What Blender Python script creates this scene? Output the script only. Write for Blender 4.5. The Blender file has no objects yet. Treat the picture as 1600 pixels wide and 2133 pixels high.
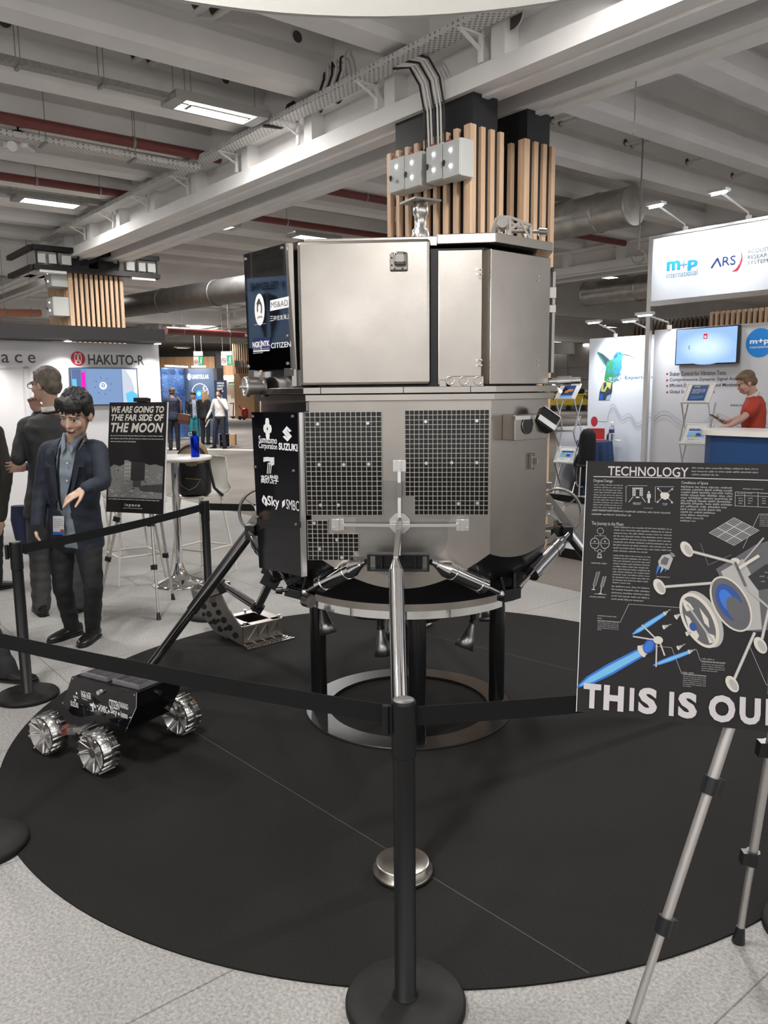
import bpy, math, random
from mathutils import Vector, Matrix, noise
V = Vector
random.seed(7)
SC = bpy.context.scene
COL = SC.collection
PI = math.pi

# ---------------------------------------------------------------- camera
F_PX, CAM_H, PITCH, ROLL = 1660.0, 1.68, math.radians(8.7), 0.010
_f = V((0, math.cos(PITCH), -math.sin(PITCH)))
_r0 = V((1, 0, 0)); _u0 = _r0.cross(_f)
_c, _s = math.cos(ROLL), math.sin(ROLL)
CR = _r0 * _c - _u0 * _s
CU = _u0 * _c + _r0 * _s
CF = _f
EYE = V((0, 0, CAM_H))
cam_d = bpy.data.cameras.new('camera'); cam = bpy.data.objects.new('camera', cam_d); COL.objects.link(cam)
cam_d.sensor_fit = 'VERTICAL'; cam_d.sensor_height = 36.0
cam_d.lens = 36.0 * F_PX / 2133.0
cam_d.clip_start = 0.05; cam_d.clip_end = 300
cam.matrix_world = Matrix(((CR.x, CU.x, -CF.x, EYE.x), (CR.y, CU.y, -CF.y, EYE.y), (CR.z, CU.z, -CF.z, EYE.z), (0, 0, 0, 1)))
SC.camera = cam
SC.view_settings.view_transform = 'Standard'
SC.view_settings.look = 'None'
SC.view_settings.gamma = 1.0
SC.view_settings.exposure = 0.52
SC.view_settings.use_curve_mapping = False
try:
    SC.cycles.max_bounces = 8; SC.cycles.glossy_bounces = 5; SC.cycles.diffuse_bounces = 4
    SC.cycles.transmission_bounces = 6; SC.cycles.caustics_reflective = False; SC.cycles.caustics_refractive = False
except Exception: pass

def ray(px, py): return CR * ((px - 800) / F_PX) - CU * ((py - 1066.5) / F_PX) + CF
def P(px, py, Y):
    d = ray(px, py); return EYE + d * (Y / d.y)
def PZ(px, py, z=0.0):
    d = ray(px, py); return EYE + d * ((z - CAM_H) / d.z)

# ---------------------------------------------------------------- world and lights
world = bpy.data.worlds.new('hall_surroundings'); SC.world = world; world.use_nodes = True
bg = world.node_tree.nodes['Background']
bg.inputs[0].default_value = (1.0, 0.985, 0.975, 1); bg.inputs[1].default_value = WORLD_STRENGTH = 0.85

# directions of the building: BU runs along the girders, BV along the ceiling ribs
BU = V((0.625, -0.781, 0)).normalized(); BV = V((0.781, 0.625, 0)).normalized(); UP = V((0, 0, 1))
BO = V((0.7936, 7.6, 0))
def bw(a, b, z=0.0): return BO + BU * a + BV * b + UP * z

def area_light(name, loc, direction, sx, sy, power, color=(1, .975, .95), spread=None):
    l = bpy.data.lights.new(name, 'AREA'); l.shape = 'RECTANGLE'; l.size = sx; l.size_y = sy
    l.energy = power; l.color = color
    if spread: l.spread = spread
    o = bpy.data.objects.new(name, l); COL.objects.link(o); o.location = loc
    o.rotation_euler = V(direction).to_track_quat('-Z', 'Y').to_euler(); return o
def spot_light(name, loc, target, power, angle=1.0, blend=.6, color=(1, .98, .955), radius=.03):
    l = bpy.data.lights.new(name, 'SPOT'); l.energy = power; l.spot_size = angle; l.spot_blend = blend
    l.color = color; l.shadow_soft_size = radius
    o = bpy.data.objects.new(name, l); COL.objects.link(o); o.location = loc
    o.rotation_euler = (V(target) - V(loc)).to_track_quat('-Z', 'Y').to_euler(); return o

# hall fluorescent lamps (the fittings themselves are built further down)
def _ab(px, py, z):
    q = PZ(px, py, z) - BO; return q.dot(BU), q.dot(BV)
LAMPS = [(-3.1, -0.88), (-8.65, -1.05)]
SEEN_LAMPS = [((437, 470), 'small bright ceiling lamp seen just under the far girder, beside the lander'), ((655, 497), 'bright ceiling lamp peeping over the top edge of the lander front panel'), ((1282, 580), 'ceiling lamp above the lower air duct'), ((392, 657), 'first distant ceiling lamp of a pair over the blue starry backdrop'), ((420, 664), 'second distant ceiling lamp of a pair over the blue starry backdrop'), ((462, 713), 'distant ceiling lamp above the far running man signs'), ((380, 725), 'small far ceiling lamp low over the blue starry backdrop')]
FILL_LAMPS = [(2.5, -0.9), (-3.1, -5.2), (-8.65, -5.2), (2.5, -5.2), (5.0, -8.2), (-14.2, -5.2), (2.0, 4.6), (4.5, 9.0), (0.0, 9.5), (-6, 14), (3.5, 14), (-10, 30), (-20, 30), (-30, 38), (-44, 36), (-15.4, 4.6), (-15.4, 1.2), (-19.5, 7.5)]  # added fill lamps for the hall
for i, (a, b) in enumerate(LAMPS + FILL_LAMPS[:6]):
    area_light('tube_or_fill_light', bw(a, b, 4.70), (0, 0, -1), 0.25, 0.95, 48 if i < 2 else 95)
for i, (a, b) in enumerate([_ab(*q, 4.70) for q, _l in SEEN_LAMPS] + FILL_LAMPS[6:]):
    area_light('tube_or_fill_light', bw(a, b, 4.70), (0, 0, -1), 0.25, 0.95, (120 if i < 3 else 480) if i < 7 else (28 if i < 11 else 190))
# exhibition spotlights on a rail behind the visitor: three face the lander
for x, y, z, p in ((-2.0, -5.6, 2.80, 13), (-1.6, -5.6, 3.22, 13), (-0.42, -5.6, 3.32, 10), (1.6, -1.2, 3.9, 50)):
    spot_light('rail_spot', (x, y, z), (0.2, 3.6, 1.2), p, .9, .8, radius=.09)
spot_light('rail_spot', (5.4, 8.6, 4.55), (.7, 2.6, .4), 420, .75, .6, radius=.10)
for x, z, p in ((-7.5, 3.0, 420), (-.5, 4.3, 160), (7.0, 3.0, 30)):  # unseen spots added to brighten the ceiling
    spot_light('ceiling_fill', (x, -3.6, z), (x * .6 - .5, 6.5, 6.0), p, 2.2, 1., radius=.25)

# ---------------------------------------------------------------- materials
MATS = {}
def mat(name, col, rough=.5, metal=0., spec=.5, emit=None, estr=0., bump=0., bscale=60., var=0., vscale=20., trans=0., coat=0., stretch=None, alpha=1.):
    if name in MATS: return MATS[name]
    m = bpy.data.materials.new(name); m.use_nodes = True; nt = m.node_tree; b = nt.nodes['Principled BSDF']
    c4 = (*col, 1)
    b.inputs['Base Color'].default_value = c4; b.inputs['Roughness'].default_value = rough
    b.inputs['Metallic'].default_value = metal; b.inputs['Specular IOR Level'].default_value = spec
    if emit: b.inputs['Emission Color'].default_value = (*emit, 1); b.inputs['Emission Strength'].default_value = estr
    if trans: b.inputs['Transmission Weight'].default_value = trans
    if coat: b.inputs['Coat Weight'].default_value = coat; b.inputs['Coat Roughness'].default_value = .05
    if alpha < 1: b.inputs['Alpha'].default_value = alpha
    if bump or var:
        tc = nt.nodes.new('ShaderNodeTexCoord'); mp = nt.nodes.new('ShaderNodeMapping'); nt.links.new(tc.outputs['Object'], mp.inputs[0])
        if stretch: mp.inputs['Scale'].default_value = stretch
        def nz(sc, det=4):
            n = nt.nodes.new('ShaderNodeTexNoise'); n.inputs['Scale'].default_value = sc; n.inputs['Detail'].default_value = det
            nt.links.new(mp.outputs[0], n.inputs['Vector']); return n
        if bump:
            n = nz(bscale); bp = nt.nodes.new('ShaderNodeBump'); bp.inputs['Strength'].default_value = bump; bp.inputs['Distance'].default_value = .01
            nt.links.new(n.outputs[0], bp.inputs['Height']); nt.links.new(bp.outputs[0], b.inputs['Normal'])
        if var:
            n = nz(vscale); r = nt.nodes.new('ShaderNodeMix'); r.data_type = 'RGBA'
            r.inputs[6].default_value = tuple(max(0, x * (1 - var)) for x in col) + (1,); r.inputs[7].default_value = tuple(min(1, x * (1 + var)) for x in col) + (1,)
            rp = nt.nodes.new('ShaderNodeMapRange'); rp.inputs[1].default_value = .3; rp.inputs[2].default_value = .7
            nt.links.new(n.outputs[0], rp.inputs[0]); nt.links.new(rp.outputs[0], r.inputs[0]); nt.links.new(r.outputs[2], b.inputs['Base Color'])
    MATS[name] = m; return m

def attr_mat(name, rough=.5, spec=.4, sss=0.):
    if name in MATS: return MATS[name]
    m = bpy.data.materials.new(name); m.use_nodes = True; nt = m.node_tree; b = nt.nodes['Principled BSDF']
    a = nt.nodes.new('ShaderNodeAttribute'); a.attribute_name = 'Col'
    nt.links.new(a.outputs['Color'], b.inputs['Base Color']); b.inputs['Roughness'].default_value = rough; b.inputs['Specular IOR Level'].default_value = spec
    MATS[name] = m; return m

WHITE_PAINT = mat('white_concrete_paint', (.84, .825, .805), .7, var=.05, vscale=1.5, bump=.08, bscale=30)
BLACK_MET = mat('black_powder_coat', (.0055, .0055, .006), .42, 0, .35, bump=.03, bscale=200)
BLACK_PAINT = mat('black_wall_paint', (.014, .014, .016), .6)
CHROME = mat('polished_chrome', (.86, .86, .87), .06, 1.)
DARKCHROME = mat('dark_polished_steel', (.42, .42, .44), .12, 1.)
STEEL = mat('brushed_steel', (.43, .40, .365), .23, 1., bump=.025, bscale=260, var=.07, vscale=5)
STEEL2 = mat('satin_steel', (.41, .38, .347), .30, 1., bump=.02, bscale=120, var=.10, vscale=4)
STEELD = mat('dull_steel_plate', (.30, .285, .265), .38, 1., var=.10, vscale=6)
ALU = mat('bare_aluminium', (.72, .71, .70), .28, 1.)
MIRRBLK = mat('mirror_black_panel', (.20, .20, .215), .03, 1.)
GLOSSBLK = mat('gloss_black_panel', (.006, .006, .008), .05, 0., .5)
WHITE_INK = mat('white_print', (.82, .82, .83), .5)
BLACK_INK = mat('black_print', (.012, .012, .014), .5)

# ---------------------------------------------------------------- mesh builder
def frame(o, ex, ey, ez):
    return Matrix(((ex[0], ey[0], ez[0], o[0]), (ex[1], ey[1], ez[1], o[1]), (ex[2], ey[2], ez[2], o[2]), (0, 0, 0, 1)))
def basis(d):
    d = V(d).normalized(); a = V((0, 0, 1)) if abs(d.z) < .95 else V((1, 0, 0))
    x = a.cross(d).normalized(); return x, d.cross(x), d

ROOTINV = {}
_TXT = {}
def text_geo(s, bold=0., shear=0., spacing=1.):
    k = (s, bold, shear, spacing)
    if k in _TXT: return _TXT[k]
    c = bpy.data.curves.new('t', 'FONT'); c.body = s; c.size = 1; c.offset = bold; c.shear = shear; c.space_character = spacing
    c.resolution_u = 3; c.fill_mode = 'BOTH'
    o = bpy.data.objects.new('t', c); COL.objects.link(o)
    dg = bpy.context.evaluated_depsgraph_get()
    me = bpy.data.meshes.new_from_object(o.evaluated_get(dg))
    vs = [(v.co.x, v.co.y) for v in me.vertices]; fs = [tuple(p.vertices) for p in me.polygons]
    fl = []
    for f in fs:                                   # consistent +z winding
        a, b_, c_ = vs[f[0]], vs[f[1]], vs[f[2]]
        ar = (b_[0]-a[0])*(c_[1]-a[1]) - (b_[1]-a[1])*(c_[0]-a[0])
        fl.append(f if ar >= 0 else f[::-1])
    bpy.data.objects.remove(o); bpy.data.curves.remove(c); bpy.data.meshes.remove(me)
    xs = [v[0] for v in vs] or [0, 1]; ys = [v[1] for v in vs] or [0, 1]
    _TXT[k] = (vs, fl, (min(xs), min(ys), max(xs), max(ys))); return _TXT[k]

class MB:
    def __init__(s, T=None): s.v = []; s.f = []; s.m = []; s.sm = []; s.T = T or Matrix()
    def add(s, vs, fs, mi=0, smooth=False):
        n = len(s.v); T = s.T
        s.v += [T @ V(p) for p in vs]
        for f in fs: s.f.append(tuple(i + n for i in f)); s.m.append(mi); s.sm.append(smooth)
    def box(s, c, size, mi=0, R=None):
        hx, hy, hz = size[0] / 2, size[1] / 2, size[2] / 2; c = V(c); vs = []
        for x in (-hx, hx):
            for y in (-hy, hy):
                for z in (-hz, hz):
                    p = V((x, y, z)); vs.append(c + (R @ p if R else p))
        s.add(vs, [(0, 1, 3, 2), (4, 6, 7, 5), (0, 4, 5, 1), (2, 3, 7, 6), (0, 2, 6, 4), (1, 5, 7, 3)], mi)
    def bar(s, p0, p1, w, h, mi=0, up=None):
        p0, p1 = V(p0), V(p1); d = (p1 - p0); L = d.length; d.normalize()
        a = V(up) if up is not None else (UP if abs(d.z) < .95 else V((1, 0, 0)))
        x = d.cross(a).normalized(); y = x.cross(d)
        R = Matrix(((x.x, d.x, y.x), (x.y, d.y, y.y), (x.z, d.z, y.z)))
        s.box((p0 + p1) / 2, (w, L, h), mi, R)
    def cyl(s, p0, p1, r0, r1=None, n=20, mi=0, caps=True, smooth=True):
        p0, p1 = V(p0), V(p1); r1 = r0 if r1 is None else r1; x, y, d = basis(p1 - p0); vs = []
        for p, r in ((p0, r0), (p1, r1)):
            for i in range(n):
                a = 2 * PI * i / n; vs.append(p + x * (r * math.cos(a)) + y * (r * math.sin(a)))
        s.add(vs, [(i, (i + 1) % n, n + (i + 1) % n, n + i) for i in range(n)], mi, smooth)
        if caps: s.add(vs[:n], [tuple(range(n))[::-1]], mi); s.add(vs[n:], [tuple(range(n))], mi)
    def lathe(s, prof, o=(0, 0, 0), axis=(0, 0, 1), n=32, mi=0, smooth=True, a0=0, a1=2 * PI):
        x, y, d = basis(axis); o = V(o); vs = []; full = abs(a1 - a0 - 2 * PI) < 1e-6; m = n if full else n + 1
        for i in range(m):
            a = a0 + (a1 - a0) * i / n
            for r, z in prof: vs.append(o + d * z + (x * math.cos(a) + y * math.sin(a)) * r)
        k = len(prof); fs = []
        for i in range(n):
            j = (i + 1) % m
            for q in range(k - 1): fs.append((i * k + q, j * k + q, j * k + q + 1, i * k + q + 1))
        s.add(vs, fs, mi, smooth)
    def tube(s, pts, r, n=8, mi=0, closed=False, caps=True):
        pts = [V(p) for p in pts]; N = len(pts); rs = r if isinstance(r, (list, tuple)) else [r] * N
        vs = []; x = None
        for i, p in enumerate(pts):
            if closed: d = pts[(i + 1) % N] - pts[i - 1]
            else: d = pts[min(i + 1, N - 1)] - pts[max(i - 1, 0)]
            if d.length < 1e-9: d = V((0, 0, 1))
            d.normalize()
            if x is None: x = basis(d)[0]
            x = (x - d * x.dot(d)); x = x.normalized() if x.length > 1e-6 else basis(d)[0]
            y = d.cross(x)
            for k in range(n):
                a = 2 * PI * k / n; vs.append(p + (x * math.cos(a) + y * math.sin(a)) * rs[i])
        fs = []
        for i in range(N if closed else N - 1):
            j = (i + 1) % N
            for k in range(n): fs.append((i * n + k, i * n + (k + 1) % n, j * n + (k + 1) % n, j * n + k))
        s.add(vs, fs, mi, True)
        if caps and not closed:
            s.add(vs[:n], [tuple(range(n))[::-1]], mi); s.add(vs[-n:], [tuple(range(n))], mi)
    def prism(s, poly, z0, z1, mi=0, mi_side=None):
        n = len(poly); ar = sum(poly[i][0] * poly[(i + 1) % n][1] - poly[(i + 1) % n][0] * poly[i][1] for i in range(n))
        if ar < 0: poly = poly[::-1]
        vs = [(p[0], p[1], z0) for p in poly] + [(p[0], p[1], z1) for p in poly]
        s.add(vs, [tuple(range(n))[::-1], tuple(range(n, 2 * n))], mi)
        s.add(vs, [(i, (i + 1) % n, n + (i + 1) % n, n + i) for i in range(n)], mi if mi_side is None else mi_side)
    def disc(s, c, r, z=0., mi=0, n=28, ry=None, rot=0.):
        ry = ry or r; vs = []
        for i in range(n):
            a = 2 * PI * i / n; x = r * math.cos(a); y = ry * math.sin(a)
            vs.append((c[0] + x * math.cos(rot) - y * math.sin(rot), c[1] + x * math.sin(rot) + y * math.cos(rot), z))
        s.add(vs, [tuple(range(n))], mi)
    def poly(s, pts, z=0., mi=0):
        n = len(pts); ar = sum(pts[i][0] * pts[(i + 1) % n][1] - pts[(i + 1) % n][0] * pts[i][1] for i in range(n))
        if ar < 0: pts = pts[::-1]
        s.add([(p[0], p[1], z) for p in pts], [tuple(range(n))], mi)
    def rect(s, x0, y0, x1, y1, z=0., mi=0): s.poly([(x0, y0), (x1, y0), (x1, y1), (x0, y1)], z, mi)
    def line(s, pts, w, z=0., mi=0, closed=False):
        N = len(pts)
        for i in range(N if closed else N - 1):
            a = V((*pts[i][:2], 0)); b = V((*pts[(i + 1) % N][:2], 0)); d = b - a
            if d.length < 1e-9: continue
            q = V((-d.y, d.x, 0)).normalized() * (w / 2); e = d.normalized() * (w * .3)
            s.poly([(a - q - e)[:2], (b - q + e)[:2], (b + q + e)[:2], (a + q - e)[:2]], z, mi)
    def ring2(s, c, r0, r1, z=0., mi=0, n=36, a0=0, a1=2 * PI, sy=1.):
        vs = []
        for i in range(n + 1):
            a = a0 + (a1 - a0) * i / n
            for r in (r0, r1): vs.append((c[0] + r * math.cos(a), c[1] + sy * r * math.sin(a), z))
        s.add(vs, [(2 * i, 2 * i + 1, 2 * i + 3, 2 * i + 2) for i in range(n)], mi)
    def text(s, st, x0, y0, x1, y1, z=0.001, mi=0, bold=0., shear=0., spacing=1.):
        vs, fs, bb = text_geo(st, bold, shear, spacing)
        if not vs: return
        sx = (x1 - x0) / max(1e-6, bb[2] - bb[0]); sy = (y1 - y0) / max(1e-6, bb[3] - bb[1])
        s.add([(x0 + (p[0] - bb[0]) * sx, y0 + (p[1] - bb[1]) * sy, z) for p in vs], fs, mi)
    def greek(s, x0, y0, x1, y1, rows, z=0.001, mi=0, fill=.42, last=.6, rnd=None, skew=0.):
        rnd = rnd or random; h = (y1 - y0) / rows                       # rows of unreadable small print, word by word
        for i in range(rows):
            yt = y1 - i * h; x = x0; xe = x1 if i < rows - 1 else x0 + (x1 - x0) * last
            while x < xe - h * .3:
                w = min(h * rnd.uniform(.7, 3.2), xe - x)
                k = 0
                while k < w - 1e-6:
                    l = h * rnd.uniform(.16, .3); s.rect(x + k, yt - h * rnd.uniform(.55, .66), x + min(k + l, w), yt - h * rnd.uniform(.12, .3), z, mi); k += l + h * .07
                x += w + h * .28
    def ell(s, c, r, R=None, n=14, mi=0):
        c = V(c); vs = []; fs = []; m = n // 2
        for i in range(m + 1):
            th = PI * i / m
            for j in range(n):
                ph = 2 * PI * j / n; p = V((r[0] * math.sin(th) * math.cos(ph), r[1] * math.sin(th) * math.sin(ph), r[2] * math.cos(th)))
                vs.append(c + (R @ p if R else p))
        for i in range(m):
            for j in range(n): fs.append((i * n + j, (i + 1) * n + j, (i + 1) * n + (j + 1) % n, i * n + (j + 1) % n))
        s.add(vs, fs, mi, True)
    def loft(s, secs, n=24, mi=0, caps=True, power=1.):
        vs = []; fs = []
        for c, ax, ay in secs:
            c, ax, ay = V(c), V(ax), V(ay)
            for k in range(n):
                a = 2 * PI * k / n; ca, sa = math.cos(a), math.sin(a)
                if power != 1.: ca = math.copysign(abs(ca) ** power, ca); sa = math.copysign(abs(sa) ** power, sa)
                vs.append(c + ax * ca + ay * sa)
        for i in range(len(secs) - 1):
            for k in range(n): fs.append((i * n + k, i * n + (k + 1) % n, (i + 1) * n + (k + 1) % n, (i + 1) * n + k))
        s.add(vs, fs, mi, True)
        if caps: s.add(vs[:n], [tuple(range(n))[::-1]], mi, True); s.add(vs[-n:], [tuple(range(n))], mi, True)
    def limb(s, pts, rs, n=14, mi=0):
        for i in range(len(pts) - 1): s.cyl(pts[i], pts[i + 1], rs[i], rs[i + 1], n, mi)
        for p, r in zip(pts, rs): s.ell(p, (r, r, r), n=12, mi=mi)
    def mesh(s, name, mats, inv=None):
        me = bpy.data.meshes.new(name); vs = [inv @ p for p in s.v] if inv else s.v
        me.from_pydata([tuple(p) for p in vs], [], s.f); me.polygons.foreach_set('material_index', s.m); me.polygons.foreach_set('use_smooth', s.sm)
        for m in (mats if isinstance(mats, (list, tuple)) else [mats]): me.materials.append(m)
        me.update(); return me
    def build(s, name, mats, parent=None, label=None, cat=None, group=None, kind=None, bevel=0.):
        if parent is None:
            xs = [p.x for p in s.v]; ys = [p.y for p in s.v]; zs = [p.z for p in s.v]
            o0 = V(((min(xs) + max(xs)) / 2, (min(ys) + max(ys)) / 2, min(zs))); inv = Matrix.Translation(-o0)
        else: inv = ROOTINV[parent.name]
        o = bpy.data.objects.new(name, s.mesh(name, mats, inv)); COL.objects.link(o)
        if parent is None: o.location = o0
        else: o.parent = parent
        ROOTINV[o.name] = inv
        if bevel:
            b = o.modifiers.new('bevel', 'BEVEL'); b.width = bevel; b.segments = 2; b.limit_method = 'ANGLE'; b.angle_limit = .7
        tag(o, label, cat, group, kind); return o

def tag(o, label=None, cat=None, group=None, kind=None):
    if label: o['label'] = label
    if cat: o['category'] = cat
    if group: o['group'] = group
    if kind: o['kind'] = kind
    return o
def thing(name, label, cat, loc, rotz=0., group=None):
    o = bpy.data.objects.new(name, None); COL.objects.link(o); o.location = loc; o.rotation_euler = (0, 0, rotz); o.empty_display_size = .1
    ROOTINV[o.name] = (Matrix.Translation(V(loc)) @ Matrix.Rotation(rotz, 4, 'Z')).inverted()
    return tag(o, label, cat, group)
def dup(root, loc, rotz, label, group=None):
    r = root.copy(); COL.objects.link(r); r.location = loc; r.rotation_euler = (0, 0, rotz); r['label'] = label
    if group: r['group'] = group
    def rec(src, dst):
        for ch in list(src.children):
            c = ch.copy(); COL.objects.link(c); c.parent = dst; rec(ch, c)
    rec(root, r); return r
def smooth_path(pts, k=5):                           # Catmull-Rom through the given points
    out = []
    for i in range(len(pts) - 1):
        p0, p1, p2, p3 = pts[max(i - 1, 0)], pts[i], pts[i + 1], pts[min(i + 2, len(pts) - 1)]
        for j in range(k):
            t = j / k; out.append(tuple(.5 * (2 * b + (c - a) * t + (2 * a - 5 * b + 4 * c - d) * t * t + (3 * b - a - 3 * c + d) * t ** 3) for a, b, c, d in zip(p0, p1, p2, p3)))
    return out + [pts[-1]]
class Plane:
    def __init__(s, o, ex, ey=UP): s.o = V(o); s.ex = V(ex).normalized(); s.ey = V(ey).normalized(); s.n = s.ex.cross(s.ey).normalized(); s.T = frame(s.o, s.ex, s.ey, s.n)
    def hit(s, px, py):
        d = ray(px, py); return EYE + d * ((s.o - EYE).dot(s.n) / d.dot(s.n))
    def uv(s, px, py): q = s.hit(px, py) - s.o; return q.dot(s.ex), q.dot(s.ey)
    def shift(s, dz): return Plane(s.o + s.n * dz, s.ex, s.ey)
    def pt(s, x, y, z=0): return s.T @ V((x, y, z))
    def tx(s, mb, st, px0, py0, px1, py1, **k):        # lettering whose lower left / upper right corners lie at two points of the plane
        a = s.uv(px0, py1); b = s.uv(px1, py0); mb.text(st, a[0], a[1], b[0], b[1], **k)
# ---------------------------------------------------------------- floor
def carpet_mat(name, c0, c1, scale, tile=None, seam=.55, rough=.95):
    m = bpy.data.materials.new(name); m.use_nodes = True; nt = m.node_tree; b = nt.nodes['Principled BSDF']; L = nt.links.new
    b.inputs['Roughness'].default_value = rough; b.inputs['Specular IOR Level'].default_value = .2
    tc = nt.nodes.new('ShaderNodeTexCoord'); mp = nt.nodes.new('ShaderNodeMapping'); L(tc.outputs['Object'], mp.inputs[0])
    mp.inputs['Rotation'].default_value = (0, 0, math.atan2(.781, .625))
    n = nt.nodes.new('ShaderNodeTexNoise'); n.inputs['Scale'].default_value = scale; n.inputs['Detail'].default_value = 6; n.inputs['Roughness'].default_value = .75
    L(mp.outputs[0], n.inputs[0])
    n2 = nt.nodes.new('ShaderNodeTexNoise'); n2.inputs['Scale'].default_value = 1.3; n2.inputs['Detail'].default_value = 5; L(mp.outputs[0], n2.inputs[0])
    mr = nt.nodes.new('ShaderNodeMapRange'); mr.inputs[1].default_value = .36; mr.inputs[2].default_value = .62; L(n.outputs[0], mr.inputs[0])
    mx = nt.nodes.new('ShaderNodeMix'); mx.data_type = 'RGBA'; mx.inputs[6].default_value = (*c0, 1); mx.inputs[7].default_value = (*c1, 1); L(mr.outputs[0], mx.inputs[0])
    m2 = nt.nodes.new('ShaderNodeMix'); m2.data_type = 'RGBA'; m2.blend_type = 'MULTIPLY'; m2.inputs[0].default_value = 1; L(mx.outputs[2], m2.inputs[6])
    r2 = nt.nodes.new('ShaderNodeMapRange'); r2.inputs[1].default_value = .3; r2.inputs[2].default_value = .7; r2.inputs[3].default_value = .86; r2.inputs[4].default_value = 1.06; L(n2.outputs[0], r2.inputs[0]); L(r2.outputs[0], m2.inputs[7])
    out = m2.outputs[2]
    if tile:
        sp = nt.nodes.new('ShaderNodeSeparateXYZ'); L(mp.outputs[0], sp.inputs[0]); fs = []
        for i, t in ((0, tile[0]), (1, tile[1])):
            d = nt.nodes.new('ShaderNodeMath'); d.operation = 'DIVIDE'; d.inputs[1].default_value = t; L(sp.outputs[i], d.inputs[0])
            fr = nt.nodes.new('ShaderNodeMath'); fr.operation = 'FRACT'; L(d.outputs[0], fr.inputs[0])
            lt = nt.nodes.new('ShaderNodeMath'); lt.operation = 'LESS_THAN'; lt.inputs[1].default_value = .006 / t; L(fr.outputs[0], lt.inputs[0]); fs.append(lt)
        mxx = nt.nodes.new('ShaderNodeMath'); mxx.operation = 'MAXIMUM'; L(fs[0].outputs[0], mxx.inputs[0]); L(fs[1].outputs[0], mxx.inputs[1])
        m3 = nt.nodes.new('ShaderNodeMix'); m3.data_type = 'RGBA'; m3.blend_type = 'MULTIPLY'; m3.inputs[7].default_value = (seam, seam, seam, 1); L(out, m3.inputs[6]); L(mxx.outputs[0], m3.inputs[0]); out = m3.outputs[2]
    L(out, b.inputs['Base Color'])
    bp = nt.nodes.new('ShaderNodeBump'); bp.inputs['Strength'].default_value = .25; bp.inputs['Distance'].default_value = .004; L(n.outputs[0], bp.inputs['Height']); L(bp.outputs[0], b.inputs['Normal'])
    MATS[name] = m; return m
LIGHT_CARPET = carpet_mat('light_grey_needle_felt', (.23, .223, .214), (.43, .42, .405), 90, (1.0, 2.0))
DARK_FLOOR = carpet_mat('brown_grey_hall_floor', (.16, .145, .13), (.225, .205, .185), 40, (3.0, 6.0), .6)
BLACK_CARPET = carpet_mat('black_stage_carpet', (.0105, .0098, .009), (.019, .0176, .016), 180, None)
# the light felt ends along a line parallel to the girders
E0 = PZ(470, 1062); eb = (E0 - BO).dot(BV)
def ab_rect(a0, b0, a1, b1, z=0.): return [bw(a0, b0, z), bw(a1, b0, z), bw(a1, b1, z), bw(a0, b1, z)]
m = MB(); m.add(ab_rect(-75, -40, 14, eb), [(0, 1, 2, 3)]); m.build('floor', LIGHT_CARPET, kind='structure')
m = MB(); m.add(ab_rect(-75, eb, 14, 60), [(0, 1, 2, 3)]); m.build('floor', DARK_FLOOR, kind='structure')

# ---------------------------------------------------------------- ceiling: slab, ribs, girders
ZG, ZR, ZS = 4.32, 4.86, 5.55
m = MB(); m.add(ab_rect(-75, -40, 14, 60, ZS), [(3, 2, 1, 0)]); m.build('ceiling', WHITE_PAINT, kind='structure')
def rib(a, b0, b1):
    sec = [(0, ZR), (.30, ZR), (.36, ZR + .07), (.36, ZR + .27), (.27, ZR + .30), (.27, ZR + .38), (.30, ZR + .40), (.30, ZS + .02), (-.02, ZS + .02), (-.02, ZR + .40), (.03, ZR + .38), (.03, ZR + .30), (-.06, ZR + .27), (-.06, ZR + .07)]
    mb = MB(frame(bw(a, b0), BU, UP, BV)); mb.prism(sec, 0, b1 - b0)
    mb.T = Matrix()
    return mb
RIBS = [-0.95 - 1.47 * k for k in range(0, 34)] + [.52, 1.99, 3.46, 4.93, 6.4]
for a in RIBS:
    if a > -46:
        rib(a, -13.0, 0.06).build('ceiling_rib', WHITE_PAINT, kind='structure')
        rib(a, 1.10, 13.0).build('ceiling_rib', WHITE_PAINT, kind='structure')
def girder(b0, name='girder', tray=False, a0=-46., a1=12.):
    mb = MB(frame(bw(0, b0), BU, BV, UP))
    L = a1 - a0; c = (a0 + a1) / 2
    mb.box((c, .21, ZG + .085), (L, .42, .17)); mb.box((c, .21, ZG + .6), (L, .08, 1.26)); mb.box((c, .21, ZG + .50), (L, .44, .07))
    a = -.45
    k = -30
    while True:
        aa = .35 + 1.47 * k; k += 1
        if aa < a0: continue
        if aa > a1: break
        mb.box((aa, .21, ZG + .33), (.16, .42, .34))
    mb.box((c, .21, ZR + .36), (L, .30, .80))
    mb.T = Matrix(); return mb.build(name, WHITE_PAINT, kind='structure')
girder(0.0); girder(0.73)
GB = (PZ(1140, 578, ZG) - BO).dot(BV)
girder(GB); girder(GB + .73)
girder(-13.0); girder(-13.73)
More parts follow.
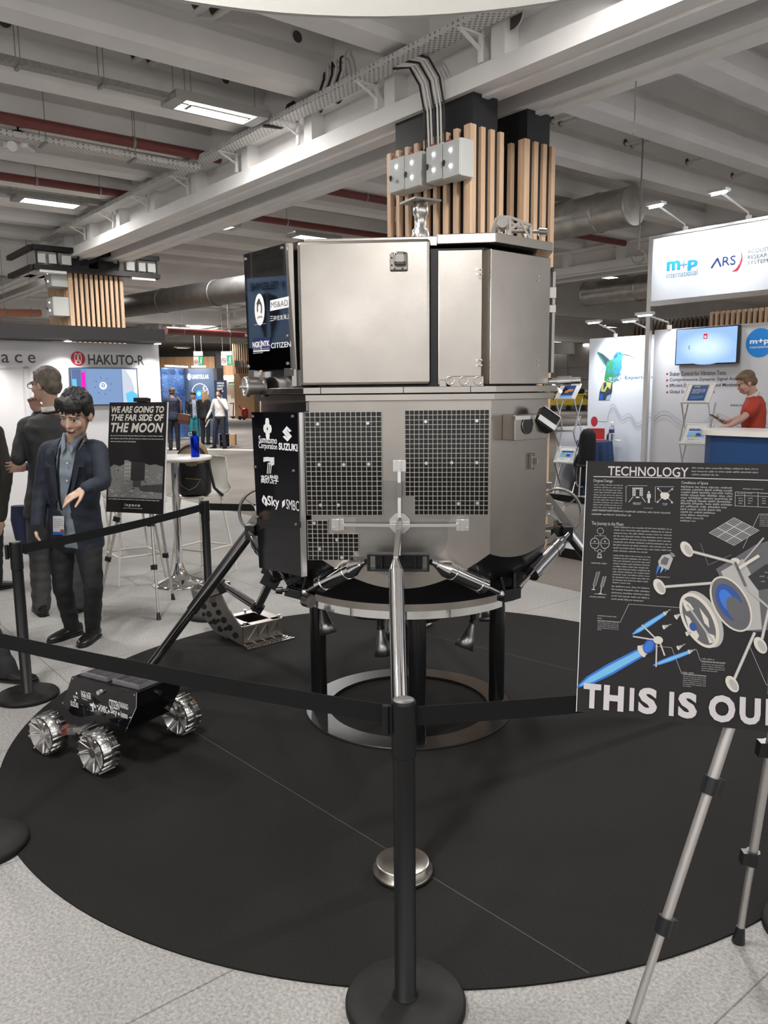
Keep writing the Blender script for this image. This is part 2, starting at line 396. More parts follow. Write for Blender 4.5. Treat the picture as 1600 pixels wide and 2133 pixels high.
# round service holes in the edge beam over the near girder, and in two ribs
HOLE = mat('dark_service_opening', (.09, .085, .08), .9)
edge = Plane(bw(-10, .058, 0), BU)
m = MB()
for px, py, r in ((708, 199, .085), (670, 226, .05), (557, 246, .085), (342, 370, .085), (262, 405, .08), (145, 460, .08), (1070, 33, .11), (325, 382, .035)):
    u_, v_ = edge.uv(px, py); m.T = edge.T; m.disc((u_, v_), r, -.005, 0); m.lathe([(r, -.005), (r, .012), (r + .008, .012)], (u_, v_, 0), n=24, mi=1)
m.T = Matrix(); m.build('service_hole', [HOLE, WHITE_PAINT], kind='structure')
def rib_plane(i): return Plane(bw(RIBS[i] + .301, 0, 0), BV)
m = MB()
for i, pts in ((1, ((620, 123, .06), (412, 30, .07), (448, 40, .07))), (2, ((471, 205, .05), (282, 130, .06), (314, 138, .06), (10, 60, .07))), (3, ((359, 268, .05), (168, 262, .03))), (4, ((263, 319, .045),))):
    pl = rib_plane(i)
    for px, py, r in pts:
        u_, v_ = pl.uv(px, py); v_ = min(max(v_, ZR + .42 + r), ZS - r); m.T = pl.T; m.disc((u_, v_), r, .004, 0); m.lathe([(r, .0), (r, .01), (r + .006, .01)], (u_, v_, 0), n=20, mi=1)
m.T = Matrix(); m.build('service_hole', [HOLE, WHITE_PAINT], kind='structure')
# deep cross beams on the pillar lines
AX = (PZ(248, 586, ZG) - BO).dot(BU)
for a in (AX, AX - 10.4, AX - 20.8):
    m = MB(frame(bw(a, -13), BU, BV, UP)); m.box((-.25, 29, ZG + .62), (.5, 60, 1.24)); m.T = Matrix(); m.build('cross_beam', WHITE_PAINT, kind='structure')
# far walls of the hall
GREYWALL = mat('grey_cladding_wall', (.40, .38, .36), .7, var=.06, vscale=.4)
WOOD = mat('oak_slat_wood', (.70, .48, .31), .5, var=.16, vscale=3, stretch=(6, 6, .5))
WOODD = mat('oak_panel_wall', (.46, .27, .145), .5, var=.18, vscale=1.2, stretch=(8, 8, .4))
m = MB(); m.add([bw(-70, -40, 0), bw(-70, 60, 0), bw(-70, 60, 5.6), bw(-70, -40, 5.6)], [(3, 2, 1, 0)]); m.build('wall_back', GREYWALL, kind='structure')
m = MB(); m.add([bw(-75, 46, 0), bw(14, 46, 0), bw(14, 46, 5.6), bw(-75, 46, 5.6)], [(0, 1, 2, 3)]); m.build('wall_right', GREYWALL, kind='structure')
m = MB(); m.add([bw(13.9, 11.5, 0), bw(13.9, 46, 0), bw(13.9, 46, 5.6), bw(13.9, 11.5, 5.6)], [(0, 1, 2, 3)]); m.build('wall_front_added', GREYWALL, kind='structure')  # unseen wall, added and sized to darken reflections on the lander's right side
m = MB(); m.add([bw(-75, -38, 0), bw(14, -38, 0), bw(14, -38, 5.6), bw(-75, -38, 5.6)], [(3, 2, 1, 0)]); m.build('wall_left', GREYWALL, kind='structure')

# ---------------------------------------------------------------- timber clad pillars
def slats_u(mb, a0, a1, b, n, w, z0, z1, big=()):      # slats standing along the girder direction on the face b
    for i in range(n):
        a = a0 + (a1 - a0) * i / (n - 1); ww = w * (1.5 if i in big else 1)
        mb.box((a, b, (z0 + z1) / 2), (ww, .05, z1 - z0))
def pillar(a0, b0, b1, L, zslat, name, label_n, near=True, zb=.0, wrap=True):
    mb = MB(frame(bw(a0, 0), BU, BV, UP))
    if b1 - b0 > 1.0:
        mb.box((-L / 2, b0 + .21, ZG / 2), (L, .36, ZG)); mb.box((-L / 2, b1 - .21, ZG / 2), (L, .36, ZG)); mb.box((-L / 2, (b0 + b1) / 2, zslat / 2), (L - .1, b1 - b0 - .2, zslat - .05))
    else:
        mb.box((-L / 2 + .02, (b0 + b1) / 2, ZG / 2), (L, b1 - b0 - .05, ZG))
    mb.T = Matrix(); core = mb.build(name, BLACK_PAINT, kind='structure')
    mb = MB(frame(bw(a0, 0), BU, BV, UP))
    n = max(4, round(L / .118)); nb = max(4, round((b1 - b0) / .115))
    if b1 - b0 > 1.0: nb = 11
    for i in range(n):
        a = -.0 - L * i / (n - 1)
        mb.box((a, b0 - .025, (zb + zslat) / 2), (.048, .05, zslat - zb)); mb.box((a, b1 + .025, (zb + zslat) / 2), (.048, .05, zslat - zb))
    for i in range(nb):
        b = b0 + (b1 - b0) * i / (nb - 1)
        w = .055 if i else .06
        mb.box((.03, b, (zb + zslat) / 2), (.05, w, zslat - zb)); mb.box((-L - .03, b, (zb + zslat) / 2), (.05, w, zslat - zb))
    mb.box((.03, b0 - .02, (zb + zslat) / 2), (.07, .07, zslat - zb))
    mb.T = Matrix(); s = mb.build('wood_slats', WOOD, core)
    return core
p1 = pillar(-.02, .035, .40, 1.10, 4.03, 'pillar', '')
p2 = pillar(-.02, .76, 1.14, 1.10, 4.03, 'pillar', '')
# battens carrying the slats
A2 = -11.15
p3 = pillar(A2, 0.0, 1.01, 1.3, 4.03, 'pillar', '')
# slatted pillars further off: one beyond the lander on the left, two behind the right-hand stand
# ---------------------------------------------------------------- electrical boxes on the pillars
BOXGREY = mat('pale_grey_enclosure', (.56, .57, .55), .45)
LEDM = mat('lit_indicator', (.9, .95, 1), .3, emit=(.85, .92, 1), estr=6)
REDM = mat('red_tag', (.35, .03, .04), .5)
def elec_box(pl, x0, y0, x1, y1, depth, label, lit=(1, 1), flip=False):
    c = pl.pt((x0 + x1) / 2, y0, 0); t = thing('distribution_box', label, 'electrical box', c, group='grey electrical boxes on the slatted pillars')
    w = x1 - x0; h = y1 - y0
    mb = MB(pl.T); mb.box(((x0 + x1) / 2, (y0 + y1) / 2, depth / 2), (w - .004, h, depth)); mb.build('enclosure', BOXGREY, t, bevel=.006)
    mb = MB(pl.T); mb.box(((x0 + x1) / 2, (y0 + y1) / 2, depth + .008), (w - .012, h - .012, .016)); d = mb.build('door', BOXGREY, t, bevel=.003)
    lx = x0 + w * .10; mb = MB(pl.T); mb.cyl(pl_l(lx, y0 + h * .46, depth + .014), pl_l(lx, y0 + h * .46, depth + .03), .018, .014, 14); mb.box((lx, y0 + h * .44, depth + .02), (.016, .05, .012)); mb.build('lock', BLACK_MET, d)
    for k, on in enumerate(lit):
        mb = MB(pl.T); y = y0 + h * (.73 if k == 0 else .31); mb.cyl(pl_l(x0 + w * .48, y, depth + .015), pl_l(x0 + w * .48, y, depth + .026), .016, .014, 14); mb.build('indicator_lamp', LEDM if on else STEELD, d)
    mb = MB(pl.T); mb.box((x0 + w * .16, y1 + .012, depth * .8), (w * .28, .03, .006)); mb.build('red_tag', REDM, t)
    return t
def pl_l(x, y, z): return V((x, y, z))
pil = Plane(bw(-1.2, .035 - .052, 0), BU)
def bx(px0, pyt0, pyb0, px1, pyt1, pyb1):     # image corners of a box front, carried to its own plane
    q = pil.shift(.16); a = q.uv(px0, pyb0); b = q.uv(px0, pyt0); c = q.uv(px1, pyt1); d = q.uv(px1, pyb1)
    return a[0], (a[1] + d[1]) / 2, c[0], (b[1] + c[1]) / 2
elec_box(pil, *bx(814, 332, 404, 845, 324, 396), .16, 'leftmost grey electrical box of the row on the central slatted pillar, with one dead lamp', (1, 0))
elec_box(pil, *bx(845, 324, 396, 878, 314, 388), .16, 'second grey electrical box from the left in the row on the central slatted pillar')
elec_box(pil, *bx(890, 306, 382, 924, 297, 374), .16, 'third grey electrical box from the left in the row on the central slatted pillar')
elec_box(pil, *bx(924, 297, 374, 961, 286, 366), .16, 'rightmost grey electrical box of the row on the central slatted pillar, nearest the corner')
pil2 = Plane(bw(A2 - 1.4, -.055, 0), BU)
c_ = pil2.uv(82, 610); x_ = 1.02
elec_box(pil2, x_, pil2.uv(95, 614)[1], x_ + .42, pil2.uv(95, 576)[1], .30, 'upper grey electrical box on the side of the far left slatted pillar')
elec_box(pil2, x_, pil2.uv(95, 671)[1], x_ + .42, pil2.uv(95, 634)[1], .30, 'lower grey electrical box on the side of the far left slatted pillar')
# cables dropping from the tray down the central pillar
WCAB = mat('pale_cable_sheath', (.75, .73, .70), .5); BCAB = mat('black_cable_sheath', (.015, .015, .016), .5)
for i in range(7):
    a = -.30 - .045 * i; b = -.04
    m = MB(); z0 = ZG + .43; s = .30 + .03 * i
    pts = [bw(a - .55 + .05 * i, -.16, z0 + .02), bw(a - .30, -.15, z0 + .03 - .01 * i), bw(a - .10, -.12, z0 - .07), bw(a, -.08, z0 - .25), bw(a + .01, -.03, ZG - .05), bw(a + .01, -.015 + .002 * i, ZG - .5), bw(a, -.012, 3.95)]
    m.tube(pts, .011, 7); tag(m.build('power_cable', WCAB if i % 3 else BCAB), 'loop of cable falling from the perforated tray down the black top of the central pillar', 'cable', 'cables falling down the central pillar')
for i in range(6):
    a = -1.72 - .075 * i; m = MB()
    m.tube([bw(a - .1, .0, ZR + .35 - .03 * i), bw(a, -.10, ZR + .25), bw(a + .06, -.15, ZR + .1), bw(a - .02, -.17, ZR - .05), bw(a - .05, -.19, ZG + .47)], .012, 7)
    tag(m.build('power_cable', BCAB if i % 2 else WCAB), 'short cable hanging from the ceiling beam into the perforated tray, left of the central pillar', 'cable', 'cables hanging into the tray left of the central pillar')
# ---------------------------------------------------------------- cable trays
def tray_mat():
    m = bpy.data.materials.new('perforated_tray'); m.use_nodes = True; nt = m.node_tree; b = nt.nodes['Principled BSDF']; L = nt.links.new
    tc = nt.nodes.new('ShaderNodeTexCoord'); v = nt.nodes.new('ShaderNodeTexVoronoi'); v.inputs['Scale'].default_value = 22; v.inputs['Randomness'].default_value = 0
    L(tc.outputs['Object'], v.inputs['Vector']); c = nt.nodes.new('ShaderNodeMath'); c.operation = 'LESS_THAN'; c.inputs[1].default_value = .3; L(v.outputs['Distance'], c.inputs[0])
    mx = nt.nodes.new('ShaderNodeMix'); mx.data_type = 'RGBA'; mx.inputs[6].default_value = (.66, .65, .63, 1); mx.inputs[7].default_value = (.26, .25, .24, 1); L(c.outputs[0], mx.inputs[0]); L(mx.outputs[2], b.inputs['Base Color'])
    b.inputs['Roughness'].default_value = .5; return m
TRAYW = tray_mat(); GALV = mat('galvanised_tray', (.33, .325, .31), .5, .6, var=.15, vscale=30)
m = MB(frame(bw(0, 0), BU, BV, UP)); zt = ZG + .41; Lt = 22.
m.box((-1, -.17, zt), (Lt, .20, .006)); m.box((-1, -.27, zt + .03), (Lt, .006, .06)); m.box((-1, -.07, zt + .03), (Lt, .006, .06)); m.T = Matrix()
t = thing('cable_tray', 'long white perforated cable tray on brackets along the near side of the double girder', 'cable tray', bw(-1, -.17, zt))
m.build('tray', TRAYW, t)
for k in range(-7, 7):
    a = .15 + 1.47 * k; m = MB(frame(bw(0, 0), BU, BV, UP))
    m.box((a, -.12, zt - .012), (.04, .30, .018)); m.bar((a, -.24, zt - .02), (a, .0, zt - .13), .035, .012); m.box((a, -.005, zt - .06), (.05, .02, .34)); m.T = Matrix(); m.build('bracket', WHITE_PAINT, t)
def hung_tray(a, b0, b1, z, w, label, rods, material=GALV):
    t = thing('cable_tray', label, 'cable tray', bw(a, (b0 + b1) / 2, z)); m = MB(frame(bw(a, 0), BU, BV, UP)); L = b1 - b0; c = (b0 + b1) / 2
    m.box((0, c, z), (w, L, .005)); m.box((w / 2, c, z + .03), (.005, L, .06)); m.box((-w / 2, c, z + .03), (.005, L, .06)); m.T = Matrix(); m.build('tray', material, t)
    for b in rods:
        for s in (-1, 1):
            m = MB(); m.cyl(bw(a + s * w * .6, b, z), bw(a + s * w * .6, b, ZS), .005, n=6); m.build('hanger_rod', GALV, t)
        m = MB(frame(bw(a, 0), BU, BV, UP)); m.box((0, b, z - .012), (w * 1.4, .035, .02)); m.T = Matrix(); m.build('crossbar', GALV, t)
hung_tray(-3.12, -12, -.22, 4.78, .12, 'grey cable tray hung below the ceiling, running past the nearest lit lamp', (-1.2, -2.15, -2.95, -4.2, -6, -8))
hung_tray(-5.0, -12, -.20, 4.64, .20, 'pale perforated cable tray hung under the thick red pipe', (-1.1, -2.2, -3.4, -5, -7), TRAYW)
hung_tray(-8.5, -12, -.12, 4.80, .12, 'grey cable tray running past the second lit lamp on the left', (-.6, -1.7, -3))
# ---------------------------------------------------------------- red sprinkler pipes
REDPIPE = mat('oxide_red_pipe', (.17, .045, .04), .45, var=.12, vscale=4)
def pipe(p0, p1, r, label, mats=REDPIPE, hang=()):
    t = thing('sprinkler_pipe', label, 'pipe', (V(p0) + V(p1)) / 2); m = MB(); m.cyl(p0, p1, r, n=16); m.build('pipe', mats, t)
    d = V(p1) - V(p0)
    for k in hang:
        c = V(p0) + d * k; m = MB(); m.cyl(c - d.normalized() * .015, c + d.normalized() * .015, r + .008, n=16); m.cyl(c + UP * r, V((c.x, c.y, ZS)), .005, n=6); m.build('pipe_hanger', GALV, t)
pipe(bw(-4.83, -12, 4.80), bw(-4.83, .06, 4.80), .065, 'thick dark red pipe under the ceiling, nearest of the two that end in the girder', hang=(.2, .5, .75, .9))
pipe(bw(-7.75, -12, 4.86), bw(-7.75, .06, 4.86), .06, 'thinner dark red pipe under the ceiling, farther of the two that end in the girder', hang=(.4, .7, .87, .95))
RX = PZ(700, 400, 4.8); aa = (RX - BO).dot(BU)
pipe(bw(aa, 1.2, 4.8), bw(aa, GB, 4.8), .06, 'dark red pipe under the ceiling right of the double girder, above the lander', hang=(.2, .5, .8))
aa2 = (PZ(700, 478, 4.8) - BO).dot(BU)
pipe(bw(aa2, 1.2, 4.8), bw(aa2, GB, 4.8), .06, 'second dark red pipe right of the double girder, lower in view behind the lander top', hang=(.2, .5, .8))
# a red main along the far left aisle and an orange one by the left pillar
pa, pb = P(345, 688, 21.), P(540, 700, 24.)
pipe(pa, pb + (pb - pa) * .6, .095, 'fat dark red main pipe crossing behind the left pillar above the blue star stand', hang=(.1, .4, .7))
pa, pb = P(-120, 651, 17.), P(84, 652, 18.5)
pipe(pa, pb, .085, 'rusty orange pipe left of the far left slatted pillar', mat('orange_primer', (.46, .20, .13), .5), hang=(.35, .62, .9))
# ---------------------------------------------------------------- galvanised air ducts
DUCT = mat('galvanised_duct', (.50, .49, .47), .33, 1., var=.18, vscale=5, bump=.03, bscale=60)
def duct(end, dirv, L, r, label, seams, DUCT=DUCT):
    t = thing('air_duct', label, 'air duct', V(end) + V(dirv) * (L / 2)); d = V(dirv).normalized(); m = MB(); m.cyl(end, V(end) + d * L, r, n=36); m.build('pipe_section', DUCT, t)
    for s in seams:
        c = V(end) + d * s; m = MB(); m.lathe([(r, -.02), (r + .014, -.012), (r + .014, .012), (r, .02)], c, d, 36); m.build('seam_band', DUCT, t)
duct(P(1322, 428, 13.), -BU, 5.2, .30, 'fat galvanised air duct with a blank round end, right of the central pillar', (0.02, .65, 2.1, 3.6))
duct(P(1222, 613, 21.5), BU, 14, .31, 'lower galvanised air duct running behind the tall white stand sign', (.02, 1.6, 3.0, 4.5, 6))
duct(P(250, 640, 19.4), (P(470, 607, 16.4) - P(250, 640, 19.4)).normalized(), 6.5, .25, 'air duct painted darker for the low light, right of the far left slatted pillar', (.02, 2, 4, 6), mat('low_light_duct', (.16, .155, .15), .5, .8, var=.15, vscale=5))  # darker duct colour stands in for the low light here
# ---------------------------------------------------------------- ceiling lamps
TUBE = mat('lit_fluorescent_tube', (1, 1, 1), .4, emit=(1, .985, .95), estr=7.); LAMPHOUSE = mat('grey_lamp_housing', (.40, .395, .385), .45, .2)
REFL = mat('lamp_reflector', (.8, .8, .8), .3, .4)
def ceiling_lamp(loc, label, rot=None):
    t = thing('ceiling_lamp', label, 'ceiling lamp', loc, math.atan2(BV.y, BV.x), 'fluorescent ceiling lamps'); I = ROOTINV[t.name].inverted()
    m = MB(I); w, l = .36, 1.12
    m.box((0, w / 2, .04), (l, .03, .09)); m.box((0, -w / 2, .04), (l, .03, .09)); m.box((l / 2 - .06, 0, .02), (.14, w, .05)); m.box((-l / 2 + .06, 0, .02), (.14, w, .05)); m.box((0, 0, .08), (l, w, .012)); m.build('housing', LAMPHOUSE, t)
    for k in range(4):
        y = -.12 + .08 * k; m = MB(I); m.cyl((-.42, y, .035), (.42, y, .035), .022, n=10); m.build('tube', TUBE, t)
    m = MB(I); m.box((0, 0, .072), (l - .24, w - .06, .004)); m.build('reflector', REFL, t)
    for sx in (-.5, .5):
        m = MB(I); m.cyl((sx, 0, .085), (sx, 0, ZS - loc[2]), .004, n=6); m.build('hanger_wire', GALV, t)
    return t
RZL = math.atan2(BV.y, BV.x)
lamp0 = ceiling_lamp(bw(*LAMPS[0], 4.76), 'four tube ceiling lamp, the larger lit one beside the double girder')
dup(lamp0, bw(*LAMPS[1], 4.76), RZL, 'four tube ceiling lamp above the far slatted pillar and its black tray frame')
for q, lb in SEEN_LAMPS: dup(lamp0, PZ(*q, 4.76), RZL, lb)
for a, b in FILL_LAMPS: dup(lamp0, bw(a, b, 4.76), RZL, 'added fill lamp shaped as a fluorescent fitting, hidden or barely in view')
# spotlight projector hanging at left, black trays round the far pillar, hook on a drop rod
t = thing('hanging_projector', 'small white spotlight projector on a black clamp under the ceiling at far left', 'projector', P(40, 310, 10.2))
c = P(40, 304, 10.2)
m = MB(); m.box(c, (.30, .22, .10)); m.cyl(c + V((.0, -.1, -.02)), c + V((0, -.2, -.06)), .05, .06); m.build('body', mat('off_white_plastic', (.72, .71, .69), .4), t, bevel=.01)
m = MB(); m.box(c + V((0, 0, .14)), (.1, .1, .06)); m.cyl(c + V((0, 0, .05)), c + V((0, 0, 1.0)), .012); m.build('clamp', BLACK_MET, t)
t = thing('lighting_gantry', 'black two level tray frame with white boxes strapped round the far left pillar head', 'tray frame', bw(A2 + .15, .6, 4.1))
I = frame(bw(A2 + .16, 0), BU, BV, UP)
for z, nm in ((4.06, 'lower_rail'), (4.42, 'upper_rail')):
    m = MB(I); m.box((.06, .50, z), (.20, 2.5, .09)); m.box((-.75, -.75, z), (1.6, .10, .09)); m.build(nm, BLACK_MET, t)
for b in (-.68, -.3, .1, .5, .9, 1.3, 1.7):
    m = MB(I); m.box((.10, b, 4.24), (.03, .03, .42)); m.build('strut', BLACK_MET, t)
for b in (-.6, -.36, -.12, 1.15, 1.38, 1.6):
    m = MB(I); m.box((.02, b, 4.23), (.16, .18, .18)); m.build('ballast_box', BOXGREY, t, bevel=.01)
for b in (-.4, 1.4):
    m = MB(I); m.box((.05, b, 3.99), (.18, .5, .05)); m.build('light_panel', mat('off_white_plastic', (.72, .71, .69), .4), t)
hk = P(1331, 520, 12.)
t = thing('hoist_hook', 'pale hook hanging on a rod from the right hand ceiling left of the white sign', 'hook', hk - UP * .1)
m = MB(); m.cyl(hk, V((hk.x, hk.y, ZS)), .012, n=8); m.build('rod', GALV, t)
m = MB(); m.tube([hk + V((.09 * math.sin(x), 0, -.1 + .09 * math.cos(x))) for x in [0.2 + i * .33 for i in range(15)]], .018, 8); m.build('hook', GALV, t)
rd = min((bw(-3 + .02 * k, .95, ZG) for k in range(400)), key=lambda q: abs(800 + F_PX * (q - EYE).dot(CR) / (q - EYE).dot(CF) - 1327)); m = MB(); m.cyl(rd, rd - UP * .45, .006, n=6); m.ell(rd - UP * .45, (.012, .012, .012)); tag(m.build('drop_rod', GALV), 'thin threaded rod dangling below the far girder at upper right', 'rod')
# round white fabric ring hung high over the display
m = MB(); Rr = 2.6; cz = 3.56; cc = V((.02, 4.42 - Rr, cz))
m.lathe([(Rr - .03, 0), (Rr, 0), (Rr, .9), (Rr - .03, .9), (Rr - .03, 0)], cc, n=96)
tag(m.build('hanging_banner', mat('white_stretch_fabric', (.70, .68, .65), .85)), 'big round white fabric drum hung from the ceiling above the lander', 'hanging banner')

# pale conduits leaving the round holes of the ribs
def conduit(i, px, py, L, label, r=.035):
    pl = rib_plane(i); x, y = pl.uv(px, py); y = min(max(y, ZR + .42), ZS - .05); q = pl.pt(x, y, 0); m = MB(); m.cyl(q - BU * .02, q + BU * L, r, n=12); tag(m.build('conduit', WCAB), label, 'conduit', 'pale conduits passing through the ceiling ribs')
LBL = 'short pale conduit passing through the holes of the white ceiling ribs'
for i, px, py in ((1, 412, 30), (1, 448, 40), (2, 282, 130), (2, 314, 138)): conduit(i, px, py, 1.16, LBL)
m = MB(); pl = rib_plane(1)
for px, py in ((1150, 258), (1167, 264), (1303, 305), (1316, 311), (1431, 345), (1525, 375)):
    x, y = pl.uv(px, py); y = min(max(y, ZR + .44), ZS - .05); m.T = pl.T; m.disc((x, y), .055, .004)
    conduit(1, px, py, .30, LBL, .028)
m.T = Matrix(); m.build('service_hole', HOLE, kind='structure')
m = MB(); m.tube([P(548, 262, 9.75), P(585, 266, 9.9), P(592, 262, 9.92), P(594, 236, 9.92), P(600, 220, 9.9), P(614, 212, 9.9)], .02, 8); tag(m.build('power_cable', BCAB), 'thick black cable bending upwards at the end of the grey tray beyond the lit lamp', 'cable')
# ---------------------------------------------------------------- black round stage carpet
CC = V((.15, 4.02, 0)); RC = 2.0
m = MB(); m.cyl(CC, CC + UP * .006, RC, n=160, smooth=False)
carpet = tag(m.build('stage_carpet', BLACK_CARPET), 'large round black carpet laid on the pale felt floor under the lander', 'carpet')
SEAM = mat('carpet_seam', (.075, .072, .068), .9)
m = MB()
for a, b in (((415, 1530), (1185, 2001)), ((900, 1324), (1500, 1470))):
    p, q = PZ(*a, .0065), PZ(*b, .0065); d = (q - p).normalized(); n_ = V((-d.y, d.x, 0)) * .0016
    def clip(p, d, sgn):
        f = p - CC; f.z = 0; bq = f.dot(d); cq = f.length_squared - (RC - .01) ** 2; return p + d * (-bq + sgn * math.sqrt(max(0, bq * bq - cq)))
    p, q = clip(p, d, -1), clip(p, d, 1)
    m.add([p - n_, q - n_, q + n_, p + n_], [(0, 1, 2, 3)])
m.build('seam', SEAM, carpet)

# ---------------------------------------------------------------- lander
LC = V((.121, 4.07, 0)); YAW = math.radians(-4.5)
LT = Matrix.Translation(LC) @ Matrix.Rotation(YAW, 4, 'Z')
lander = thing('lunar_lander', 'brushed steel eight sided moon lander mock-up standing in the middle of the round black carpet', 'lander model', LC, YAW)
AP, HW = .658, .388
RIBX = V((math.cos(YAW), math.sin(YAW), 0))
def rotz(v, a): return V((v[0] * math.cos(a) - v[1] * math.sin(a), v[0] * math.sin(a) + v[1] * math.cos(a), v[2] if len(v) > 2 else 0))
FP = Plane(LC + rotz((0, -AP, 0), YAW), RIBX)                                   # front face plane
RP = Plane(LC + rotz(((HW + AP) / 2, -(HW + AP) / 2, 0), YAW), rotz((1, 1, 0), YAW))     # right chamfer
LP = Plane(LC + rotz((-(HW + AP) / 2, -(HW + AP) / 2, 0), YAW), rotz((1, -1, 0), YAW))   # left chamfer
def octo(ap, hw, z): return [V((x, y, z)) for x, y in ((-hw, -ap), (hw, -ap), (ap, -hw), (ap, hw), (hw, ap), (-hw, ap), (-ap, hw), (-ap, -hw))]
def octbox(mb, ap, hw, z0, z1, mi=0):
    a, b = octo(ap, hw, z0), octo(ap, hw, z1); mb.add(a + b, [tuple(range(8))[::-1], tuple(range(8, 16))] + [(i, (i + 1) % 8, 8 + (i + 1) % 8, 8 + i) for i in range(8)], mi)
def arc_z(x, y): return .815 + (math.hypot(x, y) - AP) * 1.50
ZL = 1.635
m = MB(LT); c8 = octo(AP, HW, 0)
for i in range(8):
    p, q = c8[i], c8[(i + 1) % 8]; N = 16; bot = []; top = []
    for k in range(N + 1):
        w = p.lerp(q, k / N); bot.append(V((w.x, w.y, arc_z(w.x, w.y)))); top.append(V((w.x, w.y, ZL)))
    vs = bot + top; m.add(vs, [(k, k + 1, N + 2 + k, N + 1 + k) for k in range(N)], 0)
m.build('lower_hull', STEEL2, lander)
def roct(a):
    best = 9
    for k in range(8):
        na = k * PI / 4; ap = AP if k % 2 == 0 else (HW + AP) / math.sqrt(2); c = math.cos(a - na)
        if c > .2: best = min(best, ap / c)
    return best
m = MB(LT); N = 128; vs = []
for i in range(N):
    a = 2 * PI * i / N; r1 = roct(a) - .001
    for k in range(5):
        r = .575 + (r1 - .575) * k / 4; vs.append(V((r * math.cos(a), r * math.sin(a), .815 + (r - AP) * 1.5)))
m.add(vs, [(i * 5 + k, ((i + 1) % N) * 5 + k, ((i + 1) % N) * 5 + k + 1, i * 5 + k + 1) for i in range(N) for k in range(4)], 0, True)
m.build('engine_cone', mat('satin_black_shell', (.010, .010, .011), .28, 0, .6, coat=.2), lander)
m = MB(LT); m.lathe([(.56, .695), (.60, .695), (.60, .736), (.56, .736)], n=160, smooth=False); m.build('separation_ring', STEEL2, lander)
m = MB(LT); m.lathe([(.50, .652), (.578, .652), (.578, .692), (.56, .694)], n=160, smooth=False); m.lathe([(.02, .690), (.57, .690)], n=96); m.build('adapter_ring', CHROME, lander)
m = MB(LT)
for k in range(0):
    a = 2 * PI * k / 24 + .1; m.box((.578 * math.cos(a), .578 * math.sin(a), .675), (.012, .012, .035), 0, Matrix.Rotation(a, 3, 'Z'))
# waist ledge
m = MB(LT); octbox(m, .682, .398, ZL, ZL + .028); m.build('waist_ledge', STEEL, lander, bevel=.002)
m = MB(LT); octbox(m, .694, .404, ZL + .031, ZL + .058); m.build('waist_rail', STEEL, lander, bevel=.002)
m = MB(LT)
for x in (-.33, .02, .30): m.box((x, -.695, ZL + .045), (.003, .002, .027))
m.build('rail_joint', BLACK_MET, lander)
# upper core
m = MB(LT); octbox(m, .60, .355, ZL + .058, 2.262); m.build('upper_core', mat('satin_black_core', (.012, .012, .014), .35), lander)
m = MB(LT)
rf = [V((x, y, 0)) for x, y in ((.16, -.645), (.40, -.655), (.665, -.39), (.665, .39), (.39, .665), (-.39, .665), (-.62, .40), (-.62, -.40), (-.40, -.61), (.16, -.61))]
m.add([p + UP * 2.272 for p in rf] + [p + UP * 2.312 for p in rf], [tuple(range(10))[::-1], tuple(range(10, 20))] + [(i, (i + 1) % 10, 10 + (i + 1) % 10, 10 + i) for i in range(10)])
m.build('roof_plate', STEEL, lander, bevel=.003)
# big front equipment panel and its neighbours
u0, _ = FP.uv(627, 805); u1, _ = FP.uv(897, 805); ztop = FP.uv(800, 500)[1]
m = MB(FP.T); m.box(((u0 + u1) / 2, (1.70 + ztop) / 2, -.045), (u1 - u0, ztop - 1.70, .13)); m.build('front_panel', STEEL, lander, bevel=.014)
a0, _ = FP.uv(913, 700); a1, _ = FP.uv(999, 700)
m = MB(FP.T); m.box(((a0 + a1) / 2 + .004, (1.70 + 2.245) / 2, -.03), (a1 - a0 + .008, 2.245 - 1.70, .06)); m.build('narrow_panel', STEEL, lander, bevel=.002)
m = MB(RP.T); wd = (AP - HW) / math.sqrt(2) * 2
m.box((-.006, (1.70 + 2.245) / 2, -.03), (wd + .008, 2.245 - 1.70, .06)); m.build('corner_panel', STEEL, lander, bevel=.002)
m = MB(FP.T); m.box((u0 - .032, (1.70 + ztop) / 2, -.07), (.02, ztop - 1.70, .10)); m.build('panel_edge_strip', STEEL2, lander)
m = MB()
for (px, py) in ((993, 561), (993, 571), (993, 750), (993, 761)): m.cyl(FP.hit(px, py) - FP.n * .006, FP.hit(px, py) + FP.n * .004, .0042, n=10)
for (px, py) in ((1002, 561), (1002, 571), (1002, 750), (1002, 761), (1121, 575), (1121, 584), (1120, 750), (1120, 762)): m.cyl(RP.hit(px, py) - RP.n * .006, RP.hit(px, py) + RP.n * .004, .0042, n=10)
m.build('panel_bolts', ALU, lander)
# bolted square fitting on the front panel
a = FP.uv(813, 567); b = FP.uv(850, 529); w = b[0] - a[0]
Z0 = .022
m = MB(FP.T); m.box((a[0] + w / 2, a[1] + w / 2, Z0 + .006), (w, w, .012)); f_ = m.build('square_fitting', STEELD, lander, bevel=.006)
m = MB(FP.T); m.box((a[0] + w * .60, a[1] + w * .62, Z0 + .025), (w * .72, w * .72, .04)); m.build('fitting_block', STEELD, f_, bevel=.012)
m = MB(FP.T)
for dx, dy in ((.36, .84), (.84, .84), (.36, .40), (.84, .40)): m.cyl((a[0] + w * dx, a[1] + w * dy, Z0 + .04), (a[0] + w * dx, a[1] + w * dy, Z0 + .0465), w * .045, n=10)
for dx, dy in ((.12, .70), (.12, .30), (.28, .10), (.72, .10)): m.cyl((a[0] + w * dx, a[1] + w * dy, Z0 + .012), (a[0] + w * dx, a[1] + w * dy, Z0 + .017), w * .05, n=10)
m.build('fitting_screws', BLACK_MET, f_)
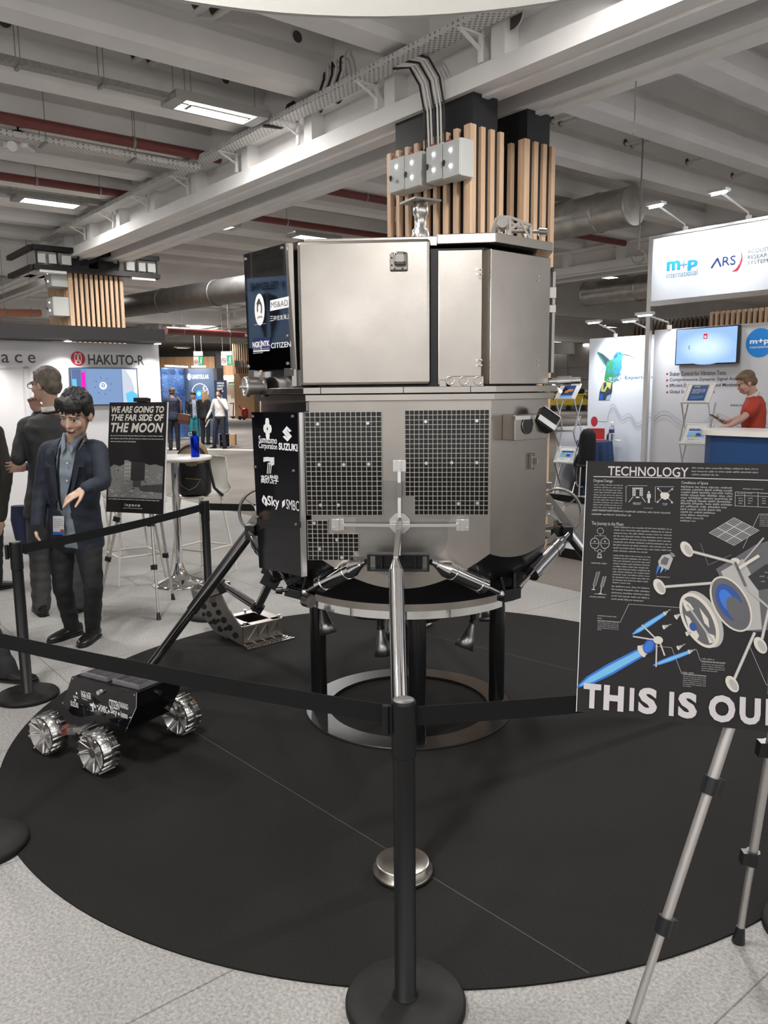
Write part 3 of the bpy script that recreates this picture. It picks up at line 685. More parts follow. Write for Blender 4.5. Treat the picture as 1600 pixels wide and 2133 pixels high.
# bracket with three rings at the foot of the narrow panel
a = FP.uv(918, 808); b = FP.uv(1007, 783)
m = MB(FP.T); m.box(((a[0] + b[0]) / 2 + .02, (a[1] + b[1]) / 2, .02), (b[0] - a[0] - .04, b[1] - a[1], .012)); m.box((a[0] + .01, (a[1] + b[1]) / 2 - .01, .01), (.03, .04, .03)); br = m.build('ring_bracket', STEEL2, lander, bevel=.003)
for px in (938, 966, 996):
    x, y = FP.uv(px, 793); m = MB(FP.T); m.lathe([(.014, .026), (.014, .034), (.019, .034), (.019, .026), (.014, .026)], (x, y, 0), n=24); m.build('ring', ALU, br)
# solar panels on the front
CELL = mat('dark_solar_cell', (.010, .008, .0065), .10, 0., .35); GRIDM = mat('pale_solar_backing', (.66, .65, .62), .38, .25)
def solar(pl, px0, py0, px1, py1, nc, nr, keep=lambda c, r: True, name='solar_panel', dots=()):
    a = pl.uv(px0, py1); b = pl.uv(px1, py0); cw = (b[0] - a[0]) / nc; ch = (b[1] - a[1]) / nr; mb = MB(pl.T); mc = MB(pl.T)
    for c in range(nc):
        for r in range(nr):
            if not keep(c, r): continue
            x = a[0] + c * cw; y = b[1] - (r + 1) * ch
            mb.box((x + cw / 2, y + ch / 2, .009), (cw, ch, .008)); mc.box((x + cw / 2, y + ch / 2, .0135), (cw * .87, ch * .87, .002))
    p = mb.build(name, GRIDM, lander); mc.build('solar_cells', CELL, p)
    md = MB()
    for q in dots: md.cyl(pl.hit(*q) + pl.n * .012, pl.hit(*q) + pl.n * .018, .007, n=12)
    if dots: md.build('screw', ALU, p)
solar(FP, 641, 857, 795, 1072, 15, 21, dots=((663, 883), (767, 881), (666, 967), (717, 967), (769, 966), (669, 1051), (706, 1051)))
solar(FP, 845, 853, 1019, 1071, 18, 22, lambda c, r: not (c < 2 and r >= 18), dots=((887, 878), (993, 876), (888, 964), (941, 963), (993, 963), (955, 1048), (994, 1047)))
solar(FP, 643, 1083, 747, 1165, 10, 9, lambda c, r: not (c >= 4 and r < 3) and not (c == 9 and r >= 7), dots=((656, 1088), (703, 1123), (667, 1142), (713, 1160)))
# dull round plate behind the leg hinge with its riser
cx, cy = FP.uv(826, 1096)
m = MB(FP.T); pts = [(cx + .232 * math.cos(t), cy + .222 * math.sin(t)) for t in [PI + i * PI / 40 for i in range(41)]] + [(cx + .232, cy + .06), (cx + .075, cy + .06), (cx + .075, FP.uv(826, 1001)[1]), (cx - .07, FP.uv(826, 1001)[1]), (cx - .07, cy + .06), (cx - .232, cy + .06)]
m.prism(pts, 0, .004); m.build('hinge_plate', STEELD, lander)
for px, py in ((720, 1100), (955, 1110)):
    m = MB(FP.T); x, y = FP.uv(px, py); m.box((x, y, .005), (.09, .10, .003)); m.build('doubler_plate', STEEL2, lander)
# lettered black panels on the left corner
def quad_panel(pl, pts, name, z0=.012, z1=.024, mats=GLOSSBLK):
    m = MB(pl.T); m.prism([pl.uv(*p) for p in pts], z0, z1); return m.build(name, mats, lander, bevel=.0015)
LPs = LP.shift(.02)
up = quad_panel(LPs, ((517, 531), (604, 508), (616, 769), (528, 772)), 'upper_black_panel', mats=MIRRBLK)
lo = quad_panel(LPs, ((533, 858), (629, 859), (638, 1199), (549, 1181)), 'lower_black_panel')
m = MB(LPs.T); a = LPs.uv(630, 1030); m.prism([LPs.uv(630, 859), LPs.uv(633, 859), LPs.uv(640, 1200), LPs.uv(637, 1200)], -.0, .025); m.build('panel_rim', ALU, lander)
m = MB(LPs.T); m.prism([LPs.uv(604, 508), LPs.uv(607, 508), LPs.uv(619, 769), LPs.uv(616, 769)], -.0, .025); m.build('panel_rim', ALU, lander)
m = MB(LPs.T); m.prism([LPs.uv(546, 1080), LPs.uv(636, 1085), LPs.uv(637, 1098), LPs.uv(547, 1093)], .0245, .027); m.build('black_band', mat('matt_black_band', (.004, .004, .004), .7), lo)
m = MB()
for q in ((511 + 10, 541), (597, 518), (608, 700), (522, 700), (536, 867), (619, 867), (541, 972), (621, 980), (545, 1076), (627, 1091), (527, 764), (609, 757)): m.cyl(LPs.hit(*q) + LPs.n * .022, LPs.hit(*q) + LPs.n * .03, .008, .006, n=12)
m.build('panel_screws', ALU, lander)
LI = LPs.shift(.0252)
def logo_text(mb, st, x0, y0, x1, y1, **k): LI.tx(mb, st, x0, y0, x1, y1, **k)
m = MB(LI.T)
c = LI.uv(541, 645); e = LI.uv(551, 645)[0] - c[0]; m.disc(c, e * 1.05, .0008, 0, ry=e * 1.75)
m.T = LI.T; m.ring2((c[0] + .000, c[1] + .004), e * .32, e * .55, .0014, 1, a0=-.8, a1=3.6, sy=1.6)
m.poly([(c[0] - e * .75, c[1] + e * .55), (c[0] - e * .1, c[1] + e * 1.25), (c[0] + e * .25, c[1] + e * 1.05), (c[0] - e * .2, c[1] + e * .8)], .0014, 1)
logo_text(m, 'JAL', 536, 657, 548, 664, z=.0014, mi=1, bold=.02, shear=.2)
logo_text(m, 'JAPAN AIRLINES', 530, 673, 554, 678, z=.0008)
q = [LI.uv(*p) for p in ((563, 626), (602, 617), (602, 640), (563, 648))]; m.poly(q, .0006, 0)
logo_text(m, 'MS&AD', 565, 624, 600, 642, z=.0012, mi=2)
for i, st in enumerate('三井住友海上'):
    x = 563 + i * 6.9; y = 658 - i * .9; logo_text(m, st, x, y, x + 6.2, y + 11, z=.0008)
logo_text(m, 'NGK', 527, 711, 543, 725, z=.0012, bold=.035); logo_text(m, 'NTK', 546, 709, 562, 722, z=.0012, bold=.035)
q = [LI.uv(*p) for p in ((527, 704), (564, 702), (564, 728), (527, 730))]; m.poly(q, .0005, 3)
m.poly([LI.uv(*p) for p in ((543.6, 709), (545, 709), (545, 729), (543.6, 729))], .0012, 0)
for y, st, a, b in ((725.5, 'SPARK PLUGS', 528, 542), (724, 'TECHNICAL CERAMICS', 546, 562)): logo_text(m, st, a, y, b, y + 3.5, z=.0012)
m.poly([LI.uv(*p) for p in ((528, 730.5), (562, 728.5), (562, 731), (528, 733))], .0012, 0); logo_text(m, 'NGK SPARK PLUG', 528, 733, 548, 737, z=.0012)
logo_text(m, 'CITIZEN', 565, 711, 606, 726, z=.0008, bold=.005)
m.build('lettering', [WHITE_INK, mat('dark_grey_print', (.05, .05, .06), .5), mat('grey_print', (.10, .10, .11), .5), mat('navy_print', (.012, .02, .09), .4)], up)
m = MB(LI.T)
c = LI.uv(557.5, 893); s_ = LI.uv(567, 893)[0] - c[0]
for dx, dy in ((0, 1.0), (0, -1.0), (.85, 0), (-.85, 0)):
    x, y = c[0] + dx * s_ * .58, c[1] + dy * s_ * .80; m.poly([(x - s_ * .45, y), (x - s_ * .28, y + s_ * .45), (x + s_ * .28, y + s_ * .45), (x + s_ * .45, y), (x + s_ * .28, y - s_ * .45), (x - s_ * .28, y - s_ * .45)], .0008)
m.poly([(c[0] - s_ * .5, c[1] - s_ * .6), (c[0] + s_ * .5, c[1] - s_ * .6), (c[0] + s_ * .5, c[1] + s_ * .6), (c[0] - s_ * .5, c[1] + s_ * .6)], .0007); m.poly([(c[0] - s_ * .15, c[1]), (c[0], c[1] + s_ * .22), (c[0] + s_ * .15, c[1]), (c[0], c[1] - s_ * .22)], .0014, 1)
logo_text(m, 'Sumitomo', 539.5, 910, 577, 922, bold=.012); logo_text(m, 'Corporation', 539.5, 924, 577.5, 937, bold=.012)
S = [(0, .72), (.55, 1.0), (.62, .86), (.36, .66), (.98, .34), (.5, 0), (-.02, .30), (.18, .40), (.32, .33), (.50, .45)]
a = LI.uv(589, 919); b = LI.uv(608, 888); W_, H_ = b[0] - a[0], b[1] - a[1]
for pts in ([(.0, .62), (.48, 1.0), (.98, .70), (.74, .62), (.50, .76), (.36, .64), (.74, .40), (.52, .26)], [(1, .36), (.52, 0), (.02, .30), (.26, .38), (.50, .24), (.64, .36), (.28, .60), (.48, .74)]): m.poly([(a[0] + x * W_, a[1] + y * H_) for x, y in pts], .0009)
logo_text(m, 'SUZUKI', 581, 925, 620, 937, bold=.04)
for k, (x, w) in enumerate(((0, .4), (.5, .4), (1.0, .4))):
    p0 = [(-.9, 1.0 - k * .22), (-.25, 1.06 - k * .2), (.25, 1.0 - k * .2), (.9, 1.0 - k * .20)]; m.line([LI.uv(560 + q[0] * 12, 969 - q[1] * 15) for q in p0], .006)
    m.line([LI.uv(571 - k * .0, 960 + k * 3.2), LI.uv(565 - (2 - k) * 3.4, 966 + k * 2), LI.uv(563.5 - (2 - k) * 3.4, 986)], .0055)
for i, st in enumerate('高砂熱学'): logo_text(m, st, 544 + i * 9.1, 990 - .2 * i, 552.6 + i * 9.1, 1006 + .6 * i, bold=.014)
a = LI.uv(546, 1053); b = LI.uv(557, 1032); W_, H_ = b[0] - a[0], b[1] - a[1]
m.poly([(a[0] + x * W_, a[1] + y * H_) for x, y in ((0, .55), (.35, 1), (1, .62), (.95, .1), (.8, .0), (.1, .3))], .0008); m.poly([(a[0] + x * W_, a[1] + y * H_) for x, y in ((.35, .65), (.6, .6), (.55, .25), (.42, .2))], .0013, 1)
logo_text(m, 'Sky', 558, 1036, 582, 1058, bold=.02)
m.poly([LI.uv(*p) for p in ((588, 1045), (594, 1040), (594, 1052), (588, 1058))], .0008); logo_text(m, 'SMBC', 597, 1044, 623, 1060)
m.build('lettering', [WHITE_INK, mat('panel_black_print', (.004, .004, .005), .3)], lo)
# silver blocks and spoked reel between the two black panels
for q in (((529, 771), (541, 771), (541, 787), (529, 787)), ((604, 767), (617, 767), (617, 783), (604, 783))):
    m = MB(LPs.T); m.prism([LPs.uv(*p) for p in q], .0, .03); m.build('clamp_block', ALU, lander, bevel=.002)
m = MB(LP.T); m.prism([LP.uv(*p) for p in ((545, 775), (627, 770), (631, 812), (547, 816))], .0, .006); m.prism([LP.uv(*p) for p in ((546, 843), (640, 838), (640, 856), (546, 858))], .0, .006); m.build('bright_shield', mat('bright_steel', (.66, .67, .70), .16, 1.), lander)
rc = LP.hit(560, 806) + LP.n * .03; ax = (V((-1, -.45, 0))).normalized()
reel = MB(); reel.cyl(rc, rc + ax * .075, .036, n=28); 
for k in (0, .075): reel.cyl(rc + ax * (k - .005), rc + ax * (k + .005), .046, n=32)
rl = reel.build('cable_reel', STEELD, lander)
m = MB(); bx_, by_, _d = basis(ax)
for k in range(6):
    a = k * PI / 3; m.bar(rc + ax * .083, rc + ax * .083 + (bx_ * math.cos(a) + by_ * math.sin(a)) * .042, .008, .006)
m.cyl(rc + ax * .08, rc + ax * .11, .007, n=12); m.lathe([(.037, .08), (.037, .088), (.046, .088), (.046, .08)], rc, ax, 32); m.build('reel_spokes', ALU, rl)
# right-hand fittings: optical box with round port, tilted cover, small brackets
a = RP.uv(1046, 917); b = RP.uv(1118, 861)
m = MB(RP.T); m.box(((a[0] + b[0]) / 2, (a[1] + b[1]) / 2, .035), (b[0] - a[0], b[1] - a[1], .07)); oc = m.build('sensor_box', STEEL2, lander, bevel=.003)
pc = RP.shift(.072); x, y = pc.uv(1099, 886)
m = MB(pc.T); m.disc((x, y), .034, .001, 1, ry=.038); m.lathe([(.034, .0), (.034, .004), (.038, .004), (.038, 0)], (x, y, 0), n=28); m.build('lens_port', [STEELD, mat('deep_port', (.004, .004, .004), .2)], oc)
m = MB(RP.T); p0 = RP.uv(1046, 870); m.box((p0[0] + .04, p0[1], .075), (.10, .016, .012)); m.build('top_rail', ALU, oc)
tc_ = P(1137, 876, 3.50); ex = V((.80, .1, -.55)).normalized(); ez = V((.3, -.93, .2)); ez = (ez - ex * ez.dot(ex)).normalized(); ey = ez.cross(ex)
TT = frame(tc_, ex, ey, ez)
m = MB(TT); m.box((0, 0, 0), (.088, .075, .05)); tl = m.build('tilted_cover', BLACK_MET, lander, bevel=.003)
m = MB(TT); m.box((0, -.016, .027), (.09, .024, .006)); m.box((0, .040, .0), (.09, .004, .055)); m.build('pale_stripe', ALU, tl)
m = MB(); m.bar(RP.hit(1118, 880) + RP.n * .03, tc_, .03, .02); m.build('cover_arm', STEELD, tl)
for px, py in ((1104, 960),):
    x, y = RP.uv(px, py); m = MB(RP.T); m.box((x, y, .01), (.02, .07, .02)); m.box((x + .02, y, .025), (.035, .03, .03)); m.cyl((x, y + .03, 0), (x, y + .03, .03), .006); m.cyl((x, y - .03, 0), (x, y - .03, .03), .006); m.build('small_bracket', STEEL2, lander, bevel=.002)
m = MB(LT)
for z, y, x, s in ((2.10, -.36, .672, .05), (2.03, -.36, .672, .035), (1.23, -.30, .68, .03), (1.13, -.30, .68, .03), (1.0, -.30, .68, .03)):
    m = MB(LT); m.box((x - .004, y, z), (.034, .035, s)); m.build('edge_clip', STEEL2, lander, bevel=.002)
m = MB(LT); m.box((.668, .0, 1.98), (.012, .74, .46)); m.build('side_black_panel', GLOSSBLK, lander); m = MB(LT); m.box((.675, -.372, 1.97), (.012, .006, .44)); m.build('side_panel_rim', STEELD, lander)
m = MB(LT); m.cyl((.65, -.35, 1.71), (.80, -.38, 1.715), .016, n=16); m.cyl((.70, -.36, 1.712), (.76, -.372, 1.714), .022, n=16); m.bar((.68, -.36, 1.70), (.72, -.37, 1.66), .012, .012); m.build('side_thruster', CHROME, lander)
# antenna on the roof and the little truss arm
an = P(876, 492, 3.72)
b0 = V((an.x, an.y, 2.312)); m = MB(); m.lathe([(.0, 0), (.040, 0), (.040, .05), (.036, .075), (.024, .085), (.024, .13), (.034, .14), (.034, .19), (0, .19)], b0, n=24); aa_ = m.build('antenna_mast', ALU, lander)
m = MB()
for k in range(12):
    a = k * PI / 6; m.box(b0 + V((.0405 * math.cos(a), .0405 * math.sin(a), .025)), (.006, .012, .032), 0, Matrix.Rotation(a, 3, 'Z'))
m.build('slots', BLACK_MET, aa_)
m = MB(Matrix.Translation(b0 + UP * .195) @ Matrix.Rotation(.5, 4, 'Z')); m.box((0, 0, 0), (.135, .135, .008)); m.build('patch_plate', STEELD, aa_)
tb = P(1040, 497, 3.66); te = P(1106, 500, 3.66); m = MB(); Yb = V((.0, .09, 0))
A = [P(1040, 497, 3.66), P(1106, 500, 3.66), P(1106, 470, 3.66), P(1062, 452, 3.66), P(1040, 452, 3.66)]
for off in (V((0, 0, 0)), Yb):
    for i in range(5): m.bar(A[i] + off, A[(i + 1) % 5] + off, .011, .011)
    m.bar(A[0] + off, (A[2] + A[3]) / 2 + off, .009, .009); m.bar(A[1] + off, (A[2] + A[3]) / 2 + off, .009, .009); m.bar(A[3] + off, A[0].lerp(A[1], .34) + off, .012, .012)
for p in A: m.bar(p, p + Yb, .011, .011)
m.bar(P(1024, 492, 3.7), P(1036, 455, 3.7), .012, .02)
tr = m.build('truss_arm', STEEL2, lander)
m = MB(); q = P(1047, 462, 3.62); m.cyl(q, q + V((.01, .10, 0)), .024, n=20); m.cyl(P(1062, 482, 3.70), P(1140, 484, 3.70), .008); m.cyl(P(1122, 483, 3.70), P(1138, 484, 3.70), .017, n=18); m.build('arm_actuator', STEELD, tr)
m = MB(); m.bar(P(1036, 500, 3.70), P(1110, 508, 3.70), .10, .02); m.build('arm_plate', STEELD, tr)

# ---------------------------------------------------------------- landing legs
BLKSTEEL = mat('black_anodised', (.018, .018, .02), .3, .3)
def leg(ang, foot_r=1.50, hoop=True, foot=True, top=None):
    R = Matrix.Translation(LC) @ Matrix.Rotation(YAW + ang, 4, 'Z')                   # leg lies in the local -y direction
    L_ = lambda x, r, z: R @ V((x, -r, z))
    o = 0; fx = .05 if abs(ang) < .01 else 0
    m = MB(); sd = abs(abs(ang) - PI / 2) < .01; r0 = .80 if sd else .955; p0 = L_(o, r0, .985 if sd else .965); p1 = L_(fx, foot_r, .085)
    m.cyl(p0, p0.lerp(p1, .52), .031, n=28); m.cyl(p0.lerp(p1, .52), p1, .025 if sd else .0305, n=28)
    m.cyl(p0 + (p0 - p1).normalized() * .05, p0, .012, .031, n=20)
    g = m.build('landing_leg', CHROME if abs(ang) < .01 else DARKCHROME, lander)
    m = MB(); m.lathe([(0, 0.006), (.100, .006), (.106, .014), (.104, .026), (.095, .028), (.095, .050), (.088, .054), (0, .054)], L_(fx, foot_r, 0), n=48); fp = m.build('foot_pad', STEEL2, g)
    m = MB()
    top_pt = L_(o, .70, 1.12); m.bar(L_(o, .685, 1.12), L_(o, .79, 1.09), .022, .035); m.bar(L_(o, .79, 1.09), p0 + (p0 - p1).normalized() * .05, .020, .028); m.bar(L_(o, .685, 1.10), L_(o, .80, .99), .018, .018)
    m.build('hinge_arm', ALU, g)
    # open black box joint carrying the two side struts
    m = MB(R)
    for s in (-1, 1):
        x0 = o + s * .012; x1 = o + s * .125
        for yy, hz in ((.79, .058), ):
            m.box(((x0 + x1) / 2, -.80, 1.000), (abs(x1 - x0), .05, .008)); m.box(((x0 + x1) / 2, -.80, .935), (abs(x1 - x0), .05, .008)); m.box((x1, -.80, .967), (.010, .05, .072)); m.box((o + s * .07, -.79, .967), (.008, .05, .066))
    m.box((o, -.765, .967), (.20, .01, .06))
    m.build('joint_box', BLKSTEEL, g, bevel=.002)
    for s in (-1, 1):
        a = L_(o + s * .135, .80, .968); ra = math.radians(41) * s; b = R @ V((.69 * math.sin(ra), -.69 * math.cos(ra), .762))
        d = (b - a); m = MB(); m.cyl(a, a + d * .16, .012, n=14); m.cyl(a + d * .08, a + d * .20, .016, .037, n=20); m.cyl(a + d * .20, a + d * .70, .037, n=26); m.cyl(a + d * .28, a + d * .31, .0395, n=26); m.cyl(a + d * .64, a + d * .72, .0405, n=26); m.cyl(a + d * .68, b, .011, n=14); m.ell(b, (.024, .024, .024))
        m.build('shock_absorber', DARKCHROME if abs(ang) > .01 else CHROME, g)
        m = MB(); e = d.normalized(); q = b + UP * .005; m.box(q + e * .03, (.07, .05, .055), 0, Matrix.Rotation(YAW + ang + ra, 3, 'Z')); m.bar(q + e * .02, q + UP * .09 + e * .0 + (LC - q).normalized() * .02, .05, .012); m.build('strut_foot', BLKSTEEL, g, bevel=.003)
    # slim cross brace against the hull
    m = MB(R)
    m.bar((o, -.70, 1.14), (o, -.69, 1.35), .012, .014); m.bar((o, -.694, 1.225), (o, -.694, 1.29), .019, .02, 1)
    for s in (-1, 1): m.bar((o, -.70, 1.105), (o + s * .25, -.69, 1.105), .014, .012)
    pts8 = [(o + .048 * math.cos(PI / 8 + k * PI / 4), 1.11 + .048 * math.sin(PI / 8 + k * PI / 4)) for k in range(8)]
    T0 = m.T; m.T = R @ frame((0, -.672, 0), (1, 0, 0), (0, 0, 1), (0, -1, 0)); m.prism(pts8, 0, .006); m.T = T0
    for x, z in ((o, 1.36), (o - .27, 1.105), (o + .27, 1.105)):
        m.box((x, -.675, z), (.055, .012, .05)); m.box((x, -.69, z), (.014, .03, .045))
        for dx in (-.018, .018):
            for dz in (-.016, .016): m.cyl((x + dx, -.68, z + dz), (x + dx, -.687, z + dz), .007, n=8)
    m.build('cross_brace', [ALU, STEELD], g)
    if hoop:
        m = MB(); c = L_(o, r0 - .03, 1.06); ux = (p0 - p1).normalized(); uy = (L_(o, 1.2, 1.1) - L_(o, .9, 1.1)).normalized(); uy = (uy - ux * uy.dot(ux)).normalized()
        m.tube([c + ux * .12 * math.cos(t) + uy * .11 * math.sin(t) for t in [i * PI / 20 for i in range(21)]], .008, 8); m.bar(c, c + uy * .11, .006, .006); m.build('hoop', STEELD, g)
        m = MB(); m.bar(c + ux * .10, c - ux * .12, .045, .035); m.build('hoop_rail', STEELD, g)
    return g
leg(0., hoop=False); leg(-PI / 2); leg(PI / 2); leg(PI)
# little jet fitting on the ring, lower left
m = MB(); q = P(612, 1230, 3.62); m.bar(P(595, 1230, 3.6), P(655, 1245, 3.6), .05, .04); m.cyl(P(575, 1230, 3.58), P(588, 1230, 3.58), .014, .018, n=16); m.cyl(P(588, 1230, 3.58), P(600, 1230, 3.58), .008, n=10); m.bar(P(596, 1215, 3.6), P(625, 1200, 3.62), .04, .03); m.build('attitude_jet', BLKSTEEL, lander, bevel=.003)
m = MB(); q = P(636, 1250, 3.56); m.cyl(q, q + V((.03, -.03, 0)), .03, n=20); m.build('jet_motor', STEELD, lander)
# engine bells under the ring
NOZ = mat('engine_bell_metal', (.42, .42, .42), .32, 1.); COPPER = mat('copper_bell', (.55, .44, .38), .28, 1.)
def bell(top, bot, r0, r1, mats=NOZ, stem=True):
    top, bot = V(top), V(bot); d = bot - top; m = MB(); L = d.length
    m.lathe([(r0, 0), (r0 + (r1 - r0) * .55, L * .52), (r0 + (r1 - r0) * .55 + .001, L * .53), (r1, L), (r1 - .004, L), (r0 * .8, L * .1)], top, d, 32); b = m.build('engine_bell', mats, lander)
    if stem: m = MB(); e = V((top.x, top.y, .69)) ; m.cyl(top - d.normalized() * .02, e, .016, n=12); m.cyl(top, top - d.normalized() * .03, .02, .012, n=12); m.build('bell_stem', BLKSTEEL, b)
bell(P(672, 1270, 3.90), P(684, 1320, 3.86), .016, .045); bell(P(793, 1311, 3.66), P(798, 1366, 3.64), .010, .042); bell(P(984, 1298, 3.75), P(966, 1350, 3.72), .010, .048)
bell(P(1013, 1270, 4.35), P(1015, 1290, 4.35), .03, .048); bell(P(815, 1285, 4.3), P(818, 1330, 4.3), .03, .04)
bell((LC.x + .03, LC.y, .70), (LC.x + .03, LC.y, .50), .07, .15, COPPER, False)

# ---------------------------------------------------------------- display stand under the lander
stand = thing('display_stand', 'black round floor stand of two rings and four posts that carries the lander', 'stand', LC)
m = MB(); m.lathe([(.425, .007), (.425, .018), (.545, .018), (.548, .014), (.548, .007)], LC, n=128, smooth=False); m.build('base_ring', mat('grey_steel_ring', (.05, .05, .052), .34, .7), stand)
for k in range(4):
    a = -PI / 2 + k * PI / 2 + .06; m = MB(); p = LC + V((.475 * math.cos(a), .475 * math.sin(a), .018)); m.cyl(p, p + UP * .633, .042, n=28); m.build('post', mat('gloss_black_post', (.008, .008, .009), .22, 0, .6), stand)

# ---------------------------------------------------------------- scoop on a tube arm
sc = thing('scoop_arm', 'pierced grey metal scoop on a jointed tube arm beside the lander', 'robot arm', PZ(510, 1335))
def tri(mb, a, b, r): mb.cyl(a, b, r, n=14)
j0, j1, j2, j3 = P(600, 1195, 4.0), P(565, 1208, 4.15), P(537, 1265, 4.55), P(470, 1222, 4.75)
m = MB(); m.cyl(j0, j1, .022); m.build('upper_tube', BLKSTEEL, sc); m = MB(); m.box(j1 + V((0, 0, .0)), (.095, .07, .07), 0, Matrix.Rotation(.5, 3, 'Y')); m.box(j1 + V((-.02, -.01, .055)), (.05, .05, .04), 0, Matrix.Rotation(.4, 3, 'Y')); m.build('elbow_block', BLKSTEEL, sc, bevel=.004)
m = MB(); m.cyl(j1, j2, .024, n=16); m.build('middle_tube', DARKCHROME, sc)
m = MB(); m.cyl(j2, j3, .024, n=16); m.build('lower_tube', DARKCHROME, sc)
m = MB(); m.prism_T = 0; m.box(j2, (.07, .06, .05), 0, Matrix.Rotation(.6, 3, 'Y')); m.build('elbow_joint', BLKSTEEL, sc, bevel=.006)
m = MB(); m.box(j3 + V((-.02, 0, -.0)), (.05, .08, .07), 0, Matrix.Rotation(-.5, 3, 'Y')); m.build('wrist_joint', BLKSTEEL, sc, bevel=.006)
# tray of the scoop, from floor points
q0, q1, q2, q3 = PZ(507, 1345, .007), PZ(588, 1325, .007), PZ(545, 1288, .007), PZ(470, 1305, .007)
ex = (q1 - q0).normalized(); ey = UP.cross(ex); TS = frame(q0, ex, ey, UP); Lx = (q1 - q0).length; Ly = .30
m = MB(TS)
m.box((Lx / 2, 0, .065), (Lx, .012, .126)); m.box((Lx / 2, Ly, .065), (Lx, .012, .126)); m.box((0, Ly / 2, .065), (.012, Ly, .126)); m.box((Lx, Ly / 2, .065), (.012, Ly, .126))
m.box((Lx / 2, .02, .128), (Lx, .06, .008)); m.box((Lx / 2, Ly - .02, .128), (Lx, .06, .008)); m.box((.03, Ly / 2, .128), (.08, Ly, .008)); m.box((Lx - .03, Ly / 2, .128), (.08, Ly, .008))
m.build('scoop_tray', STEEL2, sc, bevel=.002)
m = MB(TS); n = 3
for k in range(n):
    x0 = .04 + (Lx - .08) * k / n; x1 = .04 + (Lx - .08) * (k + 1) / n; m.bar((x0, -.008, .03), (x1, -.008, .12), .008, .012); m.box((x1, -.008, .075), (.008, .012, .09))
m.box((Lx / 2, -.04, .006), (Lx + .04, .010, .008)); m.box((Lx / 2, -.10, .006), (Lx + .06, .016, .008)); m.box((Lx / 2, -.07, .006), (Lx + .05, .010, .008))
for k in range(5): m.box((Lx * k / 4, -.05, .006), (.014, .11, .008))
m.build('tray_lattice', STEEL2, sc)
m = MB(TS)
for x, y in ((.02, .02), (Lx - .02, .02), (Lx - .02, Ly - .02), (Lx * .6, Ly - .01)): m.cyl((x, y - .015, .11), (x, y - .015, .155), .008, n=10); m.cyl((x, y - .015, .15), (x, y - .015, .156), .014, n=10)
m.build('thumb_screws', ALU, sc)
# two curved cheek plates with lightening holes rising to the wrist
for k, off in enumerate((0., .20)):
    m = MB(); pl = Plane(TS @ V((-.006, off, 0)), -ey if False else V((-.94, .34, 0)))
    poly = [(.0, .0), (.10, .05), (.24, .24), (.26, .34), (.20, .38), (.15, .36), (.10, .25), (.0, .12)]
    T = frame(TS @ V((.0, off, .0)), V((-.97, .24, 0)), UP, V((.24, .97, 0))); m.T = T; m.prism(poly, -.008, .008)
    ck = m.build('cheek_plate', STEELD, sc)
    mh = MB(T)
    for x, y, r in ((.05, .07, .022), (.09, .12, .022), (.13, .17, .022), (.165, .22, .020), (.195, .275, .020), (.20, .33, .018), (.12, .11, .014), (.17, .165, .014)):
        for zz in (-.0086, .0086): mh.disc((x, y), r, zz, 0, 18); 
    mh.build('lightening_hole', mat('shadowy_hole', (.006, .006, .006), .8), ck)
m = MB(); a = TS @ V((-.21, .10, .37)); m.bar(a, j3, .07, .06); m.build('wrist_link', STEEL2, sc, bevel=.004)
m = MB(TS); m.box((-.22, .10, .36), (.05, .22, .05)); m.build('cheek_bridge', STEEL2, sc, bevel=.004)

# pale blue banner of a neighbouring stand, outside the frame, that mirrors in the upper black panel
def mirrored(px, py, dist):
    pl = LPs.shift(.024); h = pl.hit(px, py); d = (h - EYE).normalized(); r = d - pl.n * (2 * d.dot(pl.n)); return h + r * dist
c0, c1, c2 = mirrored(604, 722, 5.), mirrored(519, 734, 5.), mirrored(600, 572, 5.)
ex = (c1 - c0); ex.z = 0; BNP = Plane(c0, ex); bw_ = ex.length; bh_ = c2.z - c0.z
t = thing('hanging_banner', 'pale blue banner with a dark chevron, mirrored in the upper black panel of the lander', 'banner', BNP.pt(bw_ / 2, 0))
m = MB(BNP.T); m.box((bw_ / 2, bh_ / 2, -.02), (bw_, bh_, .03)); bn = m.build('banner_cloth', mat('pale_blue_banner', (.28, .44, .66), .6), t)
m = MB(BNP.T); X = lambda x, y: (bw_ * x, bh_ * y)
m.text('TELEDYNE', *X(.22, .82), *X(.92, .93), .002, 0, bold=.03); m.poly([X(.06, .92), (X(.16, .92)), X(.13, .80)], .002, 1)
m.poly([X(.50, .78), X(.28, .72), X(.22, .48), X(.38, .22), X(.44, .05), X(.46, .40)], .002, 0); m.poly([X(.52, .78), X(.74, .72), X(.80, .48), X(.64, .22), X(.58, .05), X(.56, .40)], .002, 0)
m.build('lettering', [mat('banner_navy', (.02, .03, .07), .5), mat('banner_blue', (.03, .1, .4), .5)], bn)
m = MB(BNP.T)
for x in (.1, .9): m.cyl((bw_ * x, bh_, -.02), (bw_ * x, ZS - c0.z, -.02), .006, n=6)
m.build('hanger_wire', GALV, t)
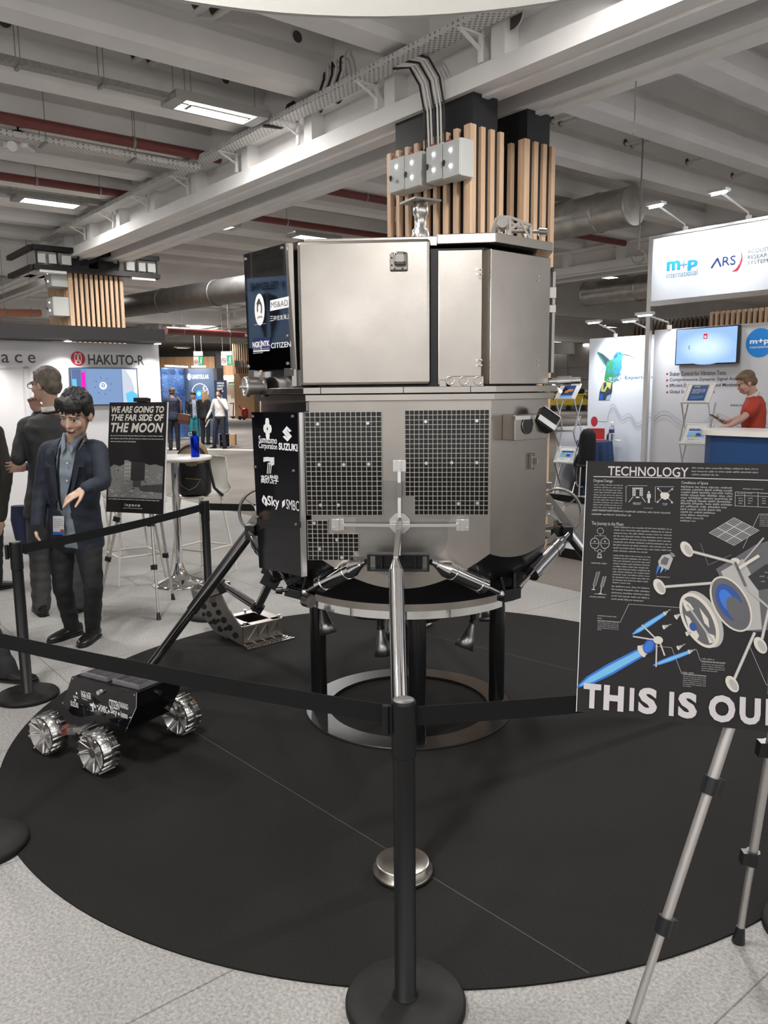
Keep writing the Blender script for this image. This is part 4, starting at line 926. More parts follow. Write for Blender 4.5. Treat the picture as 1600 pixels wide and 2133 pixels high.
# ---------------------------------------------------------------- small six-plate rover with three wheels in view
w1, w2, w3 = PZ(105, 1566, .006), PZ(209, 1606, .006), PZ(380, 1526, .006)
RL = (w2 - w1).normalized(); RW = UP.cross(RL)
rover = thing('moon_rover', 'small black sided rover with shiny grouser wheels on the left of the black carpet', 'rover model', (w1 + w2) / 2 + RW * .24)
WR = .097
WHEELM = mat('bright_wheel_metal', (.74, .735, .72), .17, 1.)
def wheel(c, out):
    c = c + UP * WR; m = MB(); wd = .082; o = V(out)
    a, b = c - o * wd / 2, c + o * wd / 2
    m.lathe([(WR - .014, 0), (WR - .008, 0), (WR - .008, wd), (WR - .014, wd), (WR - .014, 0)], a, o, 48)
    x, y, d = basis(o)
    w = m.build('wheel', WHEELM, rover); m = MB()
    for k in range(18):
        t = 2 * PI * k / 18; e = x * math.cos(t) + y * math.sin(t); tn = -x * math.sin(t) + y * math.cos(t)
        m.bar(a + e * (WR - .003), b + e * (WR - .003), .003, .017, 0, tn) if False else m.box((a + b) / 2 + e * (WR - .0045), (.010, .0028, wd + .004), 0, Matrix(((e.x, tn.x, o.x), (e.y, tn.y, o.y), (e.z, tn.z, o.z))))
    m.build('grousers', WHEELM, w)
    m = MB(); h = c + o * wd * .30
    m.cyl(h - o * .02, h + o * .012, .022, n=18); m.lathe([(.02, -.012), (WR - .014, .02)], h, o, 40)
    for k in range(8):
        t = 2 * PI * k / 8 + .2; e = x * math.cos(t) + y * math.sin(t); m.bar(h + e * .015 + o * .006, h + e * (WR - .012) + o * .026, .008, .006, 0, o)
    m.build('spoked_hub', ALU, w)
for c in (w1, w2): wheel(c, -RW)
wheel(w3, RW * -1 if False else -RW); w4 = w3 - RL * (w2 - w1).length; wheel(w4, RW)
SPl = Plane((w1 + w2) / 2 + RW * .105, RL)
poly = [SPl.uv(*p) for p in ((150, 1409), (285, 1443), (284, 1474), (262, 1523), (252, 1518), (222, 1494), (200, 1488), (168, 1494), (150, 1489), (130, 1466))]
BD = .255
m = MB(SPl.T); m.prism(poly, -BD, -.004); m.build('body', GLOSSBLK, rover, bevel=.003)
m = MB(SPl.T); m.prism(poly, -.004, 0); side = m.build('side_plate', GLOSSBLK, rover, bevel=.001)
m = MB(SPl.T)
def SI(*p): return SPl.uv(*p)
for st, a, b, c, d in (('JAL', 153, 1451, 164, 1453), ('NGK NTK', 170, 1444, 190, 1450), ('SUZUKI', 148, 1464, 163, 1470), ('CITIZEN', 228, 1462, 248, 1473), ('TAKASAGO', 249, 1467, 267, 1473), ('SMBC', 210, 1472, 224, 1482), ('Sky', 231, 1477, 244, 1489), ('Sumitomo', 252, 1486, 266, 1490), ('Corporation', 252, 1491, 266, 1495)):
    SPl.tx(m, st, a, b, c, d, z=.0012, bold=.02)
for c, r in (((160, 1444), .007), ((157, 1458), .008), ((195, 1466), .007), ((227, 1482), .008), ((248, 1487), .008)):
    q = SI(*c); m.poly([(q[0] - r, q[1]), (q[0], q[1] + r * 1.2), (q[0] + r, q[1]), (q[0], q[1] - r * 1.2)], .0012)
a = SI(171, 1457); b = SI(189, 1450); m.greek(a[0], a[1], b[0], b[1], 3, .0012); a = SI(189, 1482); b = SI(199, 1468); m.text('T', a[0], a[1] + .008, b[0], b[1], .0012, bold=.05); m.greek(a[0], a[1], b[0], a[1] + .008, 1, .0012)
m.poly([SI(*p) for p in ((205, 1476), (209, 1470), (209, 1477), (206, 1482))], .0012)
m.build('lettering', WHITE_INK, side)
for p in ((153, 1413), (281, 1447), (132, 1464), (265, 1517)): m = MB(); m.cyl(SPl.hit(*p), SPl.hit(*p) - RW * .004, .004, n=8); m.build('corner_screw', ALU, rover)
m = MB(); q = SPl.hit(211, 1441); m.cyl(q, q - RW * .02, .014, .010, n=16); m.build('camera_button', ALU, rover)
TP = Plane(SPl.pt(*poly[0]) - RW * 0 + UP * .001, RL, RW)                           # top deck
tl = (V(SPl.pt(*poly[1])) - V(SPl.pt(*poly[0]))); ex = tl.normalized(); nz_ = ex.cross(RW).normalized(); TD = frame(SPl.pt(*poly[0]) + nz_ * .001, ex, RW, nz_); TL_ = tl.length
CLEAR = mat('clear_acrylic', (.9, .9, .92), .05, 0, .5, trans=.85); SKYC = mat('solar_glass_top', (.03, .025, .03), .05, 0, .9, coat=.6)
m = MB(TD); m.rect(.02, .02, TL_ * .50, BD - .03, .001); m.rect(TL_ * .54, .02, TL_ - .012, BD - .03, .001); m.build('top_solar_cells', SKYC, rover)
m = MB(TD)
for x0, x1 in ((.03, TL_ * .48), (TL_ * .56, TL_ - .02)):
    for k in range(4): m.box((x0 + (x1 - x0) * k / 3, BD / 2, .012), (.002, BD - .06, .022))
    for y in (.03, BD / 2, BD - .035): m.box(((x0 + x1) / 2, y, .012), (x1 - x0, .002, .022))
m.build('clear_dividers', CLEAR, rover)
FPp = Plane(SPl.pt(*SI(285, 1443)), RW); q = (SPl.pt(*SI(284, 1460)) + RW * .12)
m = MB(); m.cyl(q + RL * -.004, q + RL * .016, .015, .012, n=18); m.build('front_camera', DARKCHROME, rover)
m = MB(SPl.T); a = SI(285, 1443); b = SI(284, 1474); c = SI(262, 1523)
for z in (0,): m.line([a, b, c], .0035, .001)
m.build('edge_trim', ALU, rover)
# rocker arms joining wheels to body
rk = (w1 + w2) / 2 + UP * .135 + RW * .05
m = MB(); m.bar(w1 + UP * WR + RW * .03, rk, .022, .022); m.bar(w2 + UP * WR + RW * .03, rk, .022, .022); m.cyl(rk - RW * .02, rk + RW * .07, .016, n=16); m.box(rk.lerp(w1 + UP * WR + RW * .03, .35) + UP * .0, (.04, .035, .035)); m.build('rocker_arm', ALU, rover)
m = MB(); rk2 = (w3 + w4) / 2 + UP * .135 - RW * .05; m.bar(w3 + UP * WR - RW * .03, rk2, .022, .022); m.bar(w4 + UP * WR - RW * .03, rk2, .022, .022); m.cyl(rk2 + RW * .02, rk2 - RW * .07, .016, n=16); m.build('rocker_arm', ALU, rover)
m = MB(); q = rk.lerp(w1 + UP * WR + RW * .03, .55); m.box(q + UP * .002, (.036, .036, .036), 0, Matrix.Rotation(math.atan2(RL.y, RL.x), 3, 'Z')); m.build('red_sleeve', mat('red_sleeve', (.28, .05, .04), .4), rover)

# ---------------------------------------------------------------- belt barrier posts
SCUFF = mat('scuffed_black_base', (.008, .0078, .0075), .62, 0, .3, var=.45, vscale=14); CAPM = mat('brushed_cap', (.17, .165, .16), .5, .4, var=.1, vscale=30)
PH = .885
def make_post(loc, label):
    t = thing('barrier_post', label, 'barrier post', loc, 0, 'belt barrier posts'); I = Matrix.Translation(V(loc))
    m = MB(I); m.lathe([(0, .034), (.10, .032), (.158, .027), (.166, .018), (.166, .003), (0, .003)], n=72); m.build('base', SCUFF, t)
    m = MB(I); m.lathe([(.0, .03), (.036, .03), (.036, .036), (.0295, .038), (.0295, PH - .15)], n=36); m.build('pole', BLACK_MET, t)
    m = MB(I); m.lathe([(.0295, PH - .155), (.0325, PH - .15), (.0325, PH - .006), (.030, PH), (0, PH)], n=48, smooth=False); hd = m.build('belt_head', BLACK_MET, t)
    m = MB(I); m.lathe([(.027, PH), (.027, PH + .0015), (0, PH + .002)], n=36); m.build('cap', CAPM, hd)
    m = MB(I); m.cyl((-.046, -.006, PH - .09), (-.046, -.006, PH - .012), .010, n=14); m.box((-.038, -.003, PH - .05), (.018, .012, .07)); m.build('belt_clip', BLACK_MET, hd)
    return t
fp = PZ(845, 2094)
post0 = make_post((fp.x, fp.y, 0), 'nearest black barrier post, in front of the lander at the bottom of the picture')
pl_ = PZ(58, 1452); postL = dup(post0, (pl_.x, pl_.y, 0), .5, 'black barrier post standing behind the rover at the left edge')
p2_ = PZ(437, 1284); post2 = dup(post0, (p2_.x, p2_.y, 0), .9, 'farther black barrier post beside the white high table, behind the scoop')
pe_ = PZ(50, 1768); pE = V((pe_.x - .163, pe_.y + .01, 0)); dup(post0, pE, .3, 'black barrier post at the lower left corner, only its round base in view')
r_ = PZ(1205, 1457, .84); dR = (r_ - V((fp.x, fp.y, .84))); pR = V((fp.x, fp.y, 0)) + V((dR.x, dR.y, 0)) * 2.7; dup(post0, pR, .2, 'black barrier post beyond the technology poster, right of the frame')
q_ = PZ(540, 1054, .84); dB = q_ - V((p2_.x, p2_.y, .84)); pB = V((p2_.x, p2_.y, 0)) + V((dB.x, dB.y, 0)) * 3.1; dup(post0, pB, .2, 'black barrier post hidden behind the lander')
BELT = mat('black_belt_webbing', (.0065, .0065, .007), .8, 0, .25, bump=.15, bscale=400)
def belt(a, b, label, sag=.012, h=.052, z=.838):
    a, b = V((a.x, a.y, z)), V((b.x, b.y, z)); d = (b - a).normalized(); a = a + d * .034; b = b - d * .034; n_ = V((-d.y, d.x, 0)) * .0012; N = 16; m = MB(); vs = []
    for k in range(N + 1):
        t = k / N; p = a.lerp(b, t) - UP * sag * 4 * t * (1 - t)
        vs += [p - n_ - UP * h / 2, p + n_ - UP * h / 2, p + n_ + UP * h / 2, p - n_ + UP * h / 2]
    fs = []
    for k in range(N):
        for j in range(4): fs.append((k * 4 + j, k * 4 + (j + 1) % 4, k * 4 + 4 + (j + 1) % 4, k * 4 + 4 + j))
    m.add(vs, fs); m.box(b - d * .006, (.018, .018, h + .012)); return tag(m.build('barrier_belt', BELT), label, 'barrier belt', 'barrier belts')
FPOS = V((fp.x, fp.y, 0)); belt(FPOS, pE, 'black barrier belt running across the lower left, in front of the rover'); belt(FPOS, pR, 'black barrier belt running from the nearest post to the right behind the big poster')
belt(V((pl_.x, pl_.y, 0)), V((p2_.x, p2_.y, 0)), 'black barrier belt crossing in front of the young man in the blue jacket'); belt(V((p2_.x, p2_.y, 0)), pB, 'short stretch of black barrier belt going behind the lander from the farther post')

# ---------------------------------------------------------------- easels with posters
EAL = mat('satin_easel_aluminium', (.60, .575, .56), .42, .85); EBLK = mat('black_easel_plastic', (.012, .012, .014), .35)
def easel(label, apex, feet, r=.012, clampz=(.62, .32), extra=True):
    t = thing('easel', label, 'easel', (sum((V(f) for f in feet), V()) / len(feet)))
    for f in feet:
        f = V(f); d = (apex - f); m = MB()
        k1, k2 = clampz[1], clampz[0]
        p1, p2_ = f + d * k1, f + d * k2
        m.cyl(f + d * .015, p1, r * .72, n=16); m.cyl(p1, p2_, r * .88, n=16); m.cyl(p2_, apex, r, n=16); lg = m.build('leg', EAL, t)
        for q, rr in ((p1, r * 1.35), (p2_, r * 1.5)):
            m = MB(); e = d.normalized(); x, y, _ = basis(e); m.cyl(q - e * r * 1.5, q + e * r * 1.5, rr, n=20); m.box(q - y * rr * .9 + x * 0, (rr * 1.3, rr * 1.6, rr * 2.1), 0, Matrix(((x.x, y.x, e.x), (x.y, y.y, e.y), (x.z, y.z, e.z)))); m.build('leg_clamp', EBLK, lg, bevel=.001)
        m = MB(); e = d.normalized(); m.cyl(f, f + e * .055, r * 1.35, r * .85, n=18); m.build('rubber_foot', EBLK, lg)
    m = MB(); m.box(apex, (.07, .05, .05)); m.build('top_joint', EBLK, t, bevel=.004)
    return t
yaw = math.radians(-17.5); exT = V((math.cos(yaw), math.sin(yaw), 0)); back = V((-math.sin(yaw), math.cos(yaw), 0)); lean = .20
fl = PZ(1303, 2170); TQ = P(1520, 1514, 1.96); ld = (TQ - fl).normalized(); eyT = (ld - exT * ld.dot(exT)).normalized(); TPn = Plane(TQ + exT.cross(eyT).normalized() * .022, exT, eyT)
bl = TPn.uv(1203, 1480); tlc = TPn.uv(1222, 960); PW = .86; py0, py1 = TPn.uv(1450, 1509)[1], (tlc[1] + TPn.uv(1500, 965)[1]) / 2; px0 = (bl[0] + tlc[0]) / 2; px1 = px0 + PW
_t = TPn.pt(px0, py1).z + .015; apx = fl + ld * (_t / ld.z); fr_ = PZ(1538, 1962)
fR = V((2 * apx.x - fl.x + .12, fl.y - .22, 0))
ez_t = easel('silver telescopic easel with black clamps holding the big technology poster', apx, (fl, fr_, fR), .0145, (.44, .20))
pt_ = thing('technology_poster', 'black poster headed TECHNOLOGY with an exploded spacecraft drawing on the near easel', 'poster', TPn.pt((px0 + px1) / 2, py0))
m = MB(TPn.T); m.box(((px0 + px1) / 2, (py0 + py1) / 2, -.004), (PW, py1 - py0, .008)); bd = m.build('board', [mat('poster_black', (.0135, .012, .0125), .5, 0, .3)], pt_)
m = MB(TPn.T); m.box((px0 - .001, (py0 + py1) / 2, -.004), (.002, py1 - py0, .008)); m.build('white_core_edge', mat('white_foam_core', (.75, .75, .76), .6), pt_)
m = MB(TPn.T); _q = TPn.T.inverted() @ apx; m.box((_q.x, py1 + .006, .004), (.10, .012, .03)); tag(m.build('poster_clip', EBLK, ez_t), 'black clip at the head of the easel')
rn = random.Random(3); GREY = mat('grey_small_print', (.26, .25, .26), .5); LGREY = mat('light_grey_line', (.52, .51, .52), .5); SILV = mat('printed_silver', (.42, .41, .40), .45); SILVD = mat('printed_dark_silver', (.10, .10, .11), .45); CREAM = mat('printed_cream', (.66, .62, .55), .5)
BLU = mat('printed_flame_blue', (.02, .16, .62), .45); BLU2 = mat('printed_flame_pale', (.16, .48, .80), .45); BLU3 = mat('printed_deep_blue', (.01, .06, .30), .45); TITLE = mat('printed_title_grey', (.60, .57, .58), .5)
PM = [TITLE, GREY, LGREY, SILV, SILVD, CREAM, BLU, BLU2, BLU3, BLACK_INK]
m = MB(TPn.T)
def uz(zx, zy): return TPn.uv(1200 + zx / 3.7425, 950 + zy / 3.7425)              # measured on an enlarged view of the poster
def tz(st, x0, y0, x1, y1, **k):
    a = uz(x0, y1); b = uz(x1, y0); m.text(st, a[0], a[1], b[0], b[1], **k)
def gz(x0, y0, x1, y1, rows, **k):
    a = uz(x0, y1); b = uz(x1, y0); m.greek(a[0], a[1], b[0], b[1], rows, mi=1, rnd=rn, **k)
def pz(pts, z=.001, mi=0): m.poly([uz(*p) for p in pts], z, mi)
def lz(pts, w, z=.001, mi=2, closed=False): m.line([uz(*p) for p in pts], w, z, mi, closed)
def ez(c, rx, ry, rot=0., z=.001, mi=3, n=32):
    q = uz(*c); s = 1 / 3.7425 / F_PX * 2.1; m.disc(q, rx * s, z, mi, n, ry * s, rot)
tz('TECHNOLOGY', 248, 90, 878, 152, bold=.012); gz(900, 92, 1420, 160, 3, last=.42)
lz([(138, 160), (880, 172), (1900, 200)], .0022, mi=0)
tz('Original Design', 135, 184, 288, 208, mi=2); gz(132, 222, 366, 430, 11, last=.9); gz(122, 432, 750, 470, 2, last=.5)
tz('Conditions of Space', 822, 200, 1030, 224, mi=2)
for k in range(13): 
    xe = 1220 if k < 7 else 1220 - (k - 6) * 45; gz(818 - k * .5, 236 + k * 21.8, xe, 236 + (k + 1) * 21.8, 1, last=1.)
tz('FRONT', 445, 362, 508, 380, mi=2); tz('TOP', 672, 368, 712, 384, mi=2); gz(530, 402, 600, 414, 1, last=1)
lz([(390, 358), (390, 236), (398, 236)], .001); lz([(404, 230), (556, 232)], .001); lz([(618, 360), (618, 240), (624, 240)], .001); lz([(630, 238), (765, 240)], .001)
for r in range(4):
    for c in range(6):
        if c in (2, 3) and r > 0: continue
        pz([(440 + c * 14, 246 + r * 17), (451 + c * 14, 246 + r * 17), (451 + c * 14, 260 + r * 17), (440 + c * 14, 260 + r * 17)], mi=2)
lz([(445, 318), (412, 358)], .0016); lz([(512, 318), (542, 360)], .0016); ez((480, 322), 16, 6, mi=2); ez((568, 282), 8, 9, mi=2); pz([(554, 294), (582, 294), (584, 326), (576, 328), (576, 366), (559, 366), (560, 328), (552, 326)], mi=2)
lz([(636, 252), (756, 364)], .0015); lz([(752, 254), (632, 360)], .0015); pz([(666, 284), (708, 284), (730, 300), (722, 330), (694, 342), (662, 326), (656, 300)], z=.0014, mi=5)
for c in ((640, 254), (750, 258), (636, 358), (748, 362)): ez(c, 8, 8, mi=2)
a, b = (1242, 280), (1540, 390)
lz([(1242, 280), (1540, 292)], .001); lz([(1242, 306), (1540, 318)], .001); lz([(1242, 388), (1540, 402)], .001)
for x in (1242, 1316, 1420): lz([(x, 282), (x - 2, 392)], .001)
for x in (1256, 1330, 1440): gz(x, 286, x + 52, 302, 1, last=1); gz(x + 8, 322, x + 48, 380, 3, last=.8)
gz(1300, 252, 1460, 268, 1, last=1)
tz('The Journey to the Moon', 121, 518, 370, 544, mi=2)
gz(288, 562, 748, 752, 9, last=.6); gz(282, 780, 580, 998, 11, last=.5); gz(274, 1022, 574, 1128, 5, last=.9)
for c in ((146, 680), (226, 680)): q = uz(*c); m.ring2(q, .0108, .0120, .001, 2, sy=1.25); lz([(c[0] - 34, c[1]), (c[0] + 34, c[1] + 2)], .0008); pz([(c[0] - 9, c[1] - 18), (c[0] + 9, c[1] - 18), (c[0], c[1] - 6)], mi=2)
q = uz(190, 584); m.ring2(q, .0078, .0088, .001, 2); lz([(190, 610), (190, 622), (148, 622), (146, 634)], .0008); lz([(190, 622), (232, 624), (230, 636)], .0008); lz([(146, 722), (146, 738), (172, 740)], .0008); lz([(226, 724), (224, 740), (198, 742)], .0008)
q = uz(184, 742); m.ring2(q, .0045, .0056, .001, 2); pz([(172, 762), (196, 764), (202, 796), (164, 794)], mi=2); pz([(176, 768), (192, 769), (196, 788), (170, 787)], z=.0014, mi=9); gz(118, 830, 244, 846, 1, last=1)
for x0, y0, x1, y1, x2, y2 in ((172, 902, 142, 1012, 136, 1040), (222, 938, 200, 1020, 190, 1072)):
    lz([(x0 - 10, y0), (x1 - 10, y1)], .0009); lz([(x0 + 14, y0), (x1 + 12, y1)], .0009)
    for k in range(9): t = k / 9; xa = x0 + (x1 - x0) * t; ya = y0 + (y1 - y0) * t; lz([(xa - 10, ya + 8), (xa + 13, ya)], .0007)
    lz([(x1, y1), (x2, y2)], .0022); ez((x2, y2), 16, 4, mi=2)
lz([(144, 1074), (238, 1080)], .001); gz(106, 1094, 240, 1108, 1, last=1)
lz([(848, 1184), (412, 1154), (345, 1294), (166, 1280)], .0009); gz(166, 1246, 316, 1274, 2, last=.25); gz(166, 1294, 334, 1360, 6, last=.2)
lz([(560, 1478), (745, 1492), (824, 1696), (1016, 1714)], .0009); gz(830, 1684, 922, 1700, 1, last=1); gz(832, 1712, 1014, 1800, 7, last=.4); lz([(940, 1510), (970, 1596), (1166, 1612)], .0009); gz(978, 1578, 1078, 1594, 1, last=1); gz(978, 1612, 1160, 1680, 5, last=.7)
lz([(1300, 720), (1428, 452), (1500, 452)], .0009); gz(1430, 460, 1600, 552, 7, last=.5); lz([(1352, 1480), (1484, 1784), (1560, 1790)], .0009); gz(1490, 1700, 1640, 1860, 12)
# flames
def flame(a, b, w0, w1, tip):
    ax = V((b[0] - a[0], b[1] - a[1], 0)); L = ax.length; d = ax / L; n_ = V((-d.y, d.x, 0)); A = V((*a, 0))
    def pr(k, sc): return [tuple((A + d * (L * t) + n_ * (w * sc * s))[:2]) for s in (1, -1) for t, w in (k if s == 1 else k[::-1])]
    k = [(0, w0 * .9), (.15, w0), (.5, w1), (.82, w1 * .8), (1.0, tip)]
    pz(pr(k, 1.0), .0011, 6); pz(pr([(t * .96, w) for t, w in k], .62), .0015, 7)
flame((520, 1524), (10, 1800), 40, 46, 6); flame((690, 1230), (436, 1392), 18, 22, 4); flame((880, 1528), (600, 1632), 17, 20, 4)
def nozzle(c, L, w, ang):
    d = V((math.cos(ang), math.sin(ang), 0)); n_ = V((-d.y, d.x, 0)); C = V((*c, 0))
    pz([tuple((C + d * x + n_ * y)[:2]) for x, y in ((0, w), (L * .5, w * .6), (L, w * .3), (L, -w * .3), (L * .5, -w * .6), (0, -w))], .0018, 3)
    ez(tuple((C)[:2]), w * .4, w, -ang, .0022, 5)
    for k in range(3): pz([tuple((C + d * (L + 6 + k * 10) + n_ * y)[:2]) for y in (-w * .35, w * .35)] + [tuple((C + d * (L + 14 + k * 10) + n_ * (k - 1) * w * .3)[:2])], .0018, (5, 3, 4)[k])
nozzle((690, 1228), 32, 16, -.62); nozzle((778, 1256), 40, 20, -.62); nozzle((682, 1334), 40, 18, -.35); nozzle((862, 1386), 50, 18, -.35); nozzle((794, 1496), 40, 18, -.5); nozzle((880, 1526), 34, 18, -.35)
nozzle((510, 1522), 120, 50, -.55); ez((574, 1478), 44, 66, -.5, .0024, 8); ez((566, 1484), 30, 50, -.5, .0026, 6)
for p, q_ in (((640, 1440), (516, 1318)), ((610, 1432), (448, 1406)), ((650, 1440), (690, 1552)), ((628, 1470), (624, 1640))): lz([p, q_], .0042, .003, 3); lz([p, q_], .0018, .0034, 5)
ez((640, 1434), 36, 30, 0, .0032, 5)
# little craft with blue jets
pz([(640, 820), (672, 772), (728, 764), (756, 800), (722, 888), (648, 860)], .0012, 3); pz([(664, 812), (690, 784), (726, 800), (706, 852), (660, 840)], .0016, 4)
for k in range(3): pz([(636 + k * 30, 852 + k * 14), (660 + k * 28, 858 + k * 12), (622 + k * 34, 930 - k * 14)], .0012, 7 if k == 1 else 6)
for r in (.006, .009, .012): q = uz(732, 790); m.ring2(q, r, r + .0012, .001, 2, n=10, a0=.2, a1=1.5)
gz(626, 938, 730, 950, 1, last=1)
# ring frame and big hull
ez((990, 1270), 120, 232, .48, .0012, 3); ez((960, 1280), 118, 226, .48, .0015, 5); ez((958, 1282), 96, 200, .48, .0018, 4)
for pts in (((832, 1110), (890, 1150), (920, 1196), (862, 1210), (836, 1160)), ((848, 1236), (884, 1260), (960, 1400), (940, 1440), (880, 1350)), ((960, 1180), (1030, 1270), (1040, 1340), (1000, 1300)), ((1010, 1370), (1080, 1400), (1086, 1450), (1040, 1460))): pz(pts, .0022, 5)
ez((912, 1330), 26, 34, .3, .0026, 8); lz([(868, 1160), (1066, 1440)], .005, .0024, 3)
pz([(1090, 880), (1240, 790), (1400, 690), (1640, 620), (1700, 1300), (1440, 1370), (1330, 1360)], .0012, 4); pz([(1130, 900), (1300, 800), (1420, 1030), (1450, 1350), (1330, 1360)], .0014, 3)
ez((1206, 1152), 128, 226, .48, .0018, 5); ez((1206, 1152), 114, 212, .48, .0021, 4); ez((1196, 1140), 84, 150, .48, .0024, 8); ez((1180, 1130), 46, 96, .48, .0027, 6); ez((1250, 1200), 60, 110, .5, .0029, 4)
pz([(1340, 940), (1470, 850), (1640, 800), (1640, 1010), (1420, 1046)], .0018, 9)
for x, y in ((1430, 930), (1470, 900), (1440, 970), (1490, 940)): gz(x, y, x + 44, y + 20, 1, last=1, z=.0024)
ez((1240, 820), 34, 26, 0, .0024, 5)
def lander_leg(pts, pad, pr):
    lz(pts, .0075, .0030, 3); lz(pts, .003, .0034, 5); ez(pad, 40, 66, pr, .0038, 5); ez((pad[0] + 10, pad[1] + 6), 22, 46, pr, .0041, 3)
lander_leg([(1230, 830), (880, 738)], (862, 726), .55); lander_leg([(1060, 990), (680, 1020)], (650, 1018), .5); lander_leg([(1390, 1380), (1232, 1740)], (1216, 1776), .55); lander_leg([(1500, 1200), (1450, 1420)], (1436, 1474), .5)
lz([(1240, 830), (1320, 1010)], .006, .003, 4); lz([(1340, 1040), (1500, 1180)], .006, .003, 3); lz([(1260, 880), (1420, 780)], .008, .003, 5); lz([(1280, 850), (1460, 640)], .004, .003, 3)
# solar array drawing
for r in range(3):
    for c in range(3):
        o = V((1232 - 100 * r + 0, 482 + 58 * r, 0)); e1 = V((66, 34, 0)); e2 = V((-66, 40, 0)); q0 = V((1232, 478, 0)) + e1 * c + e2 * r
        if r == 2 and c == 2: pass
        pz([tuple(q0[:2]), tuple((q0 + e1)[:2]), tuple((q0 + e1 + e2)[:2]), tuple((q0 + e2)[:2])], .0012, 2)
        f = lambda u, v: tuple((q0 + e1 * u + e2 * v)[:2]); pz([f(.06, .06), f(.94, .06), f(.94, .94), f(.06, .94)], .0016, 4)
        for k in (1, 2, 3): lz([f(k / 4, .06), f(k / 4, .94)], .0005, .0019, 3); lz([f(.06, k / 4), f(.94, k / 4)], .0005, .0019, 3)
lz([(970, 680), (1030, 850), (1210, 770)], .002, .0014, 4)
# giant title
tz('THIS IS', 54, 1786, 940, 2030 - 30, mi=0, z=.004, bold=.05) if False else None
def ang_text(st, xl, yt, xr, yb, mi=0, z=.0044, bold=.05):
    a = uz(xl, yb); b = uz(xr, yt); m.text(st, a[0], a[1], b[0], b[1], z, mi, bold)
for st, xl, yt, xr, yb in (('T', 54, 1780, 198, 1958), ('H', 212, 1796, 376, 1976), ('I', 414, 1808, 456, 1984), ('S', 482, 1812, 636, 2002), ('I', 722, 1838, 766, 2022), ('S', 792, 1846, 946, 2036), ('O', 1030, 1872, 1244, 2064), ('U', 1270, 1890, 1440, 2084), ('R', 1474, 1906, 1640, 2096)): ang_text(st, xl, yt, xr, yb)
for k, st in enumerate('TECHNOLOGY'): pass
m.build('printed_design', PM, bd)

# far easel with the moon poster
yw = math.radians(-19); exM = V((math.cos(yw), math.sin(yw), 0)); bk = V((-math.sin(yw), math.cos(yw), 0))
MP = Plane(P(335, 1072, 5.86), exM, UP + bk * .15)
tl_, br_ = MP.uv(227, 838), MP.uv(336, 1070); bl_ = MP.uv(222, 1060); tr_ = MP.uv(353, 838)
mx0 = (tl_[0] + bl_[0]) / 2; mx1 = (tr_[0] + br_[0]) / 2; my0 = br_[1] - .005; my1 = (tl_[1] + tr_[1]) / 2
ap2 = MP.pt((mx0 + mx1) / 2, my1 + .0, -.06)
e2_ = easel('silver easel holding the black far side of the moon poster, behind the young man', ap2, (PZ(331, 1291), PZ(206, 1262), PZ(361, 1249)), .013, (.44, .24))
m = MB(MP.T); m.box(((mx0 + mx1) / 2 + .02, my1 + .02, -.02), (.12, .03, .05)); m.build('poster_clip', EBLK, e2_, bevel=.003)
t = thing('moon_poster', 'black poster with slanted white words and a moon photo on the farther easel', 'poster', MP.pt((mx0 + mx1) / 2, my0))
m = MB(MP.T); m.box(((mx0 + mx1) / 2, (my0 + my1) / 2, -.004), (mx1 - mx0, my1 - my0, .008)); bd2 = m.build('board', mat('poster_black', (.0135, .012, .0125), .5, 0, .3), t)
m = MB(MP.T); m.box((mx1 + .003, (my0 + my1) / 2, -.004), (.006, my1 - my0, .01)); m.build('white_core_edge', mat('white_foam_core', (.75, .75, .76), .6), t)
m = MB(MP.T); w_ = mx1 - mx0; h_ = my1 - my0; IV = 0
def mr(fx0, fy0, fx1, fy1): return mx0 + w_ * fx0, my0 + h_ * (1 - fy1), mx0 + w_ * fx1, my0 + h_ * (1 - fy0)
def mt(st, *f, **k): m.text(st, *mr(*f), z=.0012, **k)
mt('WE ARE GOING TO', .04, .035, .95, .095, mi=0, bold=.035, shear=.22); mt('THE FAR SIDE OF', .04, .108, .95, .168, mi=0, bold=.035, shear=.22); mt('THE MOON', .04, .185, .95, .272, mi=0, bold=.032, shear=.22, spacing=1.06)
for k in range(3): m.greek(*mr(.04, .295 + k * .027, .96 if k < 2 else .5, .315 + k * .027), 1, mi=1, rnd=rn, last=1.)
m.poly([(mx0 + w_ * x, my0 + h_ * (1 - y)) for x, y in ((.03, .60), (.12, .565), (.22, .58), (.30, .56), (.42, .575), (.58, .585), (.66, .55), (.74, .565), (.83, .555), (.97, .575), (.97, .865), (.03, .865))], .0010, 2)
rr = random.Random(5)
for k in range(150):
    x = rr.uniform(.05, .95); y = rr.uniform(.60, .855); s = rr.uniform(.01, .035) * (.5 + (y - .55) * 2.4); m.disc((mx0 + w_ * x, my0 + h_ * (1 - y)), w_ * s, .0011 + k * 1e-6, rr.choice((3, 4, 2, 3, 5)), 12, w_ * s * .30, rr.uniform(-.3, .3))
m.poly([(mx0 + w_ * x, my0 + h_ * (1 - y)) for x, y in ((.55, .755), (.97, .73), (.97, .81), (.60, .80))], .0016, 5)
m.rect(*mr(.30, .535, .42, .70), .0018, 4); m.rect(*mr(.42, .54, .66, .705), .0018, 6); m.rect(*mr(.46, .70, .60, .765), .0018, 5); m.rect(*mr(.30, .525, .38, .54), .0018, 4)
for i in range(3):
    for j in range(4): m.disc((mx0 + w_ * (.325 + i * .035), my0 + h_ * (1 - .56 - j * .035)), w_ * .008, .002, 0, 8)
m.line([(mx0 + w_ * .34, my0 + h_ * .30), (mx0 + w_ * .30, my0 + h_ * .245)], .006, .002, 4)
